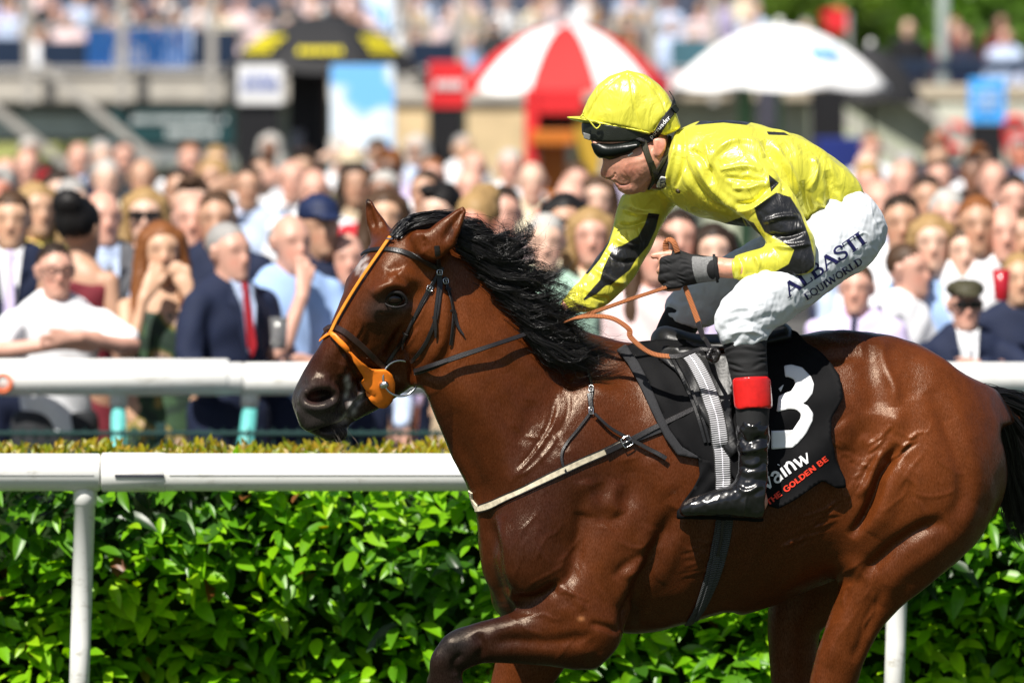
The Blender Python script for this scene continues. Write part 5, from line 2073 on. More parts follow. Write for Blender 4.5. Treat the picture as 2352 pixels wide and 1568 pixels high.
# black shell rim under the peak
SH = Field(W(*ZB(120, 540), -0.27), W(*ZB(760, 330), 0.13), 0.004)
JF(SH, [(405, 350, -0.07, 240, 176), (398, 440, -0.07, 238, 172), (405, 480, -0.07, 228, 166)], N=FN, k=0.02)
SH.outline(B_((162, 368), (300, 380), (420, 400), (540, 432), (600, 440), (560, 470), (480, 474), (400, 482), (280, 482), (200, 470), (168, 440)), k=0.005)
v_, f_ = SH.mesh()
shell_m = simple('black_helmet_shell', (0.012, 0.014, 0.010), 0.32, 0.5, noise=0.3, bump=0.5, bscale=350)
link('shell_rim', subdivided(v_, f_, 1), shell_m, helmet)
badge = simple('dull_badge', (0.16, 0.16, 0.15), 0.4, 0.5)
HBOX = (1290, 150, 1620, 480)
drk = Drape([jbody_me, hm_me], HBOX)
shell_dr = Drape([bpy.data.objects[helmet.children[-1].name].data])
me, _, _ = sheet_mesh(shell_dr, np.array(B_((175, 428), (215, 440), (213, 474), (178, 462))), 3, 0.002, 0.001)
link('badge', me, badge, helmet)
# chin strap
olive = simple('dark_olive_strap', (0.035, 0.033, 0.018), 0.5, 0.4, bump=0.6, bscale=500)
strap('chin_strap', drk, B_((510, 478), (530, 550), (552, 610), (566, 660)), 15, 0.006, olive, helmet, lift=0.002, step=4)
strap('ear_strap', drk, B_((655, 455), (650, 520), (620, 590), (575, 655)), 9, 0.004, olive, helmet, lift=0.003, step=4)
strap('chin_strap', drk, B_((566, 655), (560, 700), (535, 740)), 9, 0.005, shell_m, helmet, lift=0.003, step=4)
strap('clip', drk, B_((548, 590), (575, 675)), 14, 0.009, shell_m, helmet, lift=0.004, step=4)

# goggles
gog = thing('racing_goggles', W(*ZB(350, 540), -0.16), 'black wraparound racing goggles with lettered strap on jockey', 'goggles')
lens_m, nt, b = new_mat('dark_goggle_lens')
b.inputs['Base Color'].default_value = (0.004, 0.006, 0.005, 1)
b.inputs['Roughness'].default_value = 0.30
b.inputs['Specular IOR Level'].default_value = 0.18
GL = Field(W(*ZB(180, 620), -0.20), W(*ZB(540, 440), 0.06), 0.0032)
JF(GL, [(300, 520, -0.07, 78, 150), (340, 528, -0.085, 70, 138), (420, 515, -0.105, 58, 120), (500, 495, -0.12, 36, 100)], N=FN, k=0.015)
GL.outline(B_((214, 486), (300, 490), (400, 482), (500, 462), (508, 500), (455, 530), (440, 556), (400, 585), (368, 597), (330, 590), (296, 572), (262, 574), (236, 545)), k=0.004)
v_, f_ = GL.mesh()
gl_me = subdivided(relax(v_, f_, 1), f_, 1)
link('lens', gl_me, lens_m, gog)
drg = Drape([hm_me, jbody_me, gl_me], HBOX)
elastic = simple('black_elastic', (0.010, 0.010, 0.011), 0.55, 0.35, bump=0.5, bscale=700)
strap('elastic_strap', drg, B_((480, 480), (560, 458), (600, 410), (640, 350), (672, 300), (676, 250), (650, 205)), 17, 0.003, elastic, gog, lift=0.0035, step=4)
strap('slider', drg, B_((668, 312), (686, 286)), 20, 0.004, shell_m, gog, lift=0.008, step=4)
strap('lens_mark', drg, B_((425, 560), (452, 543)), 3, 0.001, simple('white_print', (0.8, 0.8, 0.8), 0.6), gog, lift=0.001, step=3)

# ---- lettering laid on cloth
def lay_mesh(name, dr, T2, tris, mat, parent, lift):
    """2-D shapes in picture units laid on a surface"""
    V, ok = [], True
    last = None
    for x, y in T2:
        p, n = dr.hit(x, y)
        if p is None:
            p, n = last if last else (W(x, y, -0.3), np.array((0, -1., 0)))
        last = (p, n)
        V.append(p + n * lift)
    me = pymesh(name, V, tris)
    return link(name, me, mat, parent)


def strokes_mesh(strokes, org, ex, ey, step=4.0):
    """letter strokes ((x,y),(x,y),...), width in letter units -> grid of small quads in picture units"""
    V, F, k = [], [], 0
    for st in strokes:
        pts, w = np.asarray(st[0], float), st[1]
        if len(pts) > 2 and not (len(st) > 2 and st[2] == 'poly'):
            pts = catmull(pts, 5)
        pts = resample(pts, step / np.linalg.norm(ex))
        T = np.gradient(pts, axis=0)
        T /= np.linalg.norm(T, axis=1)[:, None] + 1e-9
        Nn = np.stack((-T[:, 1], T[:, 0]), 1)
        b = len(V)
        for i in range(len(pts)):
            for s_ in (-.5, 0, .5):
                q = pts[i] + Nn[i] * w * s_
                V.append((org[0] + ex[0] * q[0] + ey[0] * q[1], org[1] + ex[1] * q[0] + ey[1] * q[1]))
        for i in range(len(pts) - 1):
            for j in range(2):
                F.append((b + i * 3 + j, b + i * 3 + j + 1, b + i * 3 + 4 + j, b + i * 3 + 3 + j))
    return V, F


TH, TN, SF = 0.20, 0.09, 0.07      # thick, thin, serif
GLYPH = {
    'A': (0.92, [(((.08, 0), (.46, 1)), TN), (((.84, 0), (.46, 1)), TH), (((.22, .36), (.70, .36)), SF), (((-.06, .03), (.22, .03)), SF), (((.64, .03), (.98, .03)), SF)]),
    'L': (0.74, [(((.22, 0), (.22, 1)), TH), (((.04, .97), (.42, .97)), SF), (((.04, .03), (.68, .03)), SF), (((.66, .0), (.68, .28)), SF)]),
    'B': (0.78, [(((.2, 0), (.2, 1)), TH), (((.04, .97), (.42, .97), (.60, .90), (.64, .75), (.58, .60), (.3, .53)), TN * 1.3), (((.3, .53), (.60, .48), (.70, .28), (.62, .08), (.40, .03), (.04, .03)), TN * 1.5)]),
    'S': (0.66, [(((.56, .72), (.52, .92), (.32, 1.0), (.12, .88), (.14, .66), (.34, .52), (.54, .38), (.56, .14), (.34, .0), (.12, .08), (.08, .3)), TN * 1.5)]),
    'T': (0.78, [(((.39, 0), (.39, .97)), TH), (((.02, .97), (.76, .97)), SF), (((.03, .72), (.03, .98)), SF), (((.75, .72), (.75, .98)), SF), (((.2, .03), (.58, .03)), SF)]),
    'I': (0.42, [(((.2, 0), (.2, 1)), TH), (((.02, .97), (.38, .97)), SF), (((.02, .03), (.38, .03)), SF)]),
    'E': (0.72, [(((.2, 0), (.2, 1)), TH), (((.04, .97), (.62, .97)), SF), (((.2, .52), (.52, .52)), SF), (((.04, .03), (.66, .03)), SF), (((.61, .76), (.62, .98)), SF), (((.65, .02), (.66, .26)), SF)]),
    'Q': (0.90, [(((.45, 1), (.14, .8), (.10, .5), (.14, .2), (.45, 0), (.76, .2), (.80, .5), (.76, .8), (.45, 1)), TN * 1.5), (((.45, .1), (.62, -.12), (.86, -.2)), TN)]),
    'U': (0.84, [(((.2, 1), (.2, .3), (.28, .06), (.46, .0), (.62, .08), (.68, .3), (.68, 1)), TN * 1.4), (((.04, .97), (.36, .97)), SF), (((.54, .97), (.82, .97)), SF)]),
    'W': (1.18, [(((.08, 1), (.34, 0)), TH), (((.34, 0), (.58, .95)), TN), (((.52, 1), (.82, 0)), TH), (((.82, 0), (1.08, 1)), TN), (((-.04, .97), (.24, .97)), SF), (((.94, .97), (1.18, .97)), SF)]),
    'O': (0.88, [(((.44, 1), (.14, .8), (.10, .5), (.14, .2), (.44, 0), (.74, .2), (.78, .5), (.74, .8), (.44, 1)), TN * 1.5)]),
    'R': (0.84, [(((.2, 0), (.2, 1)), TH), (((.04, .97), (.42, .97), (.62, .88), (.64, .70), (.54, .54), (.3, .5)), TN * 1.3), (((.42, .5), (.78, .03)), TH), (((.04, .03), (.36, .03)), SF), (((.68, .03), (.88, .03)), SF)]),
    'D': (0.86, [(((.2, 0), (.2, 1)), TH), (((.04, .97), (.4, .97), (.68, .82), (.76, .5), (.68, .18), (.4, .03), (.04, .03)), TN * 1.4)]),
    'a': (0.60, [(((.08, .5), (.24, .62), (.40, .54), (.44, .38), (.44, .0)), .15), (((.44, .36), (.16, .30), (.08, .12), (.20, .0), (.36, .05), (.44, .18)), .12)]),
    'v': (0.58, [(((.02, .62), (.28, 0)), .16), (((.28, 0), (.52, .62)), .08)]),
    'i': (0.26, [(((.12, 0), (.12, .6)), .15), (((.10, .80), (.14, .82)), .15)]),
    'l': (0.26, [(((.12, 0), (.12, 1.0)), .15)]),
    'n': (0.60, [(((.12, 0), (.12, .6)), .15), (((.12, .42), (.28, .62), (.44, .52), (.48, .3), (.48, 0)), .14)]),
    'w': (0.84, [(((.02, .62), (.22, 0)), .15), (((.22, 0), (.40, .58)), .08), (((.36, .62), (.56, 0)), .15), (((.56, 0), (.76, .62)), .08)]),
    'p': (0.6, [(((.1, .6), (.1, -.3)), .12), (((.1, .5), (.36, .6), (.5, .3), (.34, 0), (.1, .1)), .12)]),
    'e': (0.56, [(((.08, .32), (.46, .34), (.40, .58), (.2, .58), (.06, .3), (.2, .02), (.46, .08)), .12)]),
    'r': (0.44, [(((.1, .6), (.1, 0)), .12), (((.1, .4), (.24, .58), (.42, .56)), .12)]),
    's': (0.48, [(((.4, .52), (.2, .6), (.08, .46), (.36, .2), (.28, .02), (.04, .1)), .12)]),
    'u': (0.6, [(((.1, .6), (.12, .12), (.3, .0), (.46, .14), (.48, .6)), .12), (((.48, .5), (.5, 0)), .12)]),
    'd': (0.6, [(((.48, 0), (.48, 1)), .12), (((.48, .5), (.24, .6), (.08, .3), (.24, 0), (.48, .1)), .12)]),
    'H': (0.8, [(((.12, 0), (.12, 1)), .22), (((.64, 0), (.64, 1)), .22), (((.12, .5), (.64, .5)), .2)]),
    'G': (0.84, [(((.70, .80), (.44, 1), (.14, .76), (.14, .26), (.44, 0), (.72, .18), (.72, .45), (.48, .46)), .21)]),
    'N': (0.84, [(((.12, 0), (.12, 1)), .22), (((.12, .95), (.68, .05)), .22), (((.68, 0), (.68, 1)), .22)]),
    ' ': (0.4, []),
}
SANS = {
    'T': (0.74, [(((.35, 0), (.35, .9)), .22), (((.02, .9), (.68, .9)), .2)]),
    'E': (0.66, [(((.12, 0), (.12, 1)), .22), (((.12, .9), (.56, .9)), .2), (((.12, .5), (.52, .5)), .18), (((.12, .1), (.58, .1)), .2)]),
    'O': (0.9, [(((.42, .95), (.14, .74), (.14, .26), (.42, .05), (.70, .26), (.70, .74), (.42, .95)), .21)]),
    'L': (0.62, [(((.12, 0), (.12, 1)), .22), (((.12, .1), (.56, .1)), .2)]),
    'D': (0.82, [(((.12, 0), (.12, 1)), .22), (((.12, .92), (.44, .9), (.66, .7), (.66, .3), (.44, .1), (.12, .08)), .2)]),
    'B': (0.78, [(((.12, 0), (.12, 1)), .22), (((.12, .92), (.44, .9), (.58, .74), (.44, .54), (.12, .52)), .18), (((.12, .52), (.50, .5), (.64, .28), (.48, .08), (.12, .08)), .19)]),
}


def write(text, dr, p0, p1, height, mat, parent, name, lift, sans=False, slant=0.0, up=None):
    """word from p0 to p1 along its base line, in picture units; each letter an object"""
    gl = [(SANS.get(c) if sans and c in SANS else GLYPH[c]) for c in text]
    tot = sum(g[0] for g in gl)
    p0, p1 = np.array(p0, float), np.array(p1, float)
    ex = (p1 - p0) / tot
    u = ex / np.linalg.norm(ex)
    ey = (np.array((u[1], -u[0])) if up is None else norm(up)) * height + u * slant * height
    x = 0.0
    for c, g in zip(text, gl):
        for j, s_ in enumerate(g[1]):
            pass
        if g[1]:
            V, F = [], []
            for j, s_ in enumerate(g[1]):
                v2, f2 = strokes_mesh([s_], p0 + ex * x, ex, ey)
                F += [tuple(q + len(V) for q in f) for f in f2]
                V += v2
            lay_mesh(name, dr, V, F, mat, parent, lift)
        x += g[0]


navy = simple('navy_embroidery', (0.012, 0.012, 0.075), 0.6, 0.3, noise=0.2, nscale=300)
drb = Drape([br_me], (1750, 500, 2050, 730))
write('ALBASTI', drb, ZB(1325, 1352), ZB(1765, 1042), 31, navy, breeches, 'letter', 0.0018)
write('EQUIWORLD', drb, ZB(1425, 1368), ZB(1742, 1158), 16, navy, breeches, 'letter', 0.0018)
whitep = simple('white_print', (0.8, 0.8, 0.8), 0.6)
drs = Drape([o.data for o in gog.children if o.name.startswith('elastic')] + [hm_me], HBOX)
write('persuader', drs, ZB(556, 466), ZB(664, 348), 10, whitep, gog, 'letter', 0.0012)

# ---- black roll neck and collar label
RN_ = Field(W(*ZB(460, 800), -0.24), W(*ZB(820, 420), 0.12), 0.005)
JF(RN_, [(800, 600, -0.06, 118, 125), (700, 600, -0.07, 118, 122), (600, 590, -0.07, 122, 124)], k=0.02, grow=0.004)
RN_.outline(B_((640, 430), (665, 480), (640, 560), (600, 640), (560, 700), (525, 735), (560, 744), (640, 742), (760, 700), (760, 430)), k=0.004)
v_, f_ = RN_.mesh()
rn_me = subdivided(relax(v_, f_, 1), f_, 1)
link('roll_neck', rn_me, elastic, jockey)
me, _, _ = sheet_mesh(Drape([rn_me, jacket_me], HBOX), np.array(B_((590, 700), (612, 668), (642, 676), (636, 738), (580, 740))), 3, 0.002, 0.004)
lab = link('collar_label', me, whitep, jockey)
write('STI', Drape([me]), ZB(632, 738), ZB(634, 682), 11, navy, lab, 'letter', 0.001, up=(-1, 0.1))
bt = MB()
p, n = Drape([jacket_me], HBOX).hit(*ZB(706, 757))
bt.tube([p + n * 0.0, p + n * 0.004], [0.008, 0.006], 12)
bt.build('button', simple('brown_button', (0.05, 0.03, 0.015), 0.4), jockey)

# ---- glove and knitted cuff
GV = Field(W(*ZB(560, 1340), -0.34), W(*ZB(960, 1050), -0.14), 0.0032)
JF(GV, [(905, 1190, -0.272, 64, 60), (860, 1190, -0.265, 66, 58), (770, 1195, -0.258, 82, 54), (690, 1200, -0.25, 86, 50)], k=0.012, grow=0.003)
for st in FING:
    JF(GV, st[:3], k=0.004, grow=0.0025)
JF(GV, THUMB[:2], k=0.006, grow=0.003)
GV.outline(B_((940, 1100), (940, 1300), (640, 1310), (590, 1255), (600, 1200), (600, 1140), (632, 1085), (760, 1085)), k=0.003)
v_, f_ = GV.mesh()
gv_me = subdivided(relax(v_, f_, 1), f_, 1)
js = Sculpt(gv_me)
js.waves(B_((610, 1110), (800, 1110), (800, 1300), (620, 1300)), 0.2, 12, 0.9, 61, soft=6)
gv_me = js.done()
glove_m = simple('black_glove_fabric', (0.013, 0.013, 0.014), 0.7, 0.3, noise=0.3, bump=0.6, bscale=900)
link('glove', gv_me, glove_m, jockey)

cuff_m, nt, b = new_mat('grey_knit')
tc = nd(nt, 'ShaderNodeTexCoord')
wv = nd(nt, 'ShaderNodeTexNoise', i_Scale=900.0, i_Detail=2.0)
nt.links.new(tc.outputs['Object'], wv.inputs['Vector'])
cr = nd(nt, 'ShaderNodeValToRGB')
cr.color_ramp.elements[0].color = (0.03, 0.03, 0.03, 1)
cr.color_ramp.elements[1].color = (0.32, 0.32, 0.32, 1)
cr.color_ramp.elements[0].position, cr.color_ramp.elements[1].position = 0.35, 0.65
nt.links.new(wv.outputs[0], cr.inputs[0])
nt.links.new(cr.outputs[0], b.inputs['Base Color'])
b.inputs['Roughness'].default_value = 0.9
CU = Field(W(*ZB(760, 1300), -0.34), W(*ZB(950, 1090), -0.16), 0.0035)
JF(CU, [(940, 1188, -0.274, 72, 66), (850, 1190, -0.264, 78, 66), (770, 1195, -0.258, 86, 62)], k=0.01)
CU.outline(B_((772, 1112), (850, 1126), (905, 1116), (928, 1262), (850, 1272), (806, 1286), (785, 1200)), k=0.003)
v_, f_ = CU.mesh()
link('cuff', subdivided(v_, f_, 1), cuff_m, jockey)
strap('cuff_edge', Drape([gv_me] + [jockey.children[-1].data]), B_((906, 1114), (918, 1190), (926, 1264)), 6, 0.003, glove_m, jockey, lift=0.001, step=4)

# ---- boots
patent = simple('black_patent_leather', (0.006, 0.006, 0.007), 0.22, 0.5, coat=0.35, bump=0.2, bscale=90)
sock_m = simple('black_stretch_sock', (0.014, 0.014, 0.015), 0.75, 0.3, bump=0.5, bscale=500)
red_m = simple('red_patent_band', (0.62, 0.012, 0.012), 0.22, 0.5, noise=0.12, nscale=50, coat=0.4)


def boot(shin, foot, label, out=None, near=True):
    t = thing('riding_boot', W(*ZC(foot[0][0], foot[0][1] + 90), foot[0][2]), label, 'boot')
    lo = W(*ZC(min(q[0] for q in foot) - 120, 1380), foot[0][2] - 0.12)
    hi = W(*ZC(max(q[0] for q in shin) + 180, shin[0][1] - 60), foot[0][2] + 0.14)
    f = Field(lo, hi, 0.005)
    JF(f, [q for q in shin if q[1] > 520] or shin[-2:], k=0.02, Z=ZC, kb=KC, grow=0.006)
    JF(f, foot, k=0.03, Z=ZC, kb=KC, grow=0.005)
    # sole and heel
    if out is not None:
        f.outline(out, k=0.004)
    v_, f_ = f.mesh()
    me = subdivided(relax(v_, f_, 2), f_, 1)
    if near:
        js = Sculpt(me)
        js.waves(zl(ZC, (930, 590), (1170, 590), (1160, 1080), (940, 1050)), 0.35, 46, 3.6, 71, soft=10)
        js.stroke(zl(ZC, (940, 700), (1010, 800), (1130, 760)), 6, -5)
        js.stroke(zl(ZC, (960, 650), (1050, 690), (1120, 640)), 7, 6)
        js.stroke(zl(ZC, (950, 860), (1060, 850), (1150, 820)), 7, 6)
        js.stroke(zl(ZC, (950, 950), (1050, 970), (1140, 930)), 6, -5)
        js.stroke(zl(ZC, (940, 1090), (1020, 1120), (1120, 1070)), 7, 5)
        js.stroke(zl(ZC, (1010, 1140), (1000, 1210), (985, 1290)), 2.5, 2)
        js.stroke(zl(ZC, (580, 1262), (700, 1270), (850, 1278), (1000, 1300), (1110, 1325)), 2.5, -3)
        js.noise(0.04, 0.8, 72)
        me = js.done()
    link('boot_leather', me, patent, t)
    # stocking above the boot
    f = Field(lo, hi, 0.005)
    top = [q for q in shin if q[1] <= 720]
    JF(f, top, k=0.02, Z=ZC, kb=KC, grow=0.002)
    f.cut(W(*ZC(1000, shin[1][1] - 40 if near else shin[0][1] + 30), foot[0][2]), (0.05, 0, 1), 0.0)
    v_, f_ = f.mesh()
    me2 = subdivided(relax(v_, f_, 1), f_, 1)
    if near:
        js = Sculpt(me2)
        js.waves(zl(ZC, (850, 120), (1150, 100), (1160, 370), (890, 370)), -0.15, 17, 1.8, 73, soft=6)
        me2 = js.done()
    link('stocking', me2, sock_m, t)
    f = Field(lo, hi, 0.005)
    JF(f, [q for q in shin if 100 < q[1] < 800], k=0.02, Z=ZC, kb=KC, grow=0.010)
    if near:
        f.outline(zl(ZC, (915, 378), (1040, 368), (1166, 366), (1186, 580), (1060, 572), (930, 590)), k=0.003)
    else:
        f.cut(W(*ZC(450, 190), 0.28), (0, 0, 1))
        f.cut(W(*ZC(450, 400), 0.28), (0, 0, -1))
    v_, f_ = f.mesh()
    link('red_band', subdivided(relax(v_, f_, 1), f_, 1), red_m, t)
    return t


boot_out = zl(ZC, (925, 560), (1165, 560), (1160, 760), (1150, 1000), (1130, 1160), (1128, 1240), (1125, 1300), (1090, 1328), (1000, 1298), (860, 1280), (700, 1275), (575, 1285), (560, 1240), (590, 1200), (640, 1160), (760, 1120), (860, 1060), (920, 1000), (955, 900), (935, 740))
near_boot = boot(SHIN, FOOT, 'near black patent riding boot with red band and wrinkled black stocking', boot_out)
far_boot = boot(FSHIN, FFOOT, 'far black riding boot with red band mostly hidden behind the horse', None, near=False)
# ================================================================== saddle, cloths, girth, reins
C_ = lambda *p: zl(ZC, *p)


def cloth_fn(seed, amp, wl):
    rs = np.random.RandomState(seed)
    ks = [(rs.normal(size=2), rs.rand() * 6.3) for _ in range(7)]

    def fn(u):
        a = sum(math.sin((u[0] * k[0] + u[1] * k[1]) * 3.0 / wl + p) for k, p in ks) / 3.0
        return amp * a
    return fn


pad = thing('saddle_pad', W(*ZC(400, 800), -0.33), 'black saddle pad with charcoal felt border behind horse shoulder', 'saddle pad')
me, _, _ = sheet_mesh(dr, np.array(C_((196, 190), (270, 168), (420, 150), (760, 160), (880, 300), (900, 700), (930, 1010), (800, 1100), (770, 960), (690, 902), (590, 838), (500, 722), (430, 572), (370, 432), (290, 292))),
                      8, 0.006, 0.006, cloth_fn(1, 0.003, 60), sm=2)
pad_me = me
link('pad_fabric', me, black_cloth, pad)
me, _, _ = sheet_mesh(dr, np.array(C_((158, 214), (212, 184), (305, 298), (385, 446), (442, 588), (502, 720), (585, 832), (690, 894), (692, 908), (555, 882), (475, 772), (395, 612), (315, 444), (236, 302))),
                      6, 0.010, 0.008, sm=1)
link('felt_border', me, grey_pad, pad)
me, _, _ = sheet_mesh(dr, np.array(C_((690, 900), (800, 930), (880, 1010), (1100, 1200), (1120, 1310), (900, 1300), (640, 1290), (562, 1290), (560, 1240), (590, 1190), (660, 1090), (700, 1010))), 7, 0.005, 0.012, cloth_fn(2, 0.006, 40), sm=2)
link('pad_flap', me, black_cloth, pad)
flap_me = me

num = thing('number_cloth', W(*ZC(1400, 900), -0.33), 'black number cloth with white 3 and sponsor lettering hanging behind saddle', 'saddle cloth')
NUM = np.array(C_((860, 170), (1140, 138), (1268, 95), (1340, 108), (1400, 180), (1480, 240), (1560, 308), (1606, 380), (1628, 520), (1590, 590), (1552, 650), (1552, 760), (1572, 900), (1634, 1040), (1640, 1088), (1580, 1090), (1492, 1040),
                  (1440, 1072), (1300, 1162), (1200, 1218), (1140, 1200), (1000, 1200), (900, 1000), (880, 600)))


def num_fn(u):
    x, y = u
    a = 0.012 * math.sin((x - 1900) / 24.0 + (y - 900) / 60.0) * np.clip((y - 800) / 250, 0, 1)
    b_ = 0.020 * np.clip((y - 1020) / 150, 0, 1)
    return 0.006 + a * 0.4 + b_ + 0.003 * math.sin(y / 17.0 + x / 31.0)


me, _, _ = sheet_mesh(dr, NUM, 7, 0.004, 0.010, num_fn, sm=3)
num_me = me
numcloth = link('cloth', me, black_cloth, num)
drn = Drape([num_me])
THREE = C_((1170, 722), (1310, 718), (1362, 640), (1364, 610), (1335, 585), (1290, 580), (1205, 600), (1218, 500), (1255, 480), (1300, 465), (1328, 420), (1320, 390), (1285, 372), (1262, 374), (1254, 300), (1300, 292), (1370, 310), (1430, 370), (1450, 420), (1440, 480),
           (1400, 532), (1375, 545), (1410, 560), (1445, 610), (1440, 660), (1400, 740), (1350, 800), (1310, 834), (1250, 836), (1170, 844))
white_num = simple('white_number_vinyl', (0.8, 0.8, 0.82), 0.45, 0.4)
me, _, _ = sheet_mesh(drn, np.array(THREE), 5, 0.0012, 0.001)
link('number_three', me, white_num, numcloth)
me, _, _ = sheet_mesh(drn, np.array(C_((1218, 448), (1252, 420), (1232, 472))), 4, 0.0012, 0.001)
link('number_three', me, white_num, numcloth)
red_print = simple('red_print', (0.72, 0.045, 0.02), 0.55, 0.3)
green_print = simple('green_print', (0.10, 0.16, 0.05), 0.55, 0.3)
write('vaiın'.replace('ı', 'i')[:3] + 'n', drn, ZC(1140, 1112), ZC(1345, 968), 40, white_num, numcloth, 'letter', 0.002)
write('w', drn, ZC(1345, 968), ZC(1440, 918), 36, white_num, numcloth, 'letter', 0.002)
write('THE GOLDEN BE', drn, ZC(1152, 1212), ZC(1548, 912), 13, red_print, numcloth, 'letter', 0.002, sans=True)

# racing saddle: small, glossy, under the jockey
sad = thing('racing_saddle', W(*ZC(700, 500), -0.3), 'small glossy black racing saddle under the jockey', 'saddle')
drp = Drape([horse_me, pad_me, num_me], (1400, 700, 1950, 1300))
patent2 = simple('black_saddle_leather', (0.007, 0.007, 0.008), 0.42, 0.35, bump=0.3, bscale=120)
me, _, _ = sheet_mesh(drp, np.array(C_((430, 258), (470, 190), (600, 200), (760, 250), (900, 235), (930, 420), (905, 620), (960, 860), (900, 900), (800, 760), (720, 640), (640, 480), (540, 340))), 7, 0.007, 0.006, cloth_fn(3, 0.003, 40), sm=3)
flap2 = me
link('saddle_flap', me, patent2, sad)
SD = Field(W(1480, 850, -0.30), W(1900, 700, 0.25), 0.006)
LF(SD, [(1530, 782, -0.05, 34, 60), (1600, 792, -0.03, 26, 110), (1700, 785, -0.01, 22, 140), (1790, 768, 0.0, 30, 120)], k=0.02)
v_, f_ = SD.mesh()
link('saddle_seat', subdivided(v_, f_, 1), patent2, sad)
for off, w_ in ((0, 8), (26, 7)):
    strap('stirrup_leather', Drape([horse_me, pad_me, flap2], (1400, 700, 1800, 1300)), C_((520 + off, 250), (590 + off, 380), (650 + off, 520), (700 + off, 660), (740 + off, 800)), w_, 0.004, patent2, sad, lift=0.003)
strap('edge_piping', Drape([flap2]), C_((445, 262), (540, 350), (640, 490), (720, 650)), 3, 0.003, leather, sad, lift=0.001)

# webbing materials that know their length and width
def strap_uv(o):
    me = o.data
    n = len(me.vertices)
    c = np.tile(np.array((-1, -1, -.8, .8, 1, 1.0)), n // 6 + 1)[:n]
    co = get_co(me)
    mid = co[3::6]
    s_ = np.concatenate(([0], np.cumsum(np.linalg.norm(np.diff(mid, axis=0), axis=1))))
    s_ = np.repeat(s_, 6)[:n]
    attr_f(me, 'along', s_)
    attr_f(me, 'across', c)
    return o


def webbing(name, dark, light, pitch, centre=None, duty=0.5):
    m, nt, b = new_mat(name)
    al = nd(nt, 'ShaderNodeAttribute', attribute_name='along')
    ac = nd(nt, 'ShaderNodeAttribute', attribute_name='across')
    mu = nd(nt, 'ShaderNodeMath', operation='MULTIPLY')
    mu.inputs[1].default_value = 6.283 / pitch
    nt.links.new(al.outputs['Fac'], mu.inputs[0])
    sn = nd(nt, 'ShaderNodeMath', operation='SINE')
    nt.links.new(mu.outputs[0], sn.inputs[0])
    mr = nd(nt, 'ShaderNodeMapRange')
    mr.inputs[1].default_value, mr.inputs[2].default_value = -0.35, 0.35
    nt.links.new(sn.outputs[0], mr.inputs[0])
    ab = nd(nt, 'ShaderNodeMath', operation='ABSOLUTE')
    nt.links.new(ac.outputs['Fac'], ab.inputs[0])
    mx = nd(nt, 'ShaderNodeMix', data_type='RGBA')
    mx.inputs[6].default_value, mx.inputs[7].default_value = (*dark, 1), (*light, 1)
    nt.links.new(mr.outputs[0], mx.inputs[0])
    last = mx
    if centre:
        for (a0, a1, colr) in centre:
            c1 = nd(nt, 'ShaderNodeMath', operation='COMPARE')
            c1.inputs[1].default_value, c1.inputs[2].default_value = (a0 + a1) / 2, (a1 - a0) / 2
            nt.links.new(ab.outputs[0], c1.inputs[0])
            m2 = nd(nt, 'ShaderNodeMix', data_type='RGBA')
            nt.links.new(c1.outputs[0], m2.inputs[0])
            nt.links.new(last.outputs[2], m2.inputs[6])
            m2.inputs[7].default_value = (*colr, 1)
            last = m2
    nt.links.new(last.outputs[2], b.inputs['Base Color'])
    b.inputs['Roughness'].default_value = 0.75
    bp = nd(nt, 'ShaderNodeBump', i_Strength=0.6, i_Distance=0.0012)
    nt.links.new(sn.outputs[0], bp.inputs['Height'])
    nt.links.new(bp.outputs[0], b.inputs['Normal'])
    return m


sur_m = webbing('striped_surcingle_webbing', (0.02, 0.02, 0.024), (0.55, 0.55, 0.58), 0.0062, [(0.0, 0.06, (0.7, 0.68, 0.75)), (0.88, 1.01, (0.03, 0.03, 0.03))])
gir_m = webbing('dark_girth_webbing', (0.010, 0.011, 0.012), (0.055, 0.06, 0.062), 0.0055)
drp2 = Drape([horse_me, pad_me, flap2, flap_me, num_me], (1500, 700, 1950, 1500))
gir = thing('girth', W(*ZC(850, 1200), -0.36), 'grey ribbed webbing girth and surcingle round the horse belly', 'girth')
strap_uv(strap('surcingle', drp2, C_((622, 228), (680, 300), (740, 420), (795, 580), (828, 740), (848, 900), (858, 1100), (862, 1200)), (34, 36, 40, 40, 40, 38, 36, 36), 0.004, sur_m, gir, lift=0.005, step=4))
strap_uv(strap('girth_strap', dr, D_((1712, 640), (1690, 780), (1655, 930), (1610, 1060), (1560, 1170), (1510, 1232)), (40, 40, 38, 34, 28, 20), 0.006, gir_m, gir, lift=0.003, step=4))
strap_uv(strap('girth_strap', dr, D_((1690, 640), (1680, 740), (1665, 850), (1640, 960), (1600, 1080), (1550, 1200)), (19, 19, 17, 12, 10, 8), 0.004, gir_m, gir, lift=0.010, step=4))
strap('girth_buckle_strap', dr, D_((1694, 660), (1686, 760), (1668, 850)), 7, 0.003, leather, gir, lift=0.015, step=4)

# ---- reins
def free_strap(name, pts, wpx, thick, mat, parent, N=(0.1, -1, 0.3), uvs=False):
    P = catmull([W(x, y, d) for x, y, d in pts], 8)
    P = resample(P, 0.006)
    Nn = np.tile(norm(N), (len(P), 1))
    wd = np.interp(np.linspace(0, 1, len(P)), np.linspace(0, 1, np.size(wpx)), np.atleast_1d(wpx)) * PX(-0.3)
    V, F = ribbon(P, Nn, wd, thick)
    o = link(name, pymesh(name, V, F, False), mat, parent)
    return strap_uv(o) if uvs else o


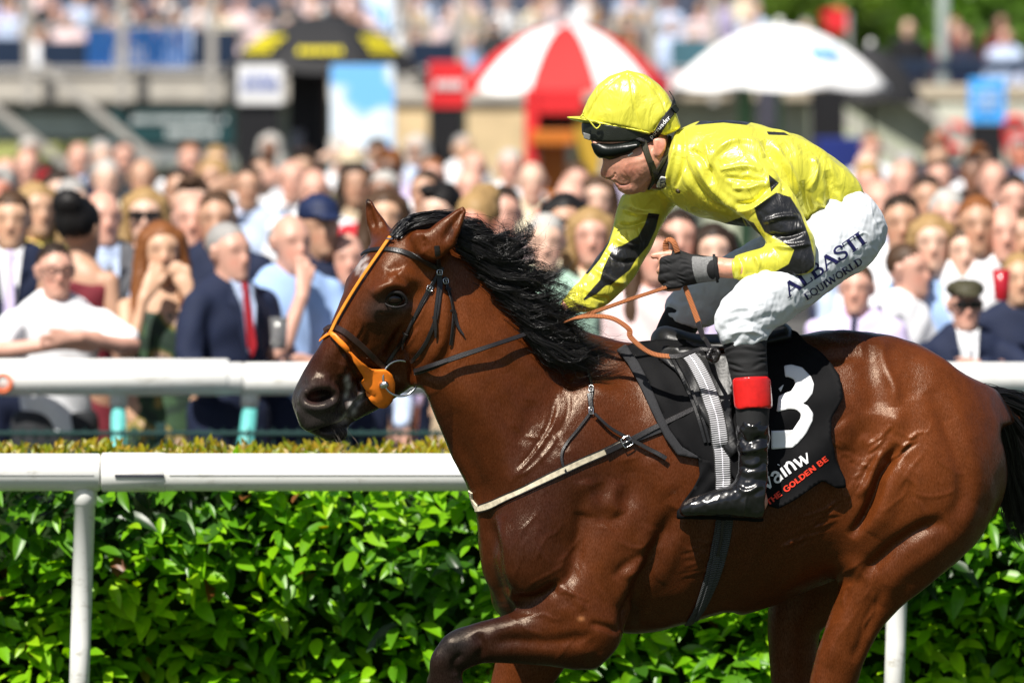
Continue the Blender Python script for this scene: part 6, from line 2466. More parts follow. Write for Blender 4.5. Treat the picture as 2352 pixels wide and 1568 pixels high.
rein_m = webbing('ribbed_tan_rubber', (0.20, 0.055, 0.016), (0.44, 0.15, 0.045), 0.0042)
rein = thing('reins', W(1514, 664, -0.27), 'black leather reins with tan rubber grips running to the jockey hand', 'reins')
rd = ring_dep - 0.004
Q = lambda Z, x, y, d: (*Z(x, y), d)


def RQ(Z, x, y, lift=0.02):
    u = Z(x, y)
    p, n = dr.hit(*u)
    return (*u, min(rd, (p[1] if p is not None else rd) - lift))


r_end = min(rd, RQ(ZA, 1570, 785)[2]) + 0.01
free_strap('rein', [RQ(ZA, 800, 1056, .012), RQ(ZA, 900, 1025), RQ(ZA, 1000, 982, .03), RQ(ZA, 1200, 915, .03), RQ(ZA, 1400, 848, .03), (*ZA(1570, 785), r_end), (1290, 742, r_end)], (13, 13, 13, 10.5, 10.5, 10, 10), 0.005, leather, rein)
free_strap('rein_loop', [RQ(ZA, 800, 1048, .018), RQ(ZA, 890, 1018, .03), RQ(ZA, 985, 985, .037)], 11, 0.004, leather, rein)
hp_ = (*ZB(640, 1296), -0.262)
free_strap('rein_grip', [(1284, 744, r_end - .001), (1350, 722, r_end + .03), (1440, 690, -.29), hp_], (9.5, 9, 8.5, 8), 0.006, rein_m, rein, uvs=True)
free_strap('rein_grip', [(1288, 745, r_end + .002), Q(ZB, 150, 1465, -.345), Q(ZB, 260, 1458, -.335), Q(ZB, 350, 1475, -.34), Q(ZB, 430, 1530, -.345), Q(ZC, 250, 110, -.35), Q(ZC, 330, 185, -.355), Q(ZC, 410, 226, -.355), Q(ZC, 510, 240, -.355)],
           (6, 9, 11, 12, 13, 13, 13, 13), 0.004, rein_m, rein, N=(0.2, -0.75, 0.65), uvs=True)
free_strap('rein_end', [Q(ZC, 505, 240, -.355), Q(ZC, 570, 235, -.358), Q(ZC, 640, 212, -.36), Q(ZC, 720, 190, -.37), Q(ZC, 800, 205, -.375)], (12, 12, 10, 9, 9), 0.005, leather, rein)
free_strap('rein_grip', [Q(ZB, 745, 1290, -.25), Q(ZB, 780, 1380, -.27), Q(ZB, 825, 1500, -.30)], (12, 13, 14), 0.004, rein_m, rein, N=(-0.5, -0.85, 0.1), uvs=True)
free_strap('rein_end', [Q(ZB, 820, 1490, -.30), Q(ZB, 845, 1568, -.32), Q(ZC, 745, 130, -.35), Q(ZC, 780, 190, -.37), Q(ZC, 795, 215, -.375)], (14, 13, 10, 9, 10), 0.004, leather, rein, N=(-0.5, -0.85, 0.1))
free_strap('rein_grip', [Q(ZB, 642, 1130, -.235), Q(ZB, 636, 1075, -.237), Q(ZB, 642, 1040, -.24), Q(ZB, 662, 1030, -.25), Q(ZB, 684, 1050, -.262), Q(ZB, 702, 1100, -.262)], (14, 14, 14, 13, 13, 13), 0.004, rein_m, rein, N=(0.1, -0.9, 0.45), uvs=True)
# knot
mb = MB()
kc = W(*ZC(792, 228), -0.38)
for i, (rx, rz, ph) in enumerate(((.014, .018, 0), (.016, .013, 1.0), (.012, .017, 2.1))):
    pts_ = []
    for a in np.linspace(0, 2 * math.pi, 19)[:-1]:
        u = np.array((math.cos(a) * rx, 0.006 * math.sin(2 * a + ph), math.sin(a) * rz))
        c, s_ = math.cos(ph), math.sin(ph)
        pts_.append(kc + np.array((u[0] * c - u[2] * s_, u[1] - i * 0.003, u[0] * s_ + u[2] * c)))
    mb.tube(pts_, 0.0062, 8, closed=True)
mb.build('knot', leather, rein, smooth=True)
mb = MB()
kc = W(*ZA(1008, 985), rd - 0.004)
mb.tube([kc + np.array((0.006 * math.sin(a) + .004 * math.cos(a), 0.010 * math.cos(a) - 0.004, 0.019 * math.sin(a))) for a in np.linspace(0, 6.283, 25)[:-1]], 0.0022, 6, closed=True)
mb.build('rein_ring', steel, rein, smooth=True)

# ================================================================== mane and tail
hair_m = bpy.data.materials.new('black_horse_hair')
hair_m.use_nodes = True
b = hair_m.node_tree.nodes['Principled BSDF']
b.inputs['Base Color'].default_value = (0.006, 0.005, 0.005, 1)
b.inputs['Roughness'].default_value = 0.34
b.inputs['Specular IOR Level'].default_value = 0.6


def hair_mesh(guides, n_clump, per, r0, spread, rs, wob=5.0, dep_sp=0.012, tip_sp=0.35, shrink=(0.75, 1.05)):
    G = [catmull(g, 6) for g in guides]
    G = np.array([np.stack([np.interp(np.linspace(0, 1, 12), np.linspace(0, 1, len(g)), g[:, k]) for k in range(3)], 1) for g in G])
    SX, SR = [], []
    m = len(G)
    tt = np.linspace(0, 1, 12)
    for c in range(n_clump):
        t = rs.rand() * (m - 1)
        i = min(int(t), m - 2)
        w = t - i
        g = G[i] * (1 - w) + G[i + 1] * w
        ph, ph2 = rs.rand(2) * 6.3
        k1 = 1.5 + rs.rand() * 2
        wx = wob * np.sin(tt * k1 * 3 + ph) * tt
        wy = wob * np.sin(tt * k1 * 3.3 + ph2) * tt
        off = rs.normal(0, 1, 2) * spread
        ddc = rs.normal(0, dep_sp)
        L = shrink[0] + rs.rand() * (shrink[1] - shrink[0])
        for s_ in range(per):
            l = L * (0.82 + 0.22 * rs.rand())
            gg = np.stack([np.interp(tt * min(l, 1.0), tt, g[:, k]) for k in range(3)], 1)
            if l > 1:
                gg = gg + (g[-1] - g[-2]) * (l - 1) * 12 * tt[:, None] ** 3
            jit = rs.normal(0, 1, 2) * spread * 0.55
            conv = 1 - (1 - tip_sp) * tt ** 1.5
            x = gg[:, 0] + wx + off[0] + jit[0] * conv + rs.normal(0, 0.6)
            y = gg[:, 1] + wy + off[1] + jit[1] * conv
            d = gg[:, 2] + ddc + rs.normal(0, 0.004) * conv - 0.006 * np.sin(tt * 3.1)
            fl = rs.normal(0, 1, 2) * 4.0 * tt[:, None] ** 3
            SX.append(np.stack((x + fl[:, 0], y + fl[:, 1], d), 1))
            SR.append(r0 * (0.7 + 0.6 * rs.rand()) * np.clip(1.15 - tt ** 2.2, 0.12, 1))
    Q_, R_ = np.array(SX), np.array(SR)
    n = len(Q_)
    D_x, D_y = Q_[..., 0] - 1176.0, 784.0 - Q_[..., 1]
    dy_ = CP * FPX + SP * D_y
    t_ = (Q_[..., 2] - CAM_Y) / dy_
    P = np.stack((D_x * t_, Q_[..., 2], CAM_Z + (-SP * FPX + CP * D_y) * t_), 2)
    a_ = rs.rand(n, 1, 1) * 6.3 + np.arange(3)[None, None] * 2.094
    V = np.stack((P[..., None, 0] + R_[..., None] * np.cos(a_), P[..., None, 1] + R_[..., None] * .8 * np.sin(a_), P[..., None, 2] + R_[..., None] * np.sin(a_ + .6)), 3).reshape(-1, 3)
    F = []
    for q in range(11):
        for k in range(3):
            k2 = (k + 1) % 3
            F.append((q * 3 + k, q * 3 + k2, q * 3 + 3 + k2, q * 3 + 3 + k))
    F = (np.array(F)[None] + (np.arange(n) * 36)[:, None, None]).reshape(-1, 4)
    return raw_mesh(V, F, 'hair')


def K3(*pts):
    """mane guide: root depth found on the neck"""
    out = []
    q0 = ZK(*pts[0])
    p, n = dr.hit(*q0)
    d0 = max(p[1] if p is not None else -0.29, -0.325)
    for i, q in enumerate(pts):
        x, y = ZK(*q)
        e_ = 1 - i / (len(pts) - 1)
        out.append((x + 22 * e_, y - 12 * e_, d0 - 0.006 + 0.05 * (1 - e_) ** 2))
    return out


rs = np.random.RandomState(12)
mane_g = [K3((680, 650), (830, 680), (960, 730), (1060, 745), (1105, 770)),
          K3((660, 690), (840, 745), (1020, 790), (1150, 785), (1225, 715), (1245, 640)),
          K3((690, 735), (870, 805), (1080, 845), (1230, 805), (1315, 725), (1345, 670)),
          K3((720, 790), (920, 875), (1130, 912), (1270, 875), (1350, 835)),
          K3((760, 860), (960, 945), (1180, 985), (1350, 965), (1490, 930)),
          K3((820, 935), (1030, 1025), (1250, 1052), (1420, 1025), (1530, 985)),
          K3((870, 1010), (1100, 1100), (1320, 1122), (1490, 1095), (1650, 1058)),
          K3((930, 1100), (1170, 1190), (1380, 1212), (1550, 1192), (1650, 1180)),
          K3((1000, 1180), (1240, 1272), (1430, 1292), (1600, 1292), (1750, 1292)),
          K3((1080, 1260), (1290, 1342), (1450, 1372), (1620, 1382), (1770, 1355)),
          K3((1150, 1340), (1330, 1420), (1500, 1452), (1700, 1452), (1900, 1445)),
          K3((1200, 1420), (1380, 1500), (1550, 1545), (1750, 1575), (1960, 1560)),
          K3((1240, 1500), (1400, 1590), (1570, 1640), (1770, 1650), (1990, 1590)),
          K3((1310, 1600), (1440, 1680), (1600, 1720), (1780, 1700), (1980, 1620)),
          K3((1400, 1690), (1500, 1730), (1640, 1750), (1800, 1720), (1950, 1660))]
ma = hair_mesh(mane_g, 215, 21, 0.0009, 6.5, rs, wob=16, tip_sp=0.15, shrink=(0.42, 1.06))
mb_ = hair_mesh(mane_g, 420, 1, 0.0006, 13.0, rs, wob=30, tip_sp=1.0, shrink=(0.8, 1.22))
mane_me = raw_mesh(np.vstack((get_co(ma), get_co(mb_))), np.vstack([np.array([p.vertices[:] for p in q.polygons]) + o_ for q, o_ in ((ma, 0), (mb_, len(ma.vertices)))]), 'hair')
mane = link('mane', mane_me, hair_m, horse)
tag(mane, 'black mane streaming back in the wind', kind='stuff')
# forelock swept back between the ears
fl_g = [[(*ZK(*q), -0.335 + 0.01 * i) for i, q in enumerate(g)] for g in (
    ((285, 705), (350, 600), (470, 545), (620, 535), (760, 575), (840, 620)), ((290, 712), (390, 620), (540, 570), (700, 585), (880, 640), (1020, 690)),
    ((300, 720), (430, 650), (580, 610), (720, 620), (900, 680), (1060, 740), (1100, 775)), ((310, 725), (450, 680), (600, 650), (740, 660), (900, 720), (1050, 760)))]
fk = link('forelock', hair_mesh(fl_g, 60, 14, 0.0012, 5.0, rs, wob=5, dep_sp=0.008), hair_m, horse)
tag(fk, kind='stuff')
T3 = lambda *p: [(*ZE(x, y), 0.115 + 0.02 * i) for i, (x, y) in enumerate(p)]
tail_g = [T3((1110, 345), (1180, 352), (1260, 375), (1360, 430), (1460, 520), (1560, 640)),
          T3((1110, 352), (1170, 380), (1240, 450), (1320, 580), (1380, 720), (1440, 860)),
          T3((1115, 362), (1165, 410), (1220, 520), (1270, 680), (1320, 840), (1370, 980)),
          T3((1120, 375), (1165, 440), (1200, 560), (1230, 720), (1270, 880), (1320, 1010)),
          T3((1130, 385), (1170, 470), (1195, 600), (1205, 740), (1225, 860), (1270, 960))]
tl = link('tail', hair_mesh(tail_g, 190, 14, 0.0013, 8.0, rs, wob=10), hair_m, horse)
tag(tl, 'black tail flowing out behind', kind='stuff')
# whiskers on the chin
wm = simple('pale_whisker', (0.25, 0.2, 0.16), 0.5)
mb = MB()
for i in range(18):
    x, y = 330 + rs.rand() * 200, 1350 + rs.rand() * 70
    p, n = dr.hit(*ZA(x, y))
    if p is None:
        continue
    e = np.array((0.01 + 0.02 * rs.rand(), -0.004, -0.03 - 0.03 * rs.rand()))
    mb.tube(catmull([p, p + e * .5 + n * .008, p + e + np.array((.01, 0, 0))], 3), [.0003, .0003, .00025, .00025, .0002, .0002, .0001], 3)
o = mb.build('whiskers', wm, horse)
tag(o, kind='stuff')
# ================================================================== spectators
# templates are 1.76 m figures facing -Y at the origin; the clothes are shells over the body
def pl(fd, pts, r, k=0.02, N=(0, 1, 0), grow=0.0, flat=None):
    C = [p for p in pts]
    fd.loft(C, r, [q * (flat or 1.0) for q in r], N, k=k, n=3, grow=grow)


def arm_paths(pose):
    """shoulder, elbow, wrist, hand centre for right(-x) and left(+x) arm as seen from the front"""
    R = [(-.19, .01, 1.43), (-.25, .02, 1.13), (-.25, -.08, .90), (-.25, -.10, .82)]
    L = [(.19, .01, 1.43), (.25, .02, 1.13), (.25, -.08, .90), (.25, -.10, .82)]
    if pose == 'folded':
        R = [(-.20, -.02, 1.40), (-.31, -.20, 1.30), (-.04, -.33, 1.33), (.06, -.33, 1.34)]
        L = [(.20, -.02, 1.40), (.31, -.20, 1.31), (.04, -.37, 1.36), (-.06, -.38, 1.35)]
    elif pose == 'face':
        R = [(-.19, -.02, 1.40), (-.20, -.20, 1.18), (-.10, -.20, 1.44), (-.065, -.18, 1.52)]
        L = [(.19, -.02, 1.40), (.20, -.20, 1.18), (.10, -.20, 1.44), (.065, -.18, 1.52)]
    elif pose == 'shade':
        R = [(-.20, .0, 1.43), (-.44, -.12, 1.44), (-.24, -.22, 1.62), (-.14, -.22, 1.665)]
    elif pose == 'glass':
        L = [(.19, .0, 1.42), (.26, -.06, 1.15), (.10, -.28, 1.14), (.03, -.33, 1.16)]
        R = [(-.19, .0, 1.42), (-.28, -.08, 1.15), (-.08, -.28, 1.10), (.0, -.32, 1.11)]
    elif pose == 'chin':
        R = [(-.19, -.01, 1.42), (-.18, -.22, 1.18), (-.06, -.22, 1.42), (-.03, -.17, 1.52)]
        L = [(.19, .0, 1.42), (.27, -.10, 1.14), (.02, -.28, 1.12), (-.08, -.28, 1.13)]
    return R, L


def torso_loft(f, grow=0.0, fem=False):
    w = (0.155, 0.145, 0.165, 0.185, 0.165, 0.07) if not fem else (0.165, 0.125, 0.145, 0.158, 0.135, 0.06)
    d = (0.105, 0.10, 0.108, 0.115, 0.095, 0.06) if not fem else (0.105, 0.085, 0.105, 0.100, 0.08, 0.05)
    f.loft([(0, .01, .92), (0, .0, 1.06), (0, .0, 1.20), (0, .01, 1.34), (0, .02, 1.44), (0, .02, 1.50)], w, d, (0, 1, 0), k=0.02, grow=grow)


def leg_loft(f, s, grow=0.0):
    f.loft([(.085 * s, .01, .95), (.095 * s, .0, .72), (.10 * s, .01, .48), (.10 * s, .03, .28), (.10 * s, .04, .08)],
           (.098, .082, .062, .056, .042), (.10, .085, .062, .058, .045), (0, 1, 0), k=0.02, n=3, grow=grow)


def hand(f, wrist, c):
    wr, c = np.array(wrist), np.array(c)
    d = norm(c - wr)
    sx = norm(np.cross(d, (0.2, 1, 0.1)))
    f.loft([wr, c], (.027, .036), (.022, .018), norm(np.cross(d, sx)), k=0.015, n=2)
    for i in range(4):
        o = c + sx * (i - 1.5) * .018
        f.loft([o, o + d * (.05 - .004 * abs(i - 1.3)), o + d * (.085 - .006 * abs(i - 1.3))], (.0105, .010, .009), (.0105, .010, .009), sx, k=0.004, n=2)
    f.loft([wr + d * .02 - sx * .02, c - sx * .045 + d * .01, c - sx * .05 + d * .045], (.013, .012, .010), (.013, .012, .010), sx, k=0.006, n=2)


HEADC = np.array((0, -.01, 1.635))


def head(f, fem=False):
    f.loft([(0, .02, 1.47), (0, .005, 1.56)], (.055, .056) if not fem else (.045, .046), (.058, .06) if not fem else (.047, .05), (0, 1, 0), k=0.02, n=2)
    f.ball((0, .012, 1.665), (.077, .096, .098), k=0.02)
    f.loft([(0, -.03, 1.66), (0, -.035, 1.60), (0, -.045, 1.55), (0, -.055, 1.527)], (.070, .064, .050, .026), (.062, .062, .052, .036), (0, 1, 0), k=0.02, n=3)
    f.loft([(0, -.088, 1.645), (0, -.104, 1.615), (0, -.106, 1.602)], (.010, .014, .016), (.014, .016, .012), (0, 1, 0), k=0.012, n=2)
    for s in (-1, 1):
        f.ball((.033 * s, -.094, 1.648), (.017, .012, .009), k=0.010, sub=True)
        f.loft([(.015 * s, -.084, 1.668), (.05 * s, -.072, 1.668)], (.009, .009), (.012, .012), (0, 1, 0), k=0.012, n=2)
        f.loft([(.079 * s, .01, 1.66), (.080 * s, .012, 1.615)], (.012, .009), (.024, .014), (1, 0, 0), k=0.008, n=2)
    f.ball((0, -.096, 1.573), (.024, .010, .008), k=0.008)
    f.ball((0, -.088, 1.538), (.022, .018, .014), k=0.015)


TPL = {}
HBOXL = ((-.56, -.50, 0.0), (.56, .30, 1.80))


def template(pose, fem, top):
    """top: 'short' sleeves, 'long' sleeves, 'none' (strap dress)"""
    key = (pose, fem, top)
    if key in TPL:
        return TPL[key]
    R, L = arm_paths(pose)
    ar = 1.0
    if fem:
        R, L = [[(q[0] * (.84 if i < 2 else 1), q[1], q[2]) for i, q in enumerate(P)] for P in (R, L)]
        ar = 0.76
    f = Field((-.56, -.50, -.02), (.56, .26, 1.80), 0.0135)
    torso_loft(f, 0, fem)
    for s in (-1, 1):
        leg_loft(f, s)
        f.loft([(.10 * s, .04, .05), (.11 * s, -.04, .04), (.115 * s, -.13, .03)], (.045, .045, .04), (.05, .04, .028), (0, 0, 1), k=0.02, n=2)
    for P in (R, L):
        f.loft(P[:3], np.array((.052, .043, .029)) * ar, np.array((.052, .043, .029)) * ar, (0, 1, 0.1), k=0.03, n=3)
        hand(f, P[2], P[3])
    head(f, fem)
    v, q = f.mesh()
    body = raw_mesh(relax(v, q, 1, .35), q, 'body')
    co = get_co(body)
    c = np.tile((1.0, 1.0, 1.0), (len(co), 1))
    h = co - HEADC

    def dab(p, r, colr, w):
        nonlocal c
        k = w * np.exp(-(((co - np.array(p)) / np.array(r)) ** 2).sum(1))[:, None]
        c = c * (1 - k) + np.array(colr) * k
    for s in (-1, 1):
        dab((.033 * s, -.09, 1.648), (.017, .03, .007), (.28, .22, .22), .85)
        dab((.033 * s, -.09, 1.672), (.022, .03, .006), (.25, .18, .15), .7)
        dab((.045 * s, -.085, 1.60), (.022, .03, .022), (1.1, .78, .75), .6)
    dab((0, -.11, 1.61), (.016, .03, .018), (1.1, .78, .74), .6)
    dab((0, -.10, 1.573), (.026, .03, .007), (.82, .52, .50), .8)
    attr_c(body, 'feat', c)
    # top garment
    f = Field((-.56, -.46, .80), (.56, .26, 1.56), 0.0135)
    torso_loft(f, 0.016, fem)
    if top != 'none':
        for P in (R, L):
            if top == 'long':
                f.loft(P[:3], np.array((.066, .058, .044)) * ar, np.array((.066, .058, .044)) * ar, (0, 1, .1), k=0.035, n=3)
            else:
                e = tuple(np.array(P[0]) * .25 + np.array(P[1]) * .75)
                f.loft([P[0], e], (.070, .070), (.070, .070), (0, 1, .1), k=0.035, n=3)
                f.cut(e, np.array(P[1]) - np.array(P[0])) if pose == 'stand' else None
        f.ball((0, -.005, 1.53), (.062, .068, .05), k=0.004, sub=True)
    else:
        f.cut((0, 0, 1.40), (0, -.25, 1))
    f.cut((0, 0, .86), (0, 0, -1))
    v, q = f.mesh()
    rs_ = np.random.RandomState(len(TPL) + 3)
    v = relax(v, q, 1, .35)
    me_t = raw_mesh(v, q, 'top')
    n_ = get_no(me_t)
    ph = rs_.rand(4) * 6
    w_ = (np.sin(v[:, 2] * 38 + 5 * np.sin(v[:, 0] * 9 + ph[0]) + ph[1]) + np.sin(v[:, 0] * 30 + v[:, 2] * 22 + ph[2])) * .0035
    set_co(me_t, v + n_ * w_[:, None])
    # trousers / skirt
    f = Field((-.30, -.24, .04), (.30, .26, 1.02), 0.017)
    if fem:
        f.loft([(0, .01, .98), (0, .01, .8), (0, .01, .5), (0, .01, .42)], (.16, .20, .24, .25), (.12, .15, .18, .19), (0, 1, 0), k=0.01, n=3)
    else:
        f.loft([(0, .01, .99), (0, .01, .88)], (.165, .17), (.12, .12), (0, 1, 0), k=0.02, n=2)
        for s in (-1, 1):
            leg_loft(f, s, 0.018)
    v, q = f.mesh()
    me_l = raw_mesh(relax(v, q, 1, .35), q, 'lower')
    TPL[key] = (body, me_t, me_l, R, L)
    return TPL[key]


HAIR = {}


def hair_tpl(kind):
    if kind in HAIR:
        return HAIR[kind]
    f = Field((-.20, -.26, 1.18), (.20, .26, 1.86), 0.0125)
    rs_ = np.random.RandomState(hash(kind) % 1000 if False else len(HAIR) + 11)
    if kind == 'short':
        f.ball((0, .022, 1.682), (.080, .099, .090), k=0.01)
        f.ball((0, -.10, 1.60), (.085, .075, .085), k=0.008, sub=True)
        f.cut((0, .0, 1.595), (0, -.35, -1))
    elif kind == 'messy':
        f.ball((.008, .020, 1.690), (.083, .100, .092), k=0.01)
        f.ball((-.03, -.05, 1.745), (.05, .05, .03), k=0.02)
        f.ball((0, -.11, 1.605), (.085, .075, .082), k=0.008, sub=True)
        f.cut((0, .0, 1.585), (0, -.4, -1))
    elif kind == 'fringe':
        f.ball((0, .020, 1.682), (.082, .100, .092), k=0.01)
        f.ball((0, -.105, 1.60), (.08, .07, .07), k=0.008, sub=True)
        f.cut((0, .0, 1.59), (0, -.3, -1))
    elif kind == 'balding':
        f.ball((0, .03, 1.660), (.084, .096, .075), k=0.01)
        f.ball((0, -.04, 1.70), (.072, .13, .085), k=0.006, sub=True)
        f.ball((0, -.12, 1.62), (.10, .10, .11), k=0.006, sub=True)
        f.cut((0, .0, 1.59), (0, -.3, -1))
    elif kind == 'long':
        f.ball((0, .020, 1.682), (.084, .101, .093), k=0.01)
        for s in (-1, 1):
            f.loft([(.07 * s, .0, 1.70), (.088 * s, .01, 1.60), (.095 * s, -.02, 1.48), (.10 * s, -.045, 1.36), (.095 * s, -.06, 1.28)], (.035, .036, .042, .042, .02), (.05, .05, .045, .035, .02), (0, 1, 0), k=0.02, n=3)
        f.loft([(0, .06, 1.66), (0, .085, 1.5), (0, .10, 1.36)], (.085, .09, .08), (.05, .04, .03), (0, 1, 0), k=0.03, n=3)
        f.ball((0, -.115, 1.612), (.070, .09, .105), k=0.006, sub=True)
    elif kind == 'bun':
        f.ball((0, .022, 1.685), (.090, .106, .100), k=0.01)
        f.ball((0, .09, 1.76), (.07, .06, .055), k=0.03)
        f.ball((0, -.105, 1.60), (.078, .075, .08), k=0.008, sub=True)
        f.cut((0, .0, 1.575), (0, -.3, -1))
    elif kind == 'flatcap':
        f.ball((0, .005, 1.725), (.098, .125, .048), k=0.01)
        f.loft([(0, -.08, 1.71), (0, -.15, 1.697)], (.075, .05), (.010, .008), (0, 0, 1), k=0.02, n=3)
        f.cut((0, 0, 1.692), (0, .05, -1))
    elif kind == 'cap':
        f.ball((0, .008, 1.70), (.088, .106, .084), k=0.01)
        f.loft([(0, -.06, 1.698), (0, -.17, 1.675)], (.07, .055), (.008, .006), (0, 0, 1), k=0.02, n=3)
        f.cut((0, 0, 1.675), (0, .05, -1))
    elif kind == 'hat':
        f.ball((0, .01, 1.735), (.085, .10, .072), k=0.01)
        f.loft([(0, .01, 1.70), (0, .01, 1.705)], (.165, .165), (.175, .175), (0, 1, 0), k=0.01, n=2, cap=0.06)
        f.cut((0, 0, 1.69), (0, 0, -1))
    v, q = f.mesh()
    v = relax(v, q, 1, .4)
    n = rs_.normal(0, .0025, len(v))
    v = v + np.stack((n, n * .5, rs_.normal(0, .0025, len(v))), 1)
    HAIR[kind] = raw_mesh(v, q, kind)
    return HAIR[kind]


def feat_skin(name, colr):
    if name in MATS:
        return MATS[name]
    m, nt, b = new_mat(name)
    at = nd(nt, 'ShaderNodeAttribute', attribute_name='feat')
    mx = nd(nt, 'ShaderNodeMix', data_type='RGBA', blend_type='MULTIPLY')
    mx.inputs[0].default_value = 1.0
    mx.inputs[6].default_value = (*colr, 1)
    nt.links.new(at.outputs['Color'], mx.inputs[7])
    nt.links.new(mx.outputs[2], b.inputs['Base Color'])
    b.inputs['Roughness'].default_value = 0.5
    b.inputs['Subsurface Weight'].default_value = 0.05
    b.inputs['Subsurface Radius'].default_value = (.01, .004, .002)
    MATS[name] = m
    return m


SKINS = {'pale': (0.68, 0.45, 0.34), 'ruddy': (0.52, 0.20, 0.13), 'fair': (0.62, 0.40, 0.30), 'pink': (0.58, 0.32, 0.24), 'tan': (0.45, 0.255, 0.165), 'gold': (0.54, 0.325, 0.21), 'brown': (0.20, 0.095, 0.055)}
CLOTH = {'white': (.78, .79, .82), 'pale blue': (.50, .60, .80), 'sky blue': (.33, .48, .78), 'navy': (.012, .018, .045), 'black': (.010, .010, .012), 'charcoal': (.03, .032, .036),
         'grey': (.16, .16, .17), 'lilac': (.60, .52, .76), 'pink': (.70, .40, .42), 'pale pink': (.76, .58, .58), 'cream': (.70, .62, .45), 'beige': (.48, .38, .26), 'olive': (.09, .09, .035),
         'red': (.45, .02, .03), 'green': (.10, .28, .20), 'yellow': (.72, .58, .14), 'maroon': (.16, .02, .03), 'teal': (.03, .16, .18), 'brown': (.10, .05, .03), 'pale green': (.42, .62, .50)}
HAIRC = {'black': (.008, .007, .007), 'dark brown': (.022, .013, .008), 'brown': (.06, .032, .017), 'ginger': (.18, .065, .02), 'blonde': (.30, .19, .08), 'grey': (.28, .27, .26), 'white': (.40, .385, .36), 'red': (.5, .02, .02),
         'olive tweed': (.05, .046, .025), 'navy': (.012, .02, .06), 'straw': (.55, .47, .33), 'none': (.1, .1, .1)}


def cmat(kind, name):
    src = CLOTH[name] if kind == 'cloth' else HAIRC[name]
    return simple(kind + ' ' + name, src, 0.8 if kind == 'cloth' else 0.55, 0.25, noise=0.12, nscale=9, bump=0.25, bscale=60)


def linked(name, me, mat, parent):
    o = bpy.data.objects.new(name, me)
    COL.objects.link(o)
    if not me.materials:
        me.materials.append(mat)
    o.material_slots[0].link = 'OBJECT'
    o.material_slots[0].material = mat
    o.parent = parent
    return o


def wedge(P, thick=0.006):
    """small plate from front-view outline (x, z) at y"""
    n = len(P)
    V = [(x, y, z) for x, y, z in P] + [(x, y + thick, z) for x, y, z in P]
    F = [tuple(range(n)), tuple(range(2 * n - 1, n - 1, -1))] + [(i, i + n, (i + 1) % n + n, (i + 1) % n) for i in range(n)]
    return pymesh('plate', V, F, False)


SHIRT_V = wedge([(-.055, -.085, 1.515), (.055, -.085, 1.515), (.05, -.118, 1.43), (.012, -.139, 1.22), (-.012, -.139, 1.22), (-.05, -.118, 1.43)])
COLLAR = wedge([(-.06, -.072, 1.535), (-.015, -.098, 1.50), (0, -.10, 1.515), (.015, -.098, 1.50), (.06, -.072, 1.535), (.045, -.095, 1.475), (-.045, -.095, 1.475)])
TIE = wedge([(-.016, -.099, 1.515), (.016, -.099, 1.515), (.012, -.108, 1.49), (.024, -.148, 1.25), (0, -.150, 1.20), (-.024, -.148, 1.25), (-.012, -.108, 1.49)])
LAPEL = [wedge([(.055 * s, -.075, 1.525), (.085 * s, -.098, 1.43), (.02 * s, -.146, 1.20), (.045 * s, -.128, 1.42)], .008) for s in (-1, 1)]


def glasses_mesh(dark):
    mb = MB()
    if dark:
        for s in (-1, 1):
            mb.box((.036 * s, -.104, 1.650), (.030, .006, .017))
            mb.box((.074 * s, -.045, 1.656), (.003, .055, .004))
        mb.box((0, -.108, 1.655), (.01, .004, .004))
    else:
        for s in (-1, 1):
            mb.tube([(.036 * s + .027 * math.cos(a), -.106, 1.648 + .018 * math.sin(a)) for a in np.linspace(0, 6.283, 13)[:-1]], .0035, 5, closed=True)
            mb.box((.074 * s, -.045, 1.652), (.002, .055, .003))
        mb.box((0, -.108, 1.652), (.01, .003, .003))
    return pymesh('glasses', mb.V, mb.F, False)


G_DARK, G_CLEAR = glasses_mesh(True), glasses_mesh(False)
mbg = MB()
mbg.tube([(0, 0, 0), (0, 0, .004), (0, 0, .13), (0, 0, .128), (0, 0, .01)], [.028, .030, .038, .034, .026], 14, caps=True)
CUP = pymesh('cup', mbg.V, mbg.F)
eyew = simple('dark_lens', (.01, .01, .012), .15)
PEOPLE = []


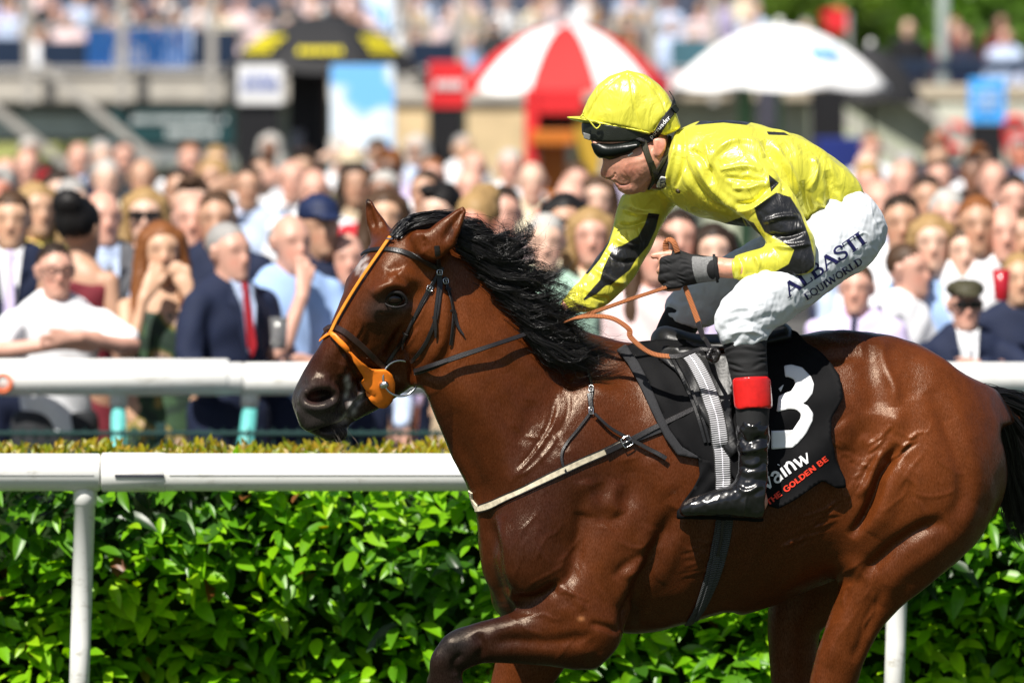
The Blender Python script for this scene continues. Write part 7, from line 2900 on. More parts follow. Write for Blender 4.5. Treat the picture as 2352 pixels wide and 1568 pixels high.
def spectator(x, y, Y, label=None, pose='stand', fem=False, top='long', skin='fair', cloth='white', hair='short', hairc='brown', yaw=0.0, lower='navy', suit=None, tie=None, specs=None, group=None, base=0.0, fixed=None, tilt=0.0):
    """(x, y): picture position of the face, Y: distance behind the horse, suit: colour of shirt under a jacket"""
    if Y >= 9.9 and base == 0.0:
        Y = max(9.6, 0.655 * 16000 / (y - 175) - 20)
        fixed = None
    p = W(x, y, Y)
    hz = p[2] - base
    sc = hz / 1.62 if fixed is None else fixed
    sc = min(max(sc, 0.80), 1.14)
    zf = p[2] - 1.62 * sc
    if fixed is None:
        zf = base
    body, me_t, me_l, R, L = template(pose, fem, top)
    t = thing('person', (p[0], Y, zf), label or 'spectator', 'person', group or 'spectators behind the rail')
    t.rotation_euler = (0, 0, yaw)
    t.scale = (sc, sc, sc)
    linked('body', body, feat_skin('skin ' + skin, SKINS[skin]), t)
    linked('jacket' if suit else 'dress' if top == 'none' else 'shirt', me_t, floral_m if cloth == 'olive' and top == 'none' else cmat('cloth', cloth), t)
    linked('skirt' if fem else 'trousers', me_l, floral_m if cloth == 'olive' and top == 'none' else cmat('cloth', cloth if top == 'none' else lower), t)
    if hair != 'bald':
        linked({'flatcap': 'flat_cap', 'cap': 'cap', 'hat': 'hat'}.get(hair, 'hair'), hair_tpl(hair), cmat('hair', hairc), t)
    if suit:
        linked('shirt_front', SHIRT_V, cmat('cloth', suit), t)
        linked('collar', COLLAR, cmat('cloth', suit), t)
        for lp in LAPEL:
            linked('lapel', lp, cmat('cloth', cloth), t)
    if tie:
        linked('tie', TIE, cmat('cloth', tie), t)
    if specs:
        linked('sunglasses' if specs == 'dark' else 'spectacles', G_DARK if specs == 'dark' else G_CLEAR, eyew, t)
    PEOPLE.append((t, x, y, Y))
    return t


floral_m, nt, b = new_mat('green_floral_print')
tc = nd(nt, 'ShaderNodeTexCoord')
n1 = nd(nt, 'ShaderNodeTexNoise', i_Scale=9.0, i_Detail=1.0)
nt.links.new(tc.outputs['Object'], n1.inputs['Vector'])
cr = nd(nt, 'ShaderNodeValToRGB')
cr.color_ramp.interpolation = 'CONSTANT'
cr.color_ramp.elements[0].color = (.012, .03, .018, 1)
cr.color_ramp.elements[1].color = (.03, .07, .03, 1)
cr.color_ramp.elements[1].position = 0.44
for p_, c_ in ((.52, (.25, .19, .05, 1)), (.60, (.50, .34, .26, 1)), (.68, (.02, .05, .025, 1))):
    e = cr.color_ramp.elements.new(p_)
    e.color = c_
nt.links.new(n1.outputs[0], cr.inputs[0])
nt.links.new(cr.outputs[0], b.inputs['Base Color'])
b.inputs['Roughness'].default_value = 0.8

S = spectator
# ---- front row and the people one can pick out behind them
S(26, 518, 10.0, 'young man in navy suit with lilac tie at the left edge', cloth='navy', suit='white', tie='lilac', hair='fringe', hairc='brown', skin='gold')
S(127, 634, 8.62, 'man in spectacles and white polo shirt leaning folded arms on the rail', pose='folded', top='short', cloth='white', hair='short', hairc='dark brown', skin='pink', specs='clear', lower='charcoal', yaw=0.25)
S(184, 540, 9.9, 'black haired woman with bare shoulders turned away behind the polo shirt man', fem=True, top='none', cloth='maroon', hair='bun', hairc='black', skin='tan', yaw=2.6)
S(236, 512, 11.0, 'balding man in grey suit and pale blue shirt behind the bare shouldered woman', cloth='grey', suit='pale blue', hair='balding', hairc='grey', skin='pink', yaw=0.3)
S(372, 588, 8.8, 'woman with long ginger hair cupping her hands to her mouth', pose='face', fem=True, top='none', cloth='olive', hair='long', hairc='ginger', skin='gold', yaw=0.15)
S(334, 508, 10.8, 'blonde woman in sunglasses behind the shouting woman', fem=True, cloth='pale pink', hair='long', hairc='blonde', skin='fair', specs='dark')
SUIT = S(527, 592, 8.62, 'grey haired man in navy suit and red tie holding a glass on the rail', pose='glass', cloth='navy', suit='pale blue', tie='red', hair='short', hairc='grey', skin='pink', yaw=0.75)
S(668, 570, 9.0, 'balding man in blue checked shirt resting chin on his hand', pose='chin', top='short', cloth='sky blue', hair='balding', hairc='grey', skin='pink', yaw=0.5)
S(570, 440, 12.6, 'tall man in pale blue shirt shading his eyes with one arm', pose='shade', top='short', cloth='pale blue', hair='short', hairc='dark brown', skin='tan', fixed=1.05)
S(602, 408, 15.0, 'dark haired man right behind the man shading his eyes', cloth='white', hair='short', hairc='dark brown', skin='tan')
S(733, 534, 10.4, 'person in navy cap and navy coat left of the horse ears', cloth='navy', hair='cap', hairc='navy', skin='tan', yaw=0.4)
S(795, 606, 9.6, 'red faced man just left of the horse forehead', cloth='pale blue', hair='balding', hairc='brown', skin='pink', yaw=0.2)
S(443, 516, 11.0, 'balding man in pale blue shirt between shouting woman and suited man', cloth='pale blue', hair='bald', skin='pink')
S(498, 517, 12.0, 'brown haired man peering over the suited man', cloth='navy', hair='short', hairc='brown', skin='tan')
S(412, 448, 13.6, 'dark haired man in open dark jacket and white shirt', cloth='charcoal', suit='white', hair='short', hairc='dark brown', skin='tan')
S(328, 420, 15.0, 'broad faced man with thinning brown hair above the blonde woman', cloth='grey', hair='balding', hairc='brown', skin='tan')
S(245, 424, 14.3, 'white haired woman in pale coat among the left crowd', fem=True, cloth='cream', hair='fringe', hairc='white', skin='fair')
S(137, 455, 12.8, 'brown haired woman in white and green top at the left', fem=True, cloth='white', hair='long', hairc='dark brown', skin='fair')
S(84, 492, 11.8, 'blonde woman in yellow dress beside the young man in navy', fem=True, cloth='yellow', hair='long', hairc='blonde', skin='gold', yaw=0.4)
S(181, 374, 20.5, 'bald man in navy jumper standing tall at the back left', cloth='navy', suit='pale blue', hair='bald', skin='pink', fixed=1.06)
S(62, 394, 16.5, 'grey haired red faced man at the back left', cloth='black', hair='balding', hairc='grey', skin='pink')
S(14, 416, 15.4, 'bald man at the far left of the back rows', cloth='charcoal', hair='bald', skin='pink')
S(286, 366, 22.0, 'man with dark hair below the slanting left handrail', cloth='charcoal', hair='short', hairc='dark brown', skin='pink')
S(437, 374, 19.8, 'red faced man in white shirt below the dark sign board', cloth='white', hair='short', hairc='ginger', skin='pink', fixed=1.05)
S(497, 384, 21.0, 'fair haired man in navy coat below the dark sign board', cloth='navy', hair='fringe', hairc='blonde', skin='fair')
S(672, 424, 14.6, 'bald man with hand near his brow left of the horse ears', cloth='white', hair='bald', skin='pink', pose='shade', fixed=1.0)
S(722, 450, 13.4, 'stout bald man in white shirt behind the navy cap', cloth='white', hair='bald', skin='pink')
S(818, 432, 13.8, 'curly dark haired woman in beige behind the far horse ear', fem=True, cloth='beige', hair='long', hairc='dark brown', skin='tan')
S(808, 398, 16.6, 'person in wide straw hat below the blue banner', fem=True, cloth='olive', hair='hat', hairc='straw', skin='fair')
S(885, 512, 11.4, 'woman in sky blue dress seen between the horse ears', fem=True, cloth='sky blue', hair='long', hairc='brown', skin='gold')
S(992, 418, 16.6, 'ginger haired man in white shirt below the red sign', cloth='white', hair='short', hairc='ginger', skin='pink')
S(1090, 398, 18.6, 'grey haired man in navy coat right of the red sign', cloth='navy', hair='balding', hairc='grey', skin='pink')
S(1079, 444, 13.8, 'stout bald man in white shirt above the mane', cloth='white', hair='bald', skin='pink')
S(1172, 394, 19.6, 'white haired man left of the red booth', cloth='white', hair='fringe', hairc='white', skin='pink')
S(1222, 430, 16.2, 'bald man in pale shirt right beside the red booth', cloth='cream', hair='bald', skin='fair')
S(1156, 504, 11.0, 'dark haired man with pink face behind the mane', cloth='pale pink', hair='short', hairc='dark brown', skin='pink')
S(1298, 526, 10.4, 'dark haired woman in sunglasses below the jockey chin', fem=True, cloth='cream', hair='long', hairc='black', skin='tan', specs='dark')
S(1254, 570, 9.4, 'white haired woman in pale green top behind the mane', fem=True, cloth='pale green', hair='fringe', hairc='white', skin='fair')
S(1358, 556, 9.9, 'blonde woman left of the jockey far sleeve', fem=True, cloth='cream', hair='long', hairc='blonde', skin='pink')
S(1372, 470, 13.6, 'brown haired woman beside the jockey far shoulder', fem=True, cloth='beige', hair='long', hairc='brown', skin='fair')
S(1310, 472, 13.2, 'man with thin fair hair under the red booth', cloth='maroon', hair='balding', hairc='blonde', skin='pink')
S(1325, 432, 16.4, 'man in red shirt in front of the red booth', cloth='red', hair='short', hairc='brown', skin='pink')
S(1500, 596, 8.9, 'woman in loose pale pink blouse behind the jockey arms', fem=True, cloth='pale pink', hair='long', hairc='brown', skin='pink', yaw=0.2)
S(1560, 560, 10.2, 'man in dark jacket below the jockey chest', cloth='charcoal', hair='short', hairc='dark brown', skin='pink')
S(1640, 590, 9.6, 'woman in lilac dress between the jockey hand and chest', fem=True, cloth='lilac', hair='long', hairc='dark brown', skin='fair')
# right of the jockey
S(1968, 674, 9.2, 'man in lilac shirt with dark tie behind the jockey seat', cloth='lilac', tie='navy', hair='short', hairc='brown', skin='pink', yaw=-0.2)
S(2087, 632, 9.5, 'red faced man in white shirt seen in profile facing right', cloth='white', hair='short', hairc='brown', skin='pink', yaw=1.0)
S(2217, 712, 8.62, 'man in flat cap and sunglasses leaning on the rail in dark suit', pose='folded', cloth='navy', suit='white', hair='flatcap', hairc='olive tweed', skin='pink', specs='dark', yaw=0.1)
S(2342, 652, 9.3, 'person in navy striped top raising a red drink at the right edge', pose='glass', cloth='navy', hair='short', hairc='blonde', skin='gold')
S(2214, 590, 10.8, 'woman with long brown hair behind the flat cap man', fem=True, cloth='white', hair='long', hairc='brown', skin='fair')
S(2070, 527, 12.0, 'dark haired man in white shirt right of the jockey seat', cloth='white', hair='short', hairc='dark brown', skin='tan')
S(2176, 513, 12.6, 'white haired man in pale blue shirt right of the jockey', cloth='pale blue', hair='fringe', hairc='white', skin='pink')
S(2246, 530, 11.8, 'ginger haired man with tanned face near the right edge', cloth='white', hair='short', hairc='ginger', skin='tan')
S(2308, 548, 11.2, 'bald man in grey shirt near the right edge', cloth='grey', hair='bald', skin='pink')
S(2350, 560, 10.6, 'tanned man in navy shirt at the right edge of the middle rows', cloth='navy', hair='short', hairc='brown', skin='tan')
S(2073, 428, 15.6, 'grey bearded man in pale blue shirt above the dark haired man', cloth='pale blue', hair='balding', hairc='grey', skin='pink')
S(2158, 420, 16.8, 'brown haired man in pale shirt below the right ramp', cloth='white', hair='short', hairc='brown', skin='pink')
S(2235, 410, 19.0, 'dark haired tanned man left of the blue square sign stand', cloth='black', hair='short', hairc='black', skin='brown')
S(2282, 428, 16.6, 'bald man in grey jacket below the blue square sign', cloth='grey', suit='white', hair='bald', skin='pink')
S(1994, 432, 17.6, 'fair haired man right behind the jockey back', cloth='white', hair='fringe', hairc='blonde', skin='pink')
S(2020, 480, 13.2, 'bald man just right of the jockey hip', cloth='pale blue', hair='bald', skin='pink')
S(2130, 470, 14.4, 'dark haired man in black jacket above the white haired man', cloth='black', hair='short', hairc='dark brown', skin='tan')
S(2330, 470, 14.0, 'man in maroon jumper near the right edge of the back rows', cloth='maroon', hair='short', hairc='dark brown', skin='pink')
S(2140, 570, 10.9, 'woman in sky blue blouse left of the long haired brunette', fem=True, cloth='sky blue', hair='long', hairc='blonde', skin='fair')
# extras of the suited man: cup
o = bpy.data.objects.new('plastic_cup', CUP)
COL.objects.link(o)
o.location = W(640, 792, 8.34) - np.array((0, 0, 0.02))
o.location.z = 1.19
cupm, nt, b = new_mat('clear_cup')
b.inputs['Base Color'].default_value = (.5, .5, .5, 1)
b.inputs['Roughness'].default_value = 0.1
b.inputs['Transmission Weight'].default_value = 0.8
CUP.materials.append(cupm)
tag(o, 'clear plastic cup in the hands of the red tie man', 'cup')
o = bpy.data.objects.new('plastic_cup', CUP.copy())
COL.objects.link(o)
o.location = W(2300, 690, 8.95)
o.data.materials[0] = simple('red_drink', (.35, .01, .02), .2)
tag(o, 'cup of red drink held up at the right edge', 'cup')

# ---- the rest of the crowd: filled in where the photograph shows only blurred heads
rc_ = random.Random(21)
taken = [(a, b_, c) for _, a, b_, c in PEOPLE]
CL = ['white', 'white', 'white', 'pale blue', 'pale blue', 'sky blue', 'navy', 'charcoal', 'black', 'grey', 'lilac', 'pale pink', 'cream', 'beige', 'red', 'white']
HC = ['dark brown', 'brown', 'grey', 'white', 'ginger', 'blonde', 'black', 'grey']
MARK = [(0, 'the left handrail'), (250, 'the dark sign board'), (545, 'the black umbrella'), (760, 'the blue banner'), (940, 'the red sign'), (1070, 'the red and white umbrella'), (1540, 'the white umbrella'), (1850, 'the right ramp'), (2200, 'the blue square sign')]
fill = []
for Yr in (12.4, 14.4, 16.6, 19.0, 21.6, 24.4, 27.4, 30.6, 34.0, 37.6):
    step = 0.58 * 16000 / (20 + Yr)
    x = -230 + rc_.random() * step
    while x < 2590:
        hgt = rc_.uniform(1.58, 1.72)
        y = 175 + (2.3 - hgt) * 16000 / (20 + Yr) + rc_.uniform(-4, 4)
        near = min((abs(x - a) for a, b_, c in taken if abs(b_ - y) < 24), default=999)
        hid = (1190 < x < 1410 and y < 452) or (1420 < x < 1960 and y > 300) or (870 < x < 1120 and y > 540)
        if near > 0.17 * 16000 / (20 + Yr) + 3 and not hid:
            fill.append((x, y, Yr, hgt))
            taken.append((x, y, Yr))
        x += step * rc_.uniform(0.85, 1.35)
cnt = {}
ORD = ['', 'second ', 'third ', 'fourth ', 'fifth ', 'sixth ', 'seventh ', 'eighth ', 'ninth ', 'tenth ']
for x, y, Yr, hgt in sorted(fill):
    fem = rc_.random() < 0.28
    cl, hc = rc_.choice(CL), rc_.choice(HC)
    hr = rc_.choice(['long', 'long', 'fringe', 'bun']) if fem else rc_.choice(['short', 'short', 'short', 'messy', 'messy', 'balding', 'fringe', 'cap'])
    if hr == 'cap':
        hc = rc_.choice(['navy', 'white', 'black'])
    mark = [m_ for a, m_ in MARK if a <= max(x, 0)][-1]
    hd_txt = 'bald' if hr == 'bald' else (hc + ' cap') if hr == 'cap' else hc + ' haired'
    row = 'middle' if Yr < 16 else 'back' if Yr < 26 else 'rearmost'
    who = 'woman' if fem else 'man'
    base_l = f"{hd_txt} {who} in {cl}, {row} rows below {mark}" if hr != 'cap' else f"{who} in {hd_txt} and {cl}, {row} rows below {mark}"
    k = cnt.get(base_l, 0)
    cnt[base_l] = k + 1
    lab_ = base_l if k == 0 else f"{ORD[min(k, 9)]}{base_l}"
    S(x, y, Yr, lab_, pose=rc_.choice(['stand'] * 7 + ['shade', 'chin', 'face']), fem=fem, cloth=cl, hair=hr, hairc=hc, skin=rc_.choice(['fair', 'fair', 'pink', 'tan', 'gold', 'pale', 'ruddy', 'brown']), lower=rc_.choice(['navy', 'charcoal', 'beige', 'grey']),
      suit=(rc_.choice(['white', 'pale blue']) if (cl in ('navy', 'charcoal', 'grey', 'black') and not fem) else None), yaw=rc_.uniform(-.5, .7), specs=('dark' if rc_.random() < .2 else None))
print('people', len(PEOPLE))
# ================================================================== pitches, umbrellas, grandstand
def pm(name, colr, rough=0.7, **k):
    return simple(name, colr, rough, 0.3, noise=k.get('noise', 0.12), nscale=k.get('nscale', 3.0))


def board(name, x0, y0, x1, y1, Y, thick, mat, parent=None, z_floor=False, bevel=0.01):
    """upright board given by its picture rectangle at distance Y"""
    a, c = W(x0, y0, Y), W(x1, y1, Y)
    z0 = 0.0 if z_floor else c[2]
    mb = MB()
    mb.box(((a[0] + c[0]) / 2, Y + thick / 2, (a[2] + z0) / 2), ((c[0] - a[0]) / 2, thick / 2, (a[2] - z0) / 2))
    return mb.build(name, mat, parent, bevel=bevel)


def pole(name, x, y0, Y, r, mat, parent, z1=0.0):
    a = W(x, y0, Y)
    mb = MB()
    mb.tube([(a[0], Y, z1), (a[0], Y, a[2])], r, 12)
    return mb.build(name, mat, parent, smooth=True)


def umbrella(xc, y_top, y_rim, half, Y, mats, label, pole_mat, tilt=0.0, n=8, letters=None, rot=0.0, z_floor=0.0):
    """domed parasol: n separate panels, valance, ribs, pole"""
    c = W(xc, y_rim, Y)
    top = W(xc, y_top, Y)[2] - c[2]
    R = half * PX(Y)
    t = thing('parasol', (c[0], Y, z_floor), label, 'umbrella')
    sub = 8
    for i in range(n):
        V, F = [], []
        for a in range(sub + 1):
            th = rot + 2 * math.pi * (i + a / sub) / n
            sag = 0.035 * R * math.sin(math.pi * a / sub)
            for q in range(9):
                s_ = q / 8
                r = R * s_ * (1 - 0.03 * math.sin(math.pi * a / sub) * s_)
                z = top * (1 - s_ ** 2.0) - sag * s_
                V.append((c[0] + r * math.cos(th), Y + r * math.sin(th), c[2] + z + tilt * r * math.cos(th)))
            V.append((c[0] + R * math.cos(th) * .995, Y + R * math.sin(th) * .995, c[2] - 0.05 - sag + tilt * R * math.cos(th)))
        for a in range(sub):
            for q in range(9):
                F.append((a * 10 + q, a * 10 + q + 1, (a + 1) * 10 + q + 1, (a + 1) * 10 + q))
        o = link('panel', pymesh('panel', V, F), mats[i % len(mats)], t)
        rb = MB()
        th = rot + 2 * math.pi * i / n
        rb.tube([(c[0] + R * s_ * math.cos(th), Y + R * s_ * math.sin(th), c[2] + top * (1 - s_ ** 2.0) - 0.02 + tilt * R * s_ * math.cos(th)) for s_ in np.linspace(0.02, 1, 8)], 0.008, 5)
        rb.build('rib', steel_d, t)
    mb = MB()
    mb.tube([(c[0], Y, z_floor), (c[0], Y, c[2] + top + 0.05)], .025, 10)
    mb.build('pole', pole_mat, t)
    mb = MB()
    mb.tube([(c[0], Y, c[2] + top - .01), (c[0], Y, c[2] + top + .06), (c[0], Y, c[2] + top + .07)], [.03, .03, .01], 10)
    mb.build('finial', white_pl, t, smooth=True)
    return t, c, R, top


steel_d = pm('grey_metal', (0.30, 0.30, 0.31), 0.5)
concrete = pm('pale_concrete', (0.44, 0.41, 0.36), 0.85, noise=0.2)
stone = pm('tan_stone', (0.60, 0.46, 0.27), 0.85, noise=0.2)
black_p = pm('black_panel', (0.012, 0.012, 0.014), 0.5)
white_p = pm('white_panel', (0.72, 0.72, 0.72), 0.6)
red_p = pm('red_panel', (0.62, 0.025, 0.03), 0.5)
yellow_p = pm('yellow_print', (0.80, 0.68, 0.02), 0.6)
blue_p = pm('sky_blue_panel', (0.06, 0.36, 0.85), 0.5)
navy_p = pm('navy_panel', (0.010, 0.022, 0.05), 0.5)
green_d = pm('dark_green_sign', (0.012, 0.05, 0.055), 0.5)
orange_b = pm('orange_panel', (0.55, 0.16, 0.02), 0.5)
palegreen = pm('pale_green_wall', (0.42, 0.45, 0.34), 0.8, noise=0.2)
seat_b = pm('blue_seat_plastic', (0.02, 0.10, 0.30), 0.4)


def marks(parent, x0, y0, x1, y1, Y, rows, mat, seed, gap=0.35, slant=0.0):
    """rows of blurred, unreadable lettering as small raised bars"""
    rs_ = random.Random(seed)
    h = (y1 - y0) / rows
    for r in range(rows):
        x = x0 + rs_.random() * 6
        while x < x1 - 5:
            w = rs_.uniform(5, 13)
            mb = MB()
            a, c = W(x, y0 + r * h, Y), W(min(x + w, x1), y0 + (r + 1) * h - h * gap, Y)
            mb.box(((a[0] + c[0]) / 2, Y, (a[2] + c[2]) / 2), ((c[0] - a[0]) / 2, .004, (a[2] - c[2]) / 2))
            mb.build('letter', mat, parent)
            x += w + rs_.uniform(2.5, 5)


# ---- bookmakers' umbrellas
umb_black = simple('black_canvas', (0.020, 0.020, 0.022), 0.75, 0.3)
umb_white = simple('white_canvas', (0.80, 0.80, 0.80), 0.75, 0.3)
umb_red = simple('red_canvas', (0.62, 0.03, 0.03), 0.75, 0.3)
ub, c, R, top = umbrella(742, 36, 150, 232, 46, [umb_black], 'black parasol with yellow lettering above a bookmaker stand', black_p, rot=0.39)


def on_umbrella(t, c, R, top, Y, th0, th1, s0, s1, mat, rows, seed, name='letter'):
    rs_ = random.Random(seed)
    for r in range(rows):
        sa = s0 + (s1 - s0) * r / rows
        sb = s0 + (s1 - s0) * (r + .72) / rows
        th = th0
        while th < th1:
            w = rs_.uniform(.025, .05)
            V = []
            for (a, s_) in ((th, sa), (th + w, sa), (th + w, sb), (th, sb)):
                rr = R * s_ * 1.004
                V.append((c[0] + rr * math.cos(a), Y + rr * math.sin(a), c[2] + top * (1 - s_ ** 2.0) + 0.02))
            V += [(v[0], v[1] - 0.006, v[2] + .006) for v in V]
            o = link(name, pymesh(name, V, [(0, 1, 2, 3), (7, 6, 5, 4), (0, 4, 5, 1), (1, 5, 6, 2), (2, 6, 7, 3), (3, 7, 4, 0)], False), mat, t)
            th += w + rs_.uniform(.018, .032)


on_umbrella(ub, c, R, top, 46, 3.70, 4.14, .68, .92, yellow_p, 3, 1)
on_umbrella(ub, c, R, top, 46, 4.46, 4.94, .84, .94, yellow_p, 1, 2)
on_umbrella(ub, c, R, top, 46, 5.30, 5.74, .68, .92, yellow_p, 3, 3)
umbrella(1300, 58, 196, 240, 48, [umb_white, umb_red], 'red and white striped parasol above the red booth', steel_d, rot=-0.03, n=10)
uw, c, R, top = umbrella(1790, 58, 188, 254, 46, [umb_white], 'large white parasol with blue lettering right of the jockey', pm('green_pole', (.16, .36, .12)), rot=0.39)
on_umbrella(uw, c, R, top, 46, 5.05, 5.5, .66, .84, blue_p, 1, 4)
umbrella(2000, 108, 222, 120, 50, [umb_black], 'black parasol half hidden behind the white parasol', black_p, rot=0.2)

bk = thing('bookmaker_stand', (W(650, 300, 46.5)[0], 46.5, 0), 'black bookmaker stand with white panel under the black parasol', 'stand')
board('white_sign', 546, 150, 650, 240, 43.8, .06, white_p, bk)
marks(bk, 556, 170, 640, 215, 43.79, 3, pm('blue_print', (.25, .30, .55)), 5)
board('lower_panel', 546, 242, 640, 420, 43.85, .06, black_p, bk, True)
board('column', 664, 155, 752, 420, 46.4, .5, black_p, bk, True)
pole('silver_pole', 684, 300, 45.8, .055, steel_d, bk)
bb = thing('banner', (W(830, 300, 43.6)[0], 43.6, 0), 'tall sky blue banner with white shapes beside the black stand', 'banner')
ban_m, nt, b = new_mat('blue_white_banner')
tc = nd(nt, 'ShaderNodeTexCoord')
n1 = nd(nt, 'ShaderNodeTexNoise', i_Scale=2.6, i_Detail=1.0)
nt.links.new(tc.outputs['Object'], n1.inputs['Vector'])
cr = nd(nt, 'ShaderNodeValToRGB')
cr.color_ramp.elements[0].color, cr.color_ramp.elements[1].color = (.16, .46, .88, 1), (.72, .82, .92, 1)
cr.color_ramp.elements[0].position, cr.color_ramp.elements[1].position = .46, .54
nt.links.new(n1.outputs[0], cr.inputs[0])
nt.links.new(cr.outputs[0], b.inputs['Base Color'])
b.inputs['Roughness'].default_value = .6
board('banner_cloth', 760, 150, 906, 420, 43.6, .04, ban_m, bb, True)
rb_ = thing('red_sign', (W(1025, 200, 47)[0], 47, 0), 'red sign board on a black stand between tan pillars', 'sign')
board('sign_panel', 984, 142, 1072, 248, 47.0, .06, red_p, rb_)
marks(rb_, 995, 185, 1062, 215, 46.98, 1, white_p, 6)
board('stand_column', 990, 250, 1060, 420, 47.02, .12, black_p, rb_, True)
bth = thing('betting_booth', (W(1275, 300, 45.4)[0], 45.4, 0), 'red betting booth with orange counter under striped parasol', 'booth')
board('red_upright', 1206, 205, 1236, 470, 45.3, .5, red_p, bth, True)
board('red_header', 1236, 205, 1340, 262, 45.32, .45, red_p, bth)
board('counter', 1220, 300, 1320, 332, 45.1, .3, orange_b, bth)
board('dark_window', 1238, 264, 1320, 298, 45.5, .2, pm('dark_interior', (.03, .008, .006)), bth)
board('orange_door', 1238, 334, 1300, 480, 45.4, .2, orange_b, bth, True)
board('yellow_side', 1322, 264, 1385, 470, 45.4, .3, pm('ochre_panel', (.45, .28, .03)), bth, True)
for x0, x1, Yp, lab_ in ((880, 985, 52, 'tan stone pillar between blue banner and red sign'), (1072, 1212, 51, 'wide tan stone pillar left of the red booth')):
    pt = thing('stone_pillar', (W((x0 + x1) / 2, 300, Yp)[0], Yp, 0), lab_, 'pillar')
    board('shaft', x0, 240, x1, 420, Yp, .9, stone, pt, True, bevel=.02)
    board('capstone', x0 - 8, 208, x1 + 8, 239.5, Yp - .06, 1.02, concrete, pt, bevel=.03)
bs = thing('blue_sign', (W(2268, 230, 46)[0], 46, 0), 'square sky blue sign on a black stand at the right', 'sign')
board('sign_panel', 2226, 180, 2310, 284, 46, .06, blue_p, bs)
marks(bs, 2240, 205, 2296, 258, 45.98, 3, pm('pale_print', (.45, .62, .8)), 7)
board('stand_column', 2230, 285, 2304, 420, 46.02, .12, black_p, bs, True)
lp = thing('lamp_post', (W(2167, 300, 60)[0], 60, 0), 'pale grey lamp post at the upper right', 'lamp post')
pole('post', 2167, -160, 60, .065, pm('pale_grey_paint', (.24, .28, .27)), lp)
rl = W(2167, -160, 60)
mb = MB()
mb.box((rl[0] - .3, 60, rl[2] + .04), (.4, .12, .04))
mb.build('lamp_head', steel_d, lp)
gp = thing('green_flagpole', (W(1712, 300, 47)[0], 47, 0), 'short green pole below the white parasol', 'pole')
pole('post', 1712, 190, 47, .07, pm('green_paint', (.20, .42, .20)), gp)
bg_ = thing('blue_gazebo', (W(1960, 360, 44)[0], 44, 0), 'royal blue canopy stall behind the jockey back', 'stall')
board('canopy', 1880, 318, 1990, 400, 44, 1.2, pm('royal_blue_canvas', (.010, .022, .15)), bg_, True)
brd = thing('odds_board', (W(1840, 280, 47.5)[0], 47.5, 0), 'dark odds boards below the white parasol', 'board')
board('panel', 1740, 205, 1800, 300, 47.5, .1, pm('slate_panel', (.05, .05, .07)), brd)
board('panel', 1862, 205, 1940, 420, 47.6, .1, black_p, brd, True)
board('leg', 1762, 300, 1774, 420, 47.52, .05, black_p, brd, True)
# ---- front wall, sign board, balustrade and stairs of the stand
gs = thing('grandstand', (0, 57, 0), 'grandstand with concrete front, terraces and blue seats behind the stalls', 'grandstand')
board('front_wall', -1600, 236, 1240, 440, 57.0, .5, pm('grey_green_wall', (.24, .27, .22), noise=.25), gs, True)
board('front_wall', 1240, 232, 3000, 440, 57.2, .5, palegreen, gs, True)
board('fascia', -1600, 164, 1400, 235, 56.6, .9, concrete, gs, bevel=.02)
board('fascia', 1401, 196, 3000, 232, 56.7, .9, pm('buff_concrete', (.42, .36, .27)), gs, bevel=.02)
board('yellow_band', -700, 330, 250, 372, 56.9, .06, pm('yellow_green_band', (.34, .36, .12)), gs)
board('pale_panel', -700, 262, 240, 318, 56.9, .06, pm('pale_mint_panel', (.42, .50, .44)), gs)
sb_ = thing('sign_board', (W(390, 290, 56.3)[0], 56.3, 0), 'long dark green sign board with white lettering below the stand', 'sign')
board('panel', 250, 254, 536, 332, 56.3, .08, green_d, sb_)
board('lower_panel', 300, 333, 536, 380, 56.34, .08, pm('grey_slats', (.20, .22, .22)), sb_)
for x in (268, 520):
    board('leg', x - 6, 333, x + 6, 440, 56.45, .06, steel_d, sb_, True)
marks(sb_, 300, 268, 520, 290, 56.28, 1, pm('pale_letters', (.5, .55, .55)), 8)
marks(sb_, 380, 296, 500, 326, 56.28, 1, pm('pale_letters', (.5, .55, .55)), 9)
# terrace steps behind
for i in range(9):
    mb = MB()
    y0 = 59.0 + i * 4.2
    z = 1.75 + 0.11 * i
    mb.box((0, y0 + 2.1, z / 2), (70, 2.095, z / 2))
    mb.build('terrace_step', pm('dark_terrace', (.10, .105, .115)), gs)
mb = MB()
mb.box((-23.8, 99.5, 4.0), (28, .4, 4.0))
mb.build('rear_wall', pm('dark_blue_grey_wall', (.07, .085, .13)), gs)  # wall coloured dark blue-grey
# seats: one row of blue tip-ups on the left, navy backs to the right
rs_ = random.Random(3)
for i in range(18):
    x = 205 + i * 13.2
    mb = MB()
    a = W(x, 150, 59.6)
    mb.box((a[0], 59.6, 2.60), (.027, .02, .24))
    mb.box((a[0], 59.45, 2.40), (.027, .14, .02))
    mb.build('seat', seat_b, gs, bevel=.008)
for x0, x1, y0, nm in ((-60, 70, 88, 'dark_panel'), (92, 200, 95, 'dark_panel'), (440, 545, 70, 'dark_panel'), (940, 1060, 95, 'dark_panel'), (1540, 1760, 92, 'teal_panel'), (2060, 2500, 138, 'dark_panel')):
    board(nm, x0, y0, x1, 166, 58.4, .05, navy_p if nm == 'dark_panel' else pm('teal_glass', (.05, .13, .17)), gs)
post_m = pm('balustrade_paint', (.36, .34, .31))
for x in (65, 280, 487, 930, 1060, 1500, 1640):
    bl = thing('balustrade_post', (W(x, 240, 56.2)[0], 56.2, 2.0), f'pale balustrade post of the stand', 'post', 'balustrade posts of the stand')
    a = W(x, 240, 56.2)
    mb = MB()
    mb.box((a[0], 56.2, a[2] + .95), (.046, .05, .95))
    mb.build('upright', post_m, bl, bevel=.008)
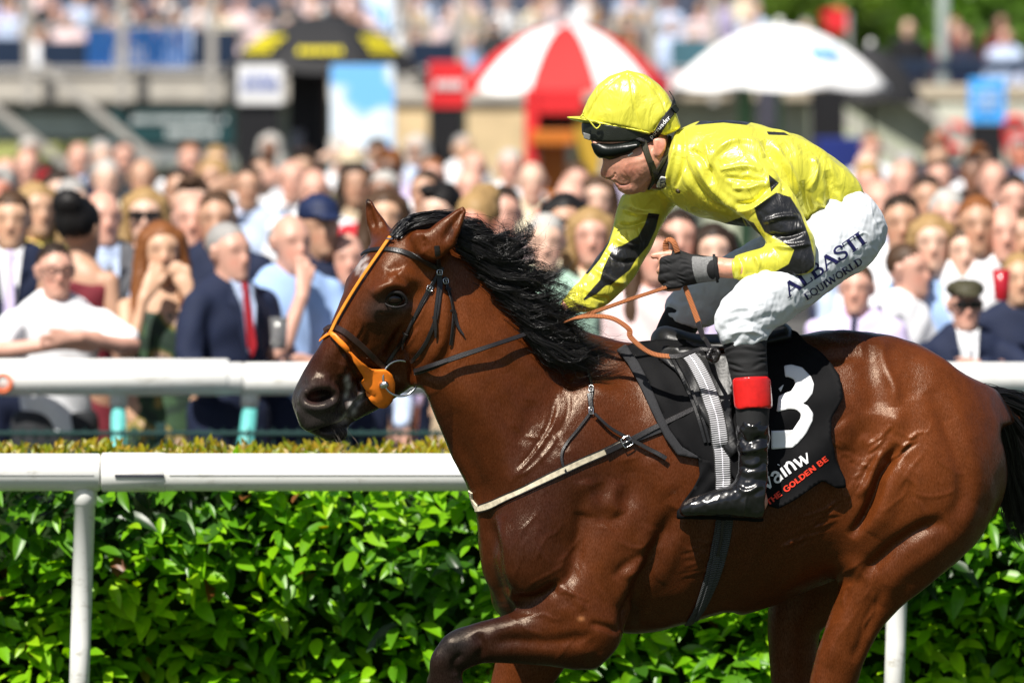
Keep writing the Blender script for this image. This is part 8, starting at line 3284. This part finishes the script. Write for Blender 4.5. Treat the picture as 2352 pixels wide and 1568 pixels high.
names = {65: 'pale balustrade post nearest the left edge above the stairs', 280: 'pale balustrade post in front of the blue seats', 487: 'pale balustrade post left of the black parasol', 930: 'pale balustrade post right of the black parasol', 1060: 'pale balustrade post left of the striped parasol', 1500: 'pale balustrade post right of the striped parasol', 1640: 'pale balustrade post left above the white parasol'}
for o in [q for q in COL.objects if q.name.startswith('balustrade_post')]:
    for xx, lb in names.items():
        if abs(o.location.x - W(xx, 240, 56.2)[0]) < .02:
            o['label'] = lb
            del o['group']
        elif o['label'].startswith('pale balustrade post of'):
            o['label'] = 'pale balustrade post partly hidden behind parasols'
hr = thing('balustrade_rail', (W(300, 62, 56.25)[0], 56.25, 2.0), 'horizontal metal top rail of the stand balustrade', 'rail')
for y in (62, 158):
    a, c = W(-60, y, 56.25), W(1640, y, 56.25)
    mb = MB()
    mb.tube([a, c], .02, 8)
    mb.build('rail', steel_d, hr)
# stairs with slanting handrails, left and right
def stairs(pts, Y, label, wall_pts=None, wmat=None):
    t = thing('stair_handrail', W(*pts[0][0], Y), label, 'handrail')
    for a, c in pts:
        p, q = W(*a, Y), W(*c, Y)
        d = norm(q - p)
        mb = MB()
        u = np.cross(d, (0, 1, 0))
        M = np.stack((d, (0, 1, 0), u), 1)
        mb.box((p + q) / 2, (np.linalg.norm(q - p) / 2, .04, .042), M)
        mb.build('rail', post_m, t)
    if wall_pts:
        P = [W(x, y, Y + .25) for x, y in wall_pts]
        n = len(P)
        V = P + [v + np.array((0, .2, 0)) for v in P]
        F = [tuple(range(n)), tuple(range(2 * n - 1, n - 1, -1))] + [(i, i + n, (i + 1) % n + n, (i + 1) % n) for i in range(n)]
        link('stair_wall', pymesh('stair_wall', V, F, False), wmat, t)
    return t


stairs([((95, 150), (360, 372)), ((-60, 210), (160, 385))], 55.4, 'pale slanting handrails of the left stairs')
stairs([((2010, 170), (2350, 420)), ((1890, 232), (2150, 425))], 54.6, 'pale slanting handrails of the right ramp', [(1860, 250), (1930, 240), (2250, 430), (1860, 430)], palegreen)
rs_logo = thing('wall_banner', (W(2230, 330, 56)[0], 56, 1), 'pale wall banner with red shapes on the right of the stand', 'banner')
board('cloth', 2150, 240, 2500, 380, 56.0, .04, pm('pale_banner', (.52, .54, .45)), rs_logo)
for x, y in ((2195, 316), (2330, 300), (2345, 340)):
    a = W(x, y, 55.97)
    mb = MB()
    mb.tube([a + np.array((.13 * math.cos(q), 0, .13 * math.sin(q))) for q in np.linspace(0.4, 5.2, 14)], .045, 8)
    mb.build('red_shape', red_p, rs_logo, smooth=True)
flag = thing('feather_flag', (W(850, 60, 55)[0], 55, 2.0), 'sky blue flag leaning above the black parasol', 'flag')
P = [W(x, y, 55) for x, y in ((812, -40), (905, -60), (918, 60), (892, 78), (860, 40))]
V = [tuple(p) for p in P] + [tuple(p + np.array((0, .02, 0))) for p in P]
link('flag_cloth', pymesh('flag', V, [(0, 1, 2, 3, 4), (9, 8, 7, 6, 5)] + [(i, i + 5, (i + 1) % 5 + 5, (i + 1) % 5) for i in range(5)], False), ban_m, flag)
mb = MB()
mb.tube([W(912, -60, 55), W(896, 175, 55)], .02, 8)
mb.build('flag_pole', steel_d, flag)
rf = thing('red_flag', (W(1920, 45, 70)[0], 70, 2.0), 'small red flag in front of the trees', 'flag')
P = [W(x, y, 70) for x, y in ((1885, 28), (1930, 15), (1952, 40), (1945, 75), (1900, 72))]
V = [tuple(p) for p in P] + [tuple(p + np.array((0, .03, 0))) for p in P]
link('flag_cloth', pymesh('flag', V, [(0, 1, 2, 3, 4), (9, 8, 7, 6, 5)] + [(i, i + 5, (i + 1) % 5 + 5, (i + 1) % 5) for i in range(5)], False), red_p, rf)
mb = MB()
mb.tube([W(1950, 30, 70), W(1950, 175, 70)], .03, 8)
mb.build('flag_pole', steel_d, rf)

# ---- people on the terraces
ru = random.Random(8)
UPM = [(0, 'at the left end'), (230, 'above the blue seats'), (545, 'above the black parasol'), (940, 'between the black and striped parasols'), (1080, 'above the striped parasol'), (1540, 'above the white parasol'), (2040, 'right of the lamp post')]
cnt2 = {}
ups = []
for row, (Yu, yb) in enumerate(((74, 92), (80, 62), (86, 34), (92, 8), (97, -16))):
    step = 0.60 * 16000 / (20 + Yu)
    x = -20 + ru.random() * step
    while x < 2380:
        dens = 0.96 if x < 1760 else (0.55 if row < 2 else 0.0)
        if 545 < x < 930 and row < 1:
            dens = 0.3
        if ru.random() < dens:
            ups.append((x, yb + ru.uniform(-9, 9), Yu))
        x += step * ru.uniform(.85, 1.4)
for x, y, Yu in sorted(ups):
    fem = ru.random() < .35
    cl = ru.choice(['white', 'pale blue', 'sky blue', 'navy', 'charcoal', 'pale pink', 'cream', 'white', 'pale blue', 'grey', 'pale pink', 'beige', 'black', 'lilac'])
    if x > 1760:
        cl = ru.choice(['navy', 'grey', 'charcoal', 'pale blue', 'maroon', 'black', 'beige'])
    hc = ru.choice(HC)
    mk = [m_ for a, m_ in UPM if a <= max(x, 0)][-1]
    base_l = f"{hc} haired {'woman' if fem else 'man'} in {cl} on the stand terrace {mk}"
    k = cnt2.get(base_l, 0)
    cnt2[base_l] = k + 1
    lab_ = base_l if k == 0 else f"{ORD[min(k, 9)]}{base_l}"
    S(x, y, Yu, lab_, fem=fem, cloth=cl, hair=('long' if fem else ru.choice(['short', 'balding', 'fringe'])), hairc=hc, skin=ru.choice(['fair', 'pink', 'tan']),
      yaw=ru.uniform(-.4, .6), group='spectators on the stand terraces', base=1.0, fixed=ru.uniform(.96, 1.05))
print('people total', len(PEOPLE))

# ---- trees beyond the stand, upper right
tree_leaf = leaf_material('tree_leaf')
bark = pm('bark', (.06, .045, .03))


def tree(xc, yc, Y, rx, rzz, label, seed, tint):
    rs_ = np.random.RandomState(seed)
    c = W(xc, yc, Y)
    t = thing('tree', (c[0], Y, 0), label, 'tree', 'trees beyond the stand')
    mb = MB()
    mb.tube(catmull([(c[0], Y, 0), (c[0] + .1, Y, c[2] * .5), (c[0], Y, c[2] + rzz * .2)], 4), np.linspace(.28, .08, 9), 10)
    for i in range(7):
        a = rs_.rand() * 6.28
        e = np.array((math.cos(a) * rx * .7, math.sin(a) * rx * .6, rs_.uniform(-.2, .6) * rzz))
        mb.tube(catmull([(c[0], Y, c[2] * .6), c + e * .5, c + e], 3), np.linspace(.09, .02, 7), 6)
    mb.build('trunk', bark, t, smooth=True)
    lv, lf = leaf_shape(.20, .13, .2, .2)
    cl_ = rs_.normal(size=(60, 3))
    cl_ = cl_ / np.linalg.norm(cl_, axis=1)[:, None] * (rs_.rand(60, 1) ** .4) * np.array((rx, rx * .9, rzz))
    n_ = 3600
    P = c + cl_[rs_.randint(0, 60, n_)] + rs_.normal(0, .24 * rx / 1.6, (n_, 3))
    V, F = batch_leaves(lv, lf, P, rs_.normal(size=(n_, 3)), rs_.normal(size=(n_, 3)) + (0, 0, 1.2), rs_.uniform(.8, 1.6, n_))
    me = raw_mesh(V, F, 'crown')
    attr_c(me, 'tint', np.repeat(np.array(tint)[None] * rs_.uniform(.6, 1.4, (n_, 1)), len(lv), 0))
    o = link('crown', me, tree_leaf, t)
    o['kind'] = 'stuff'


tree(1850, 10, 112, 1.5, 1.1, 'leafy green tree beyond the stand left of the lamp post', 1, (.17, .27, .04))
tree(2040, 0, 118, 1.9, 1.5, 'leafy green tree directly behind the lamp post', 2, (.12, .24, .035))
tree(2230, 20, 114, 1.9, 1.3, 'dark green tree in the upper right corner', 3, (.13, .25, .035))
tree(2400, 10, 120, 2.0, 1.4, 'dark green tree at the right edge', 4, (.10, .21, .035))
hz_ = thing('far_building', (W(1650, 20, 160)[0], 160, 0), 'pale building far behind the stand above the white parasol', 'building')
board('wall', 1480, -40, 1860, 240, 160, 3, pm('pale_render', (.55, .56, .55)), hz_, True)
board('roof', 1470, -60, 1870, -40.5, 159.8, 3.4, pm('grey_roof', (.25, .26, .28)), hz_)
for i in range(6):
    board('window', 1510 + i * 58, -10, 1545 + i * 58, 40, 159.9, .2, pm('window_glass', (.12, .16, .2), .2), hz_)
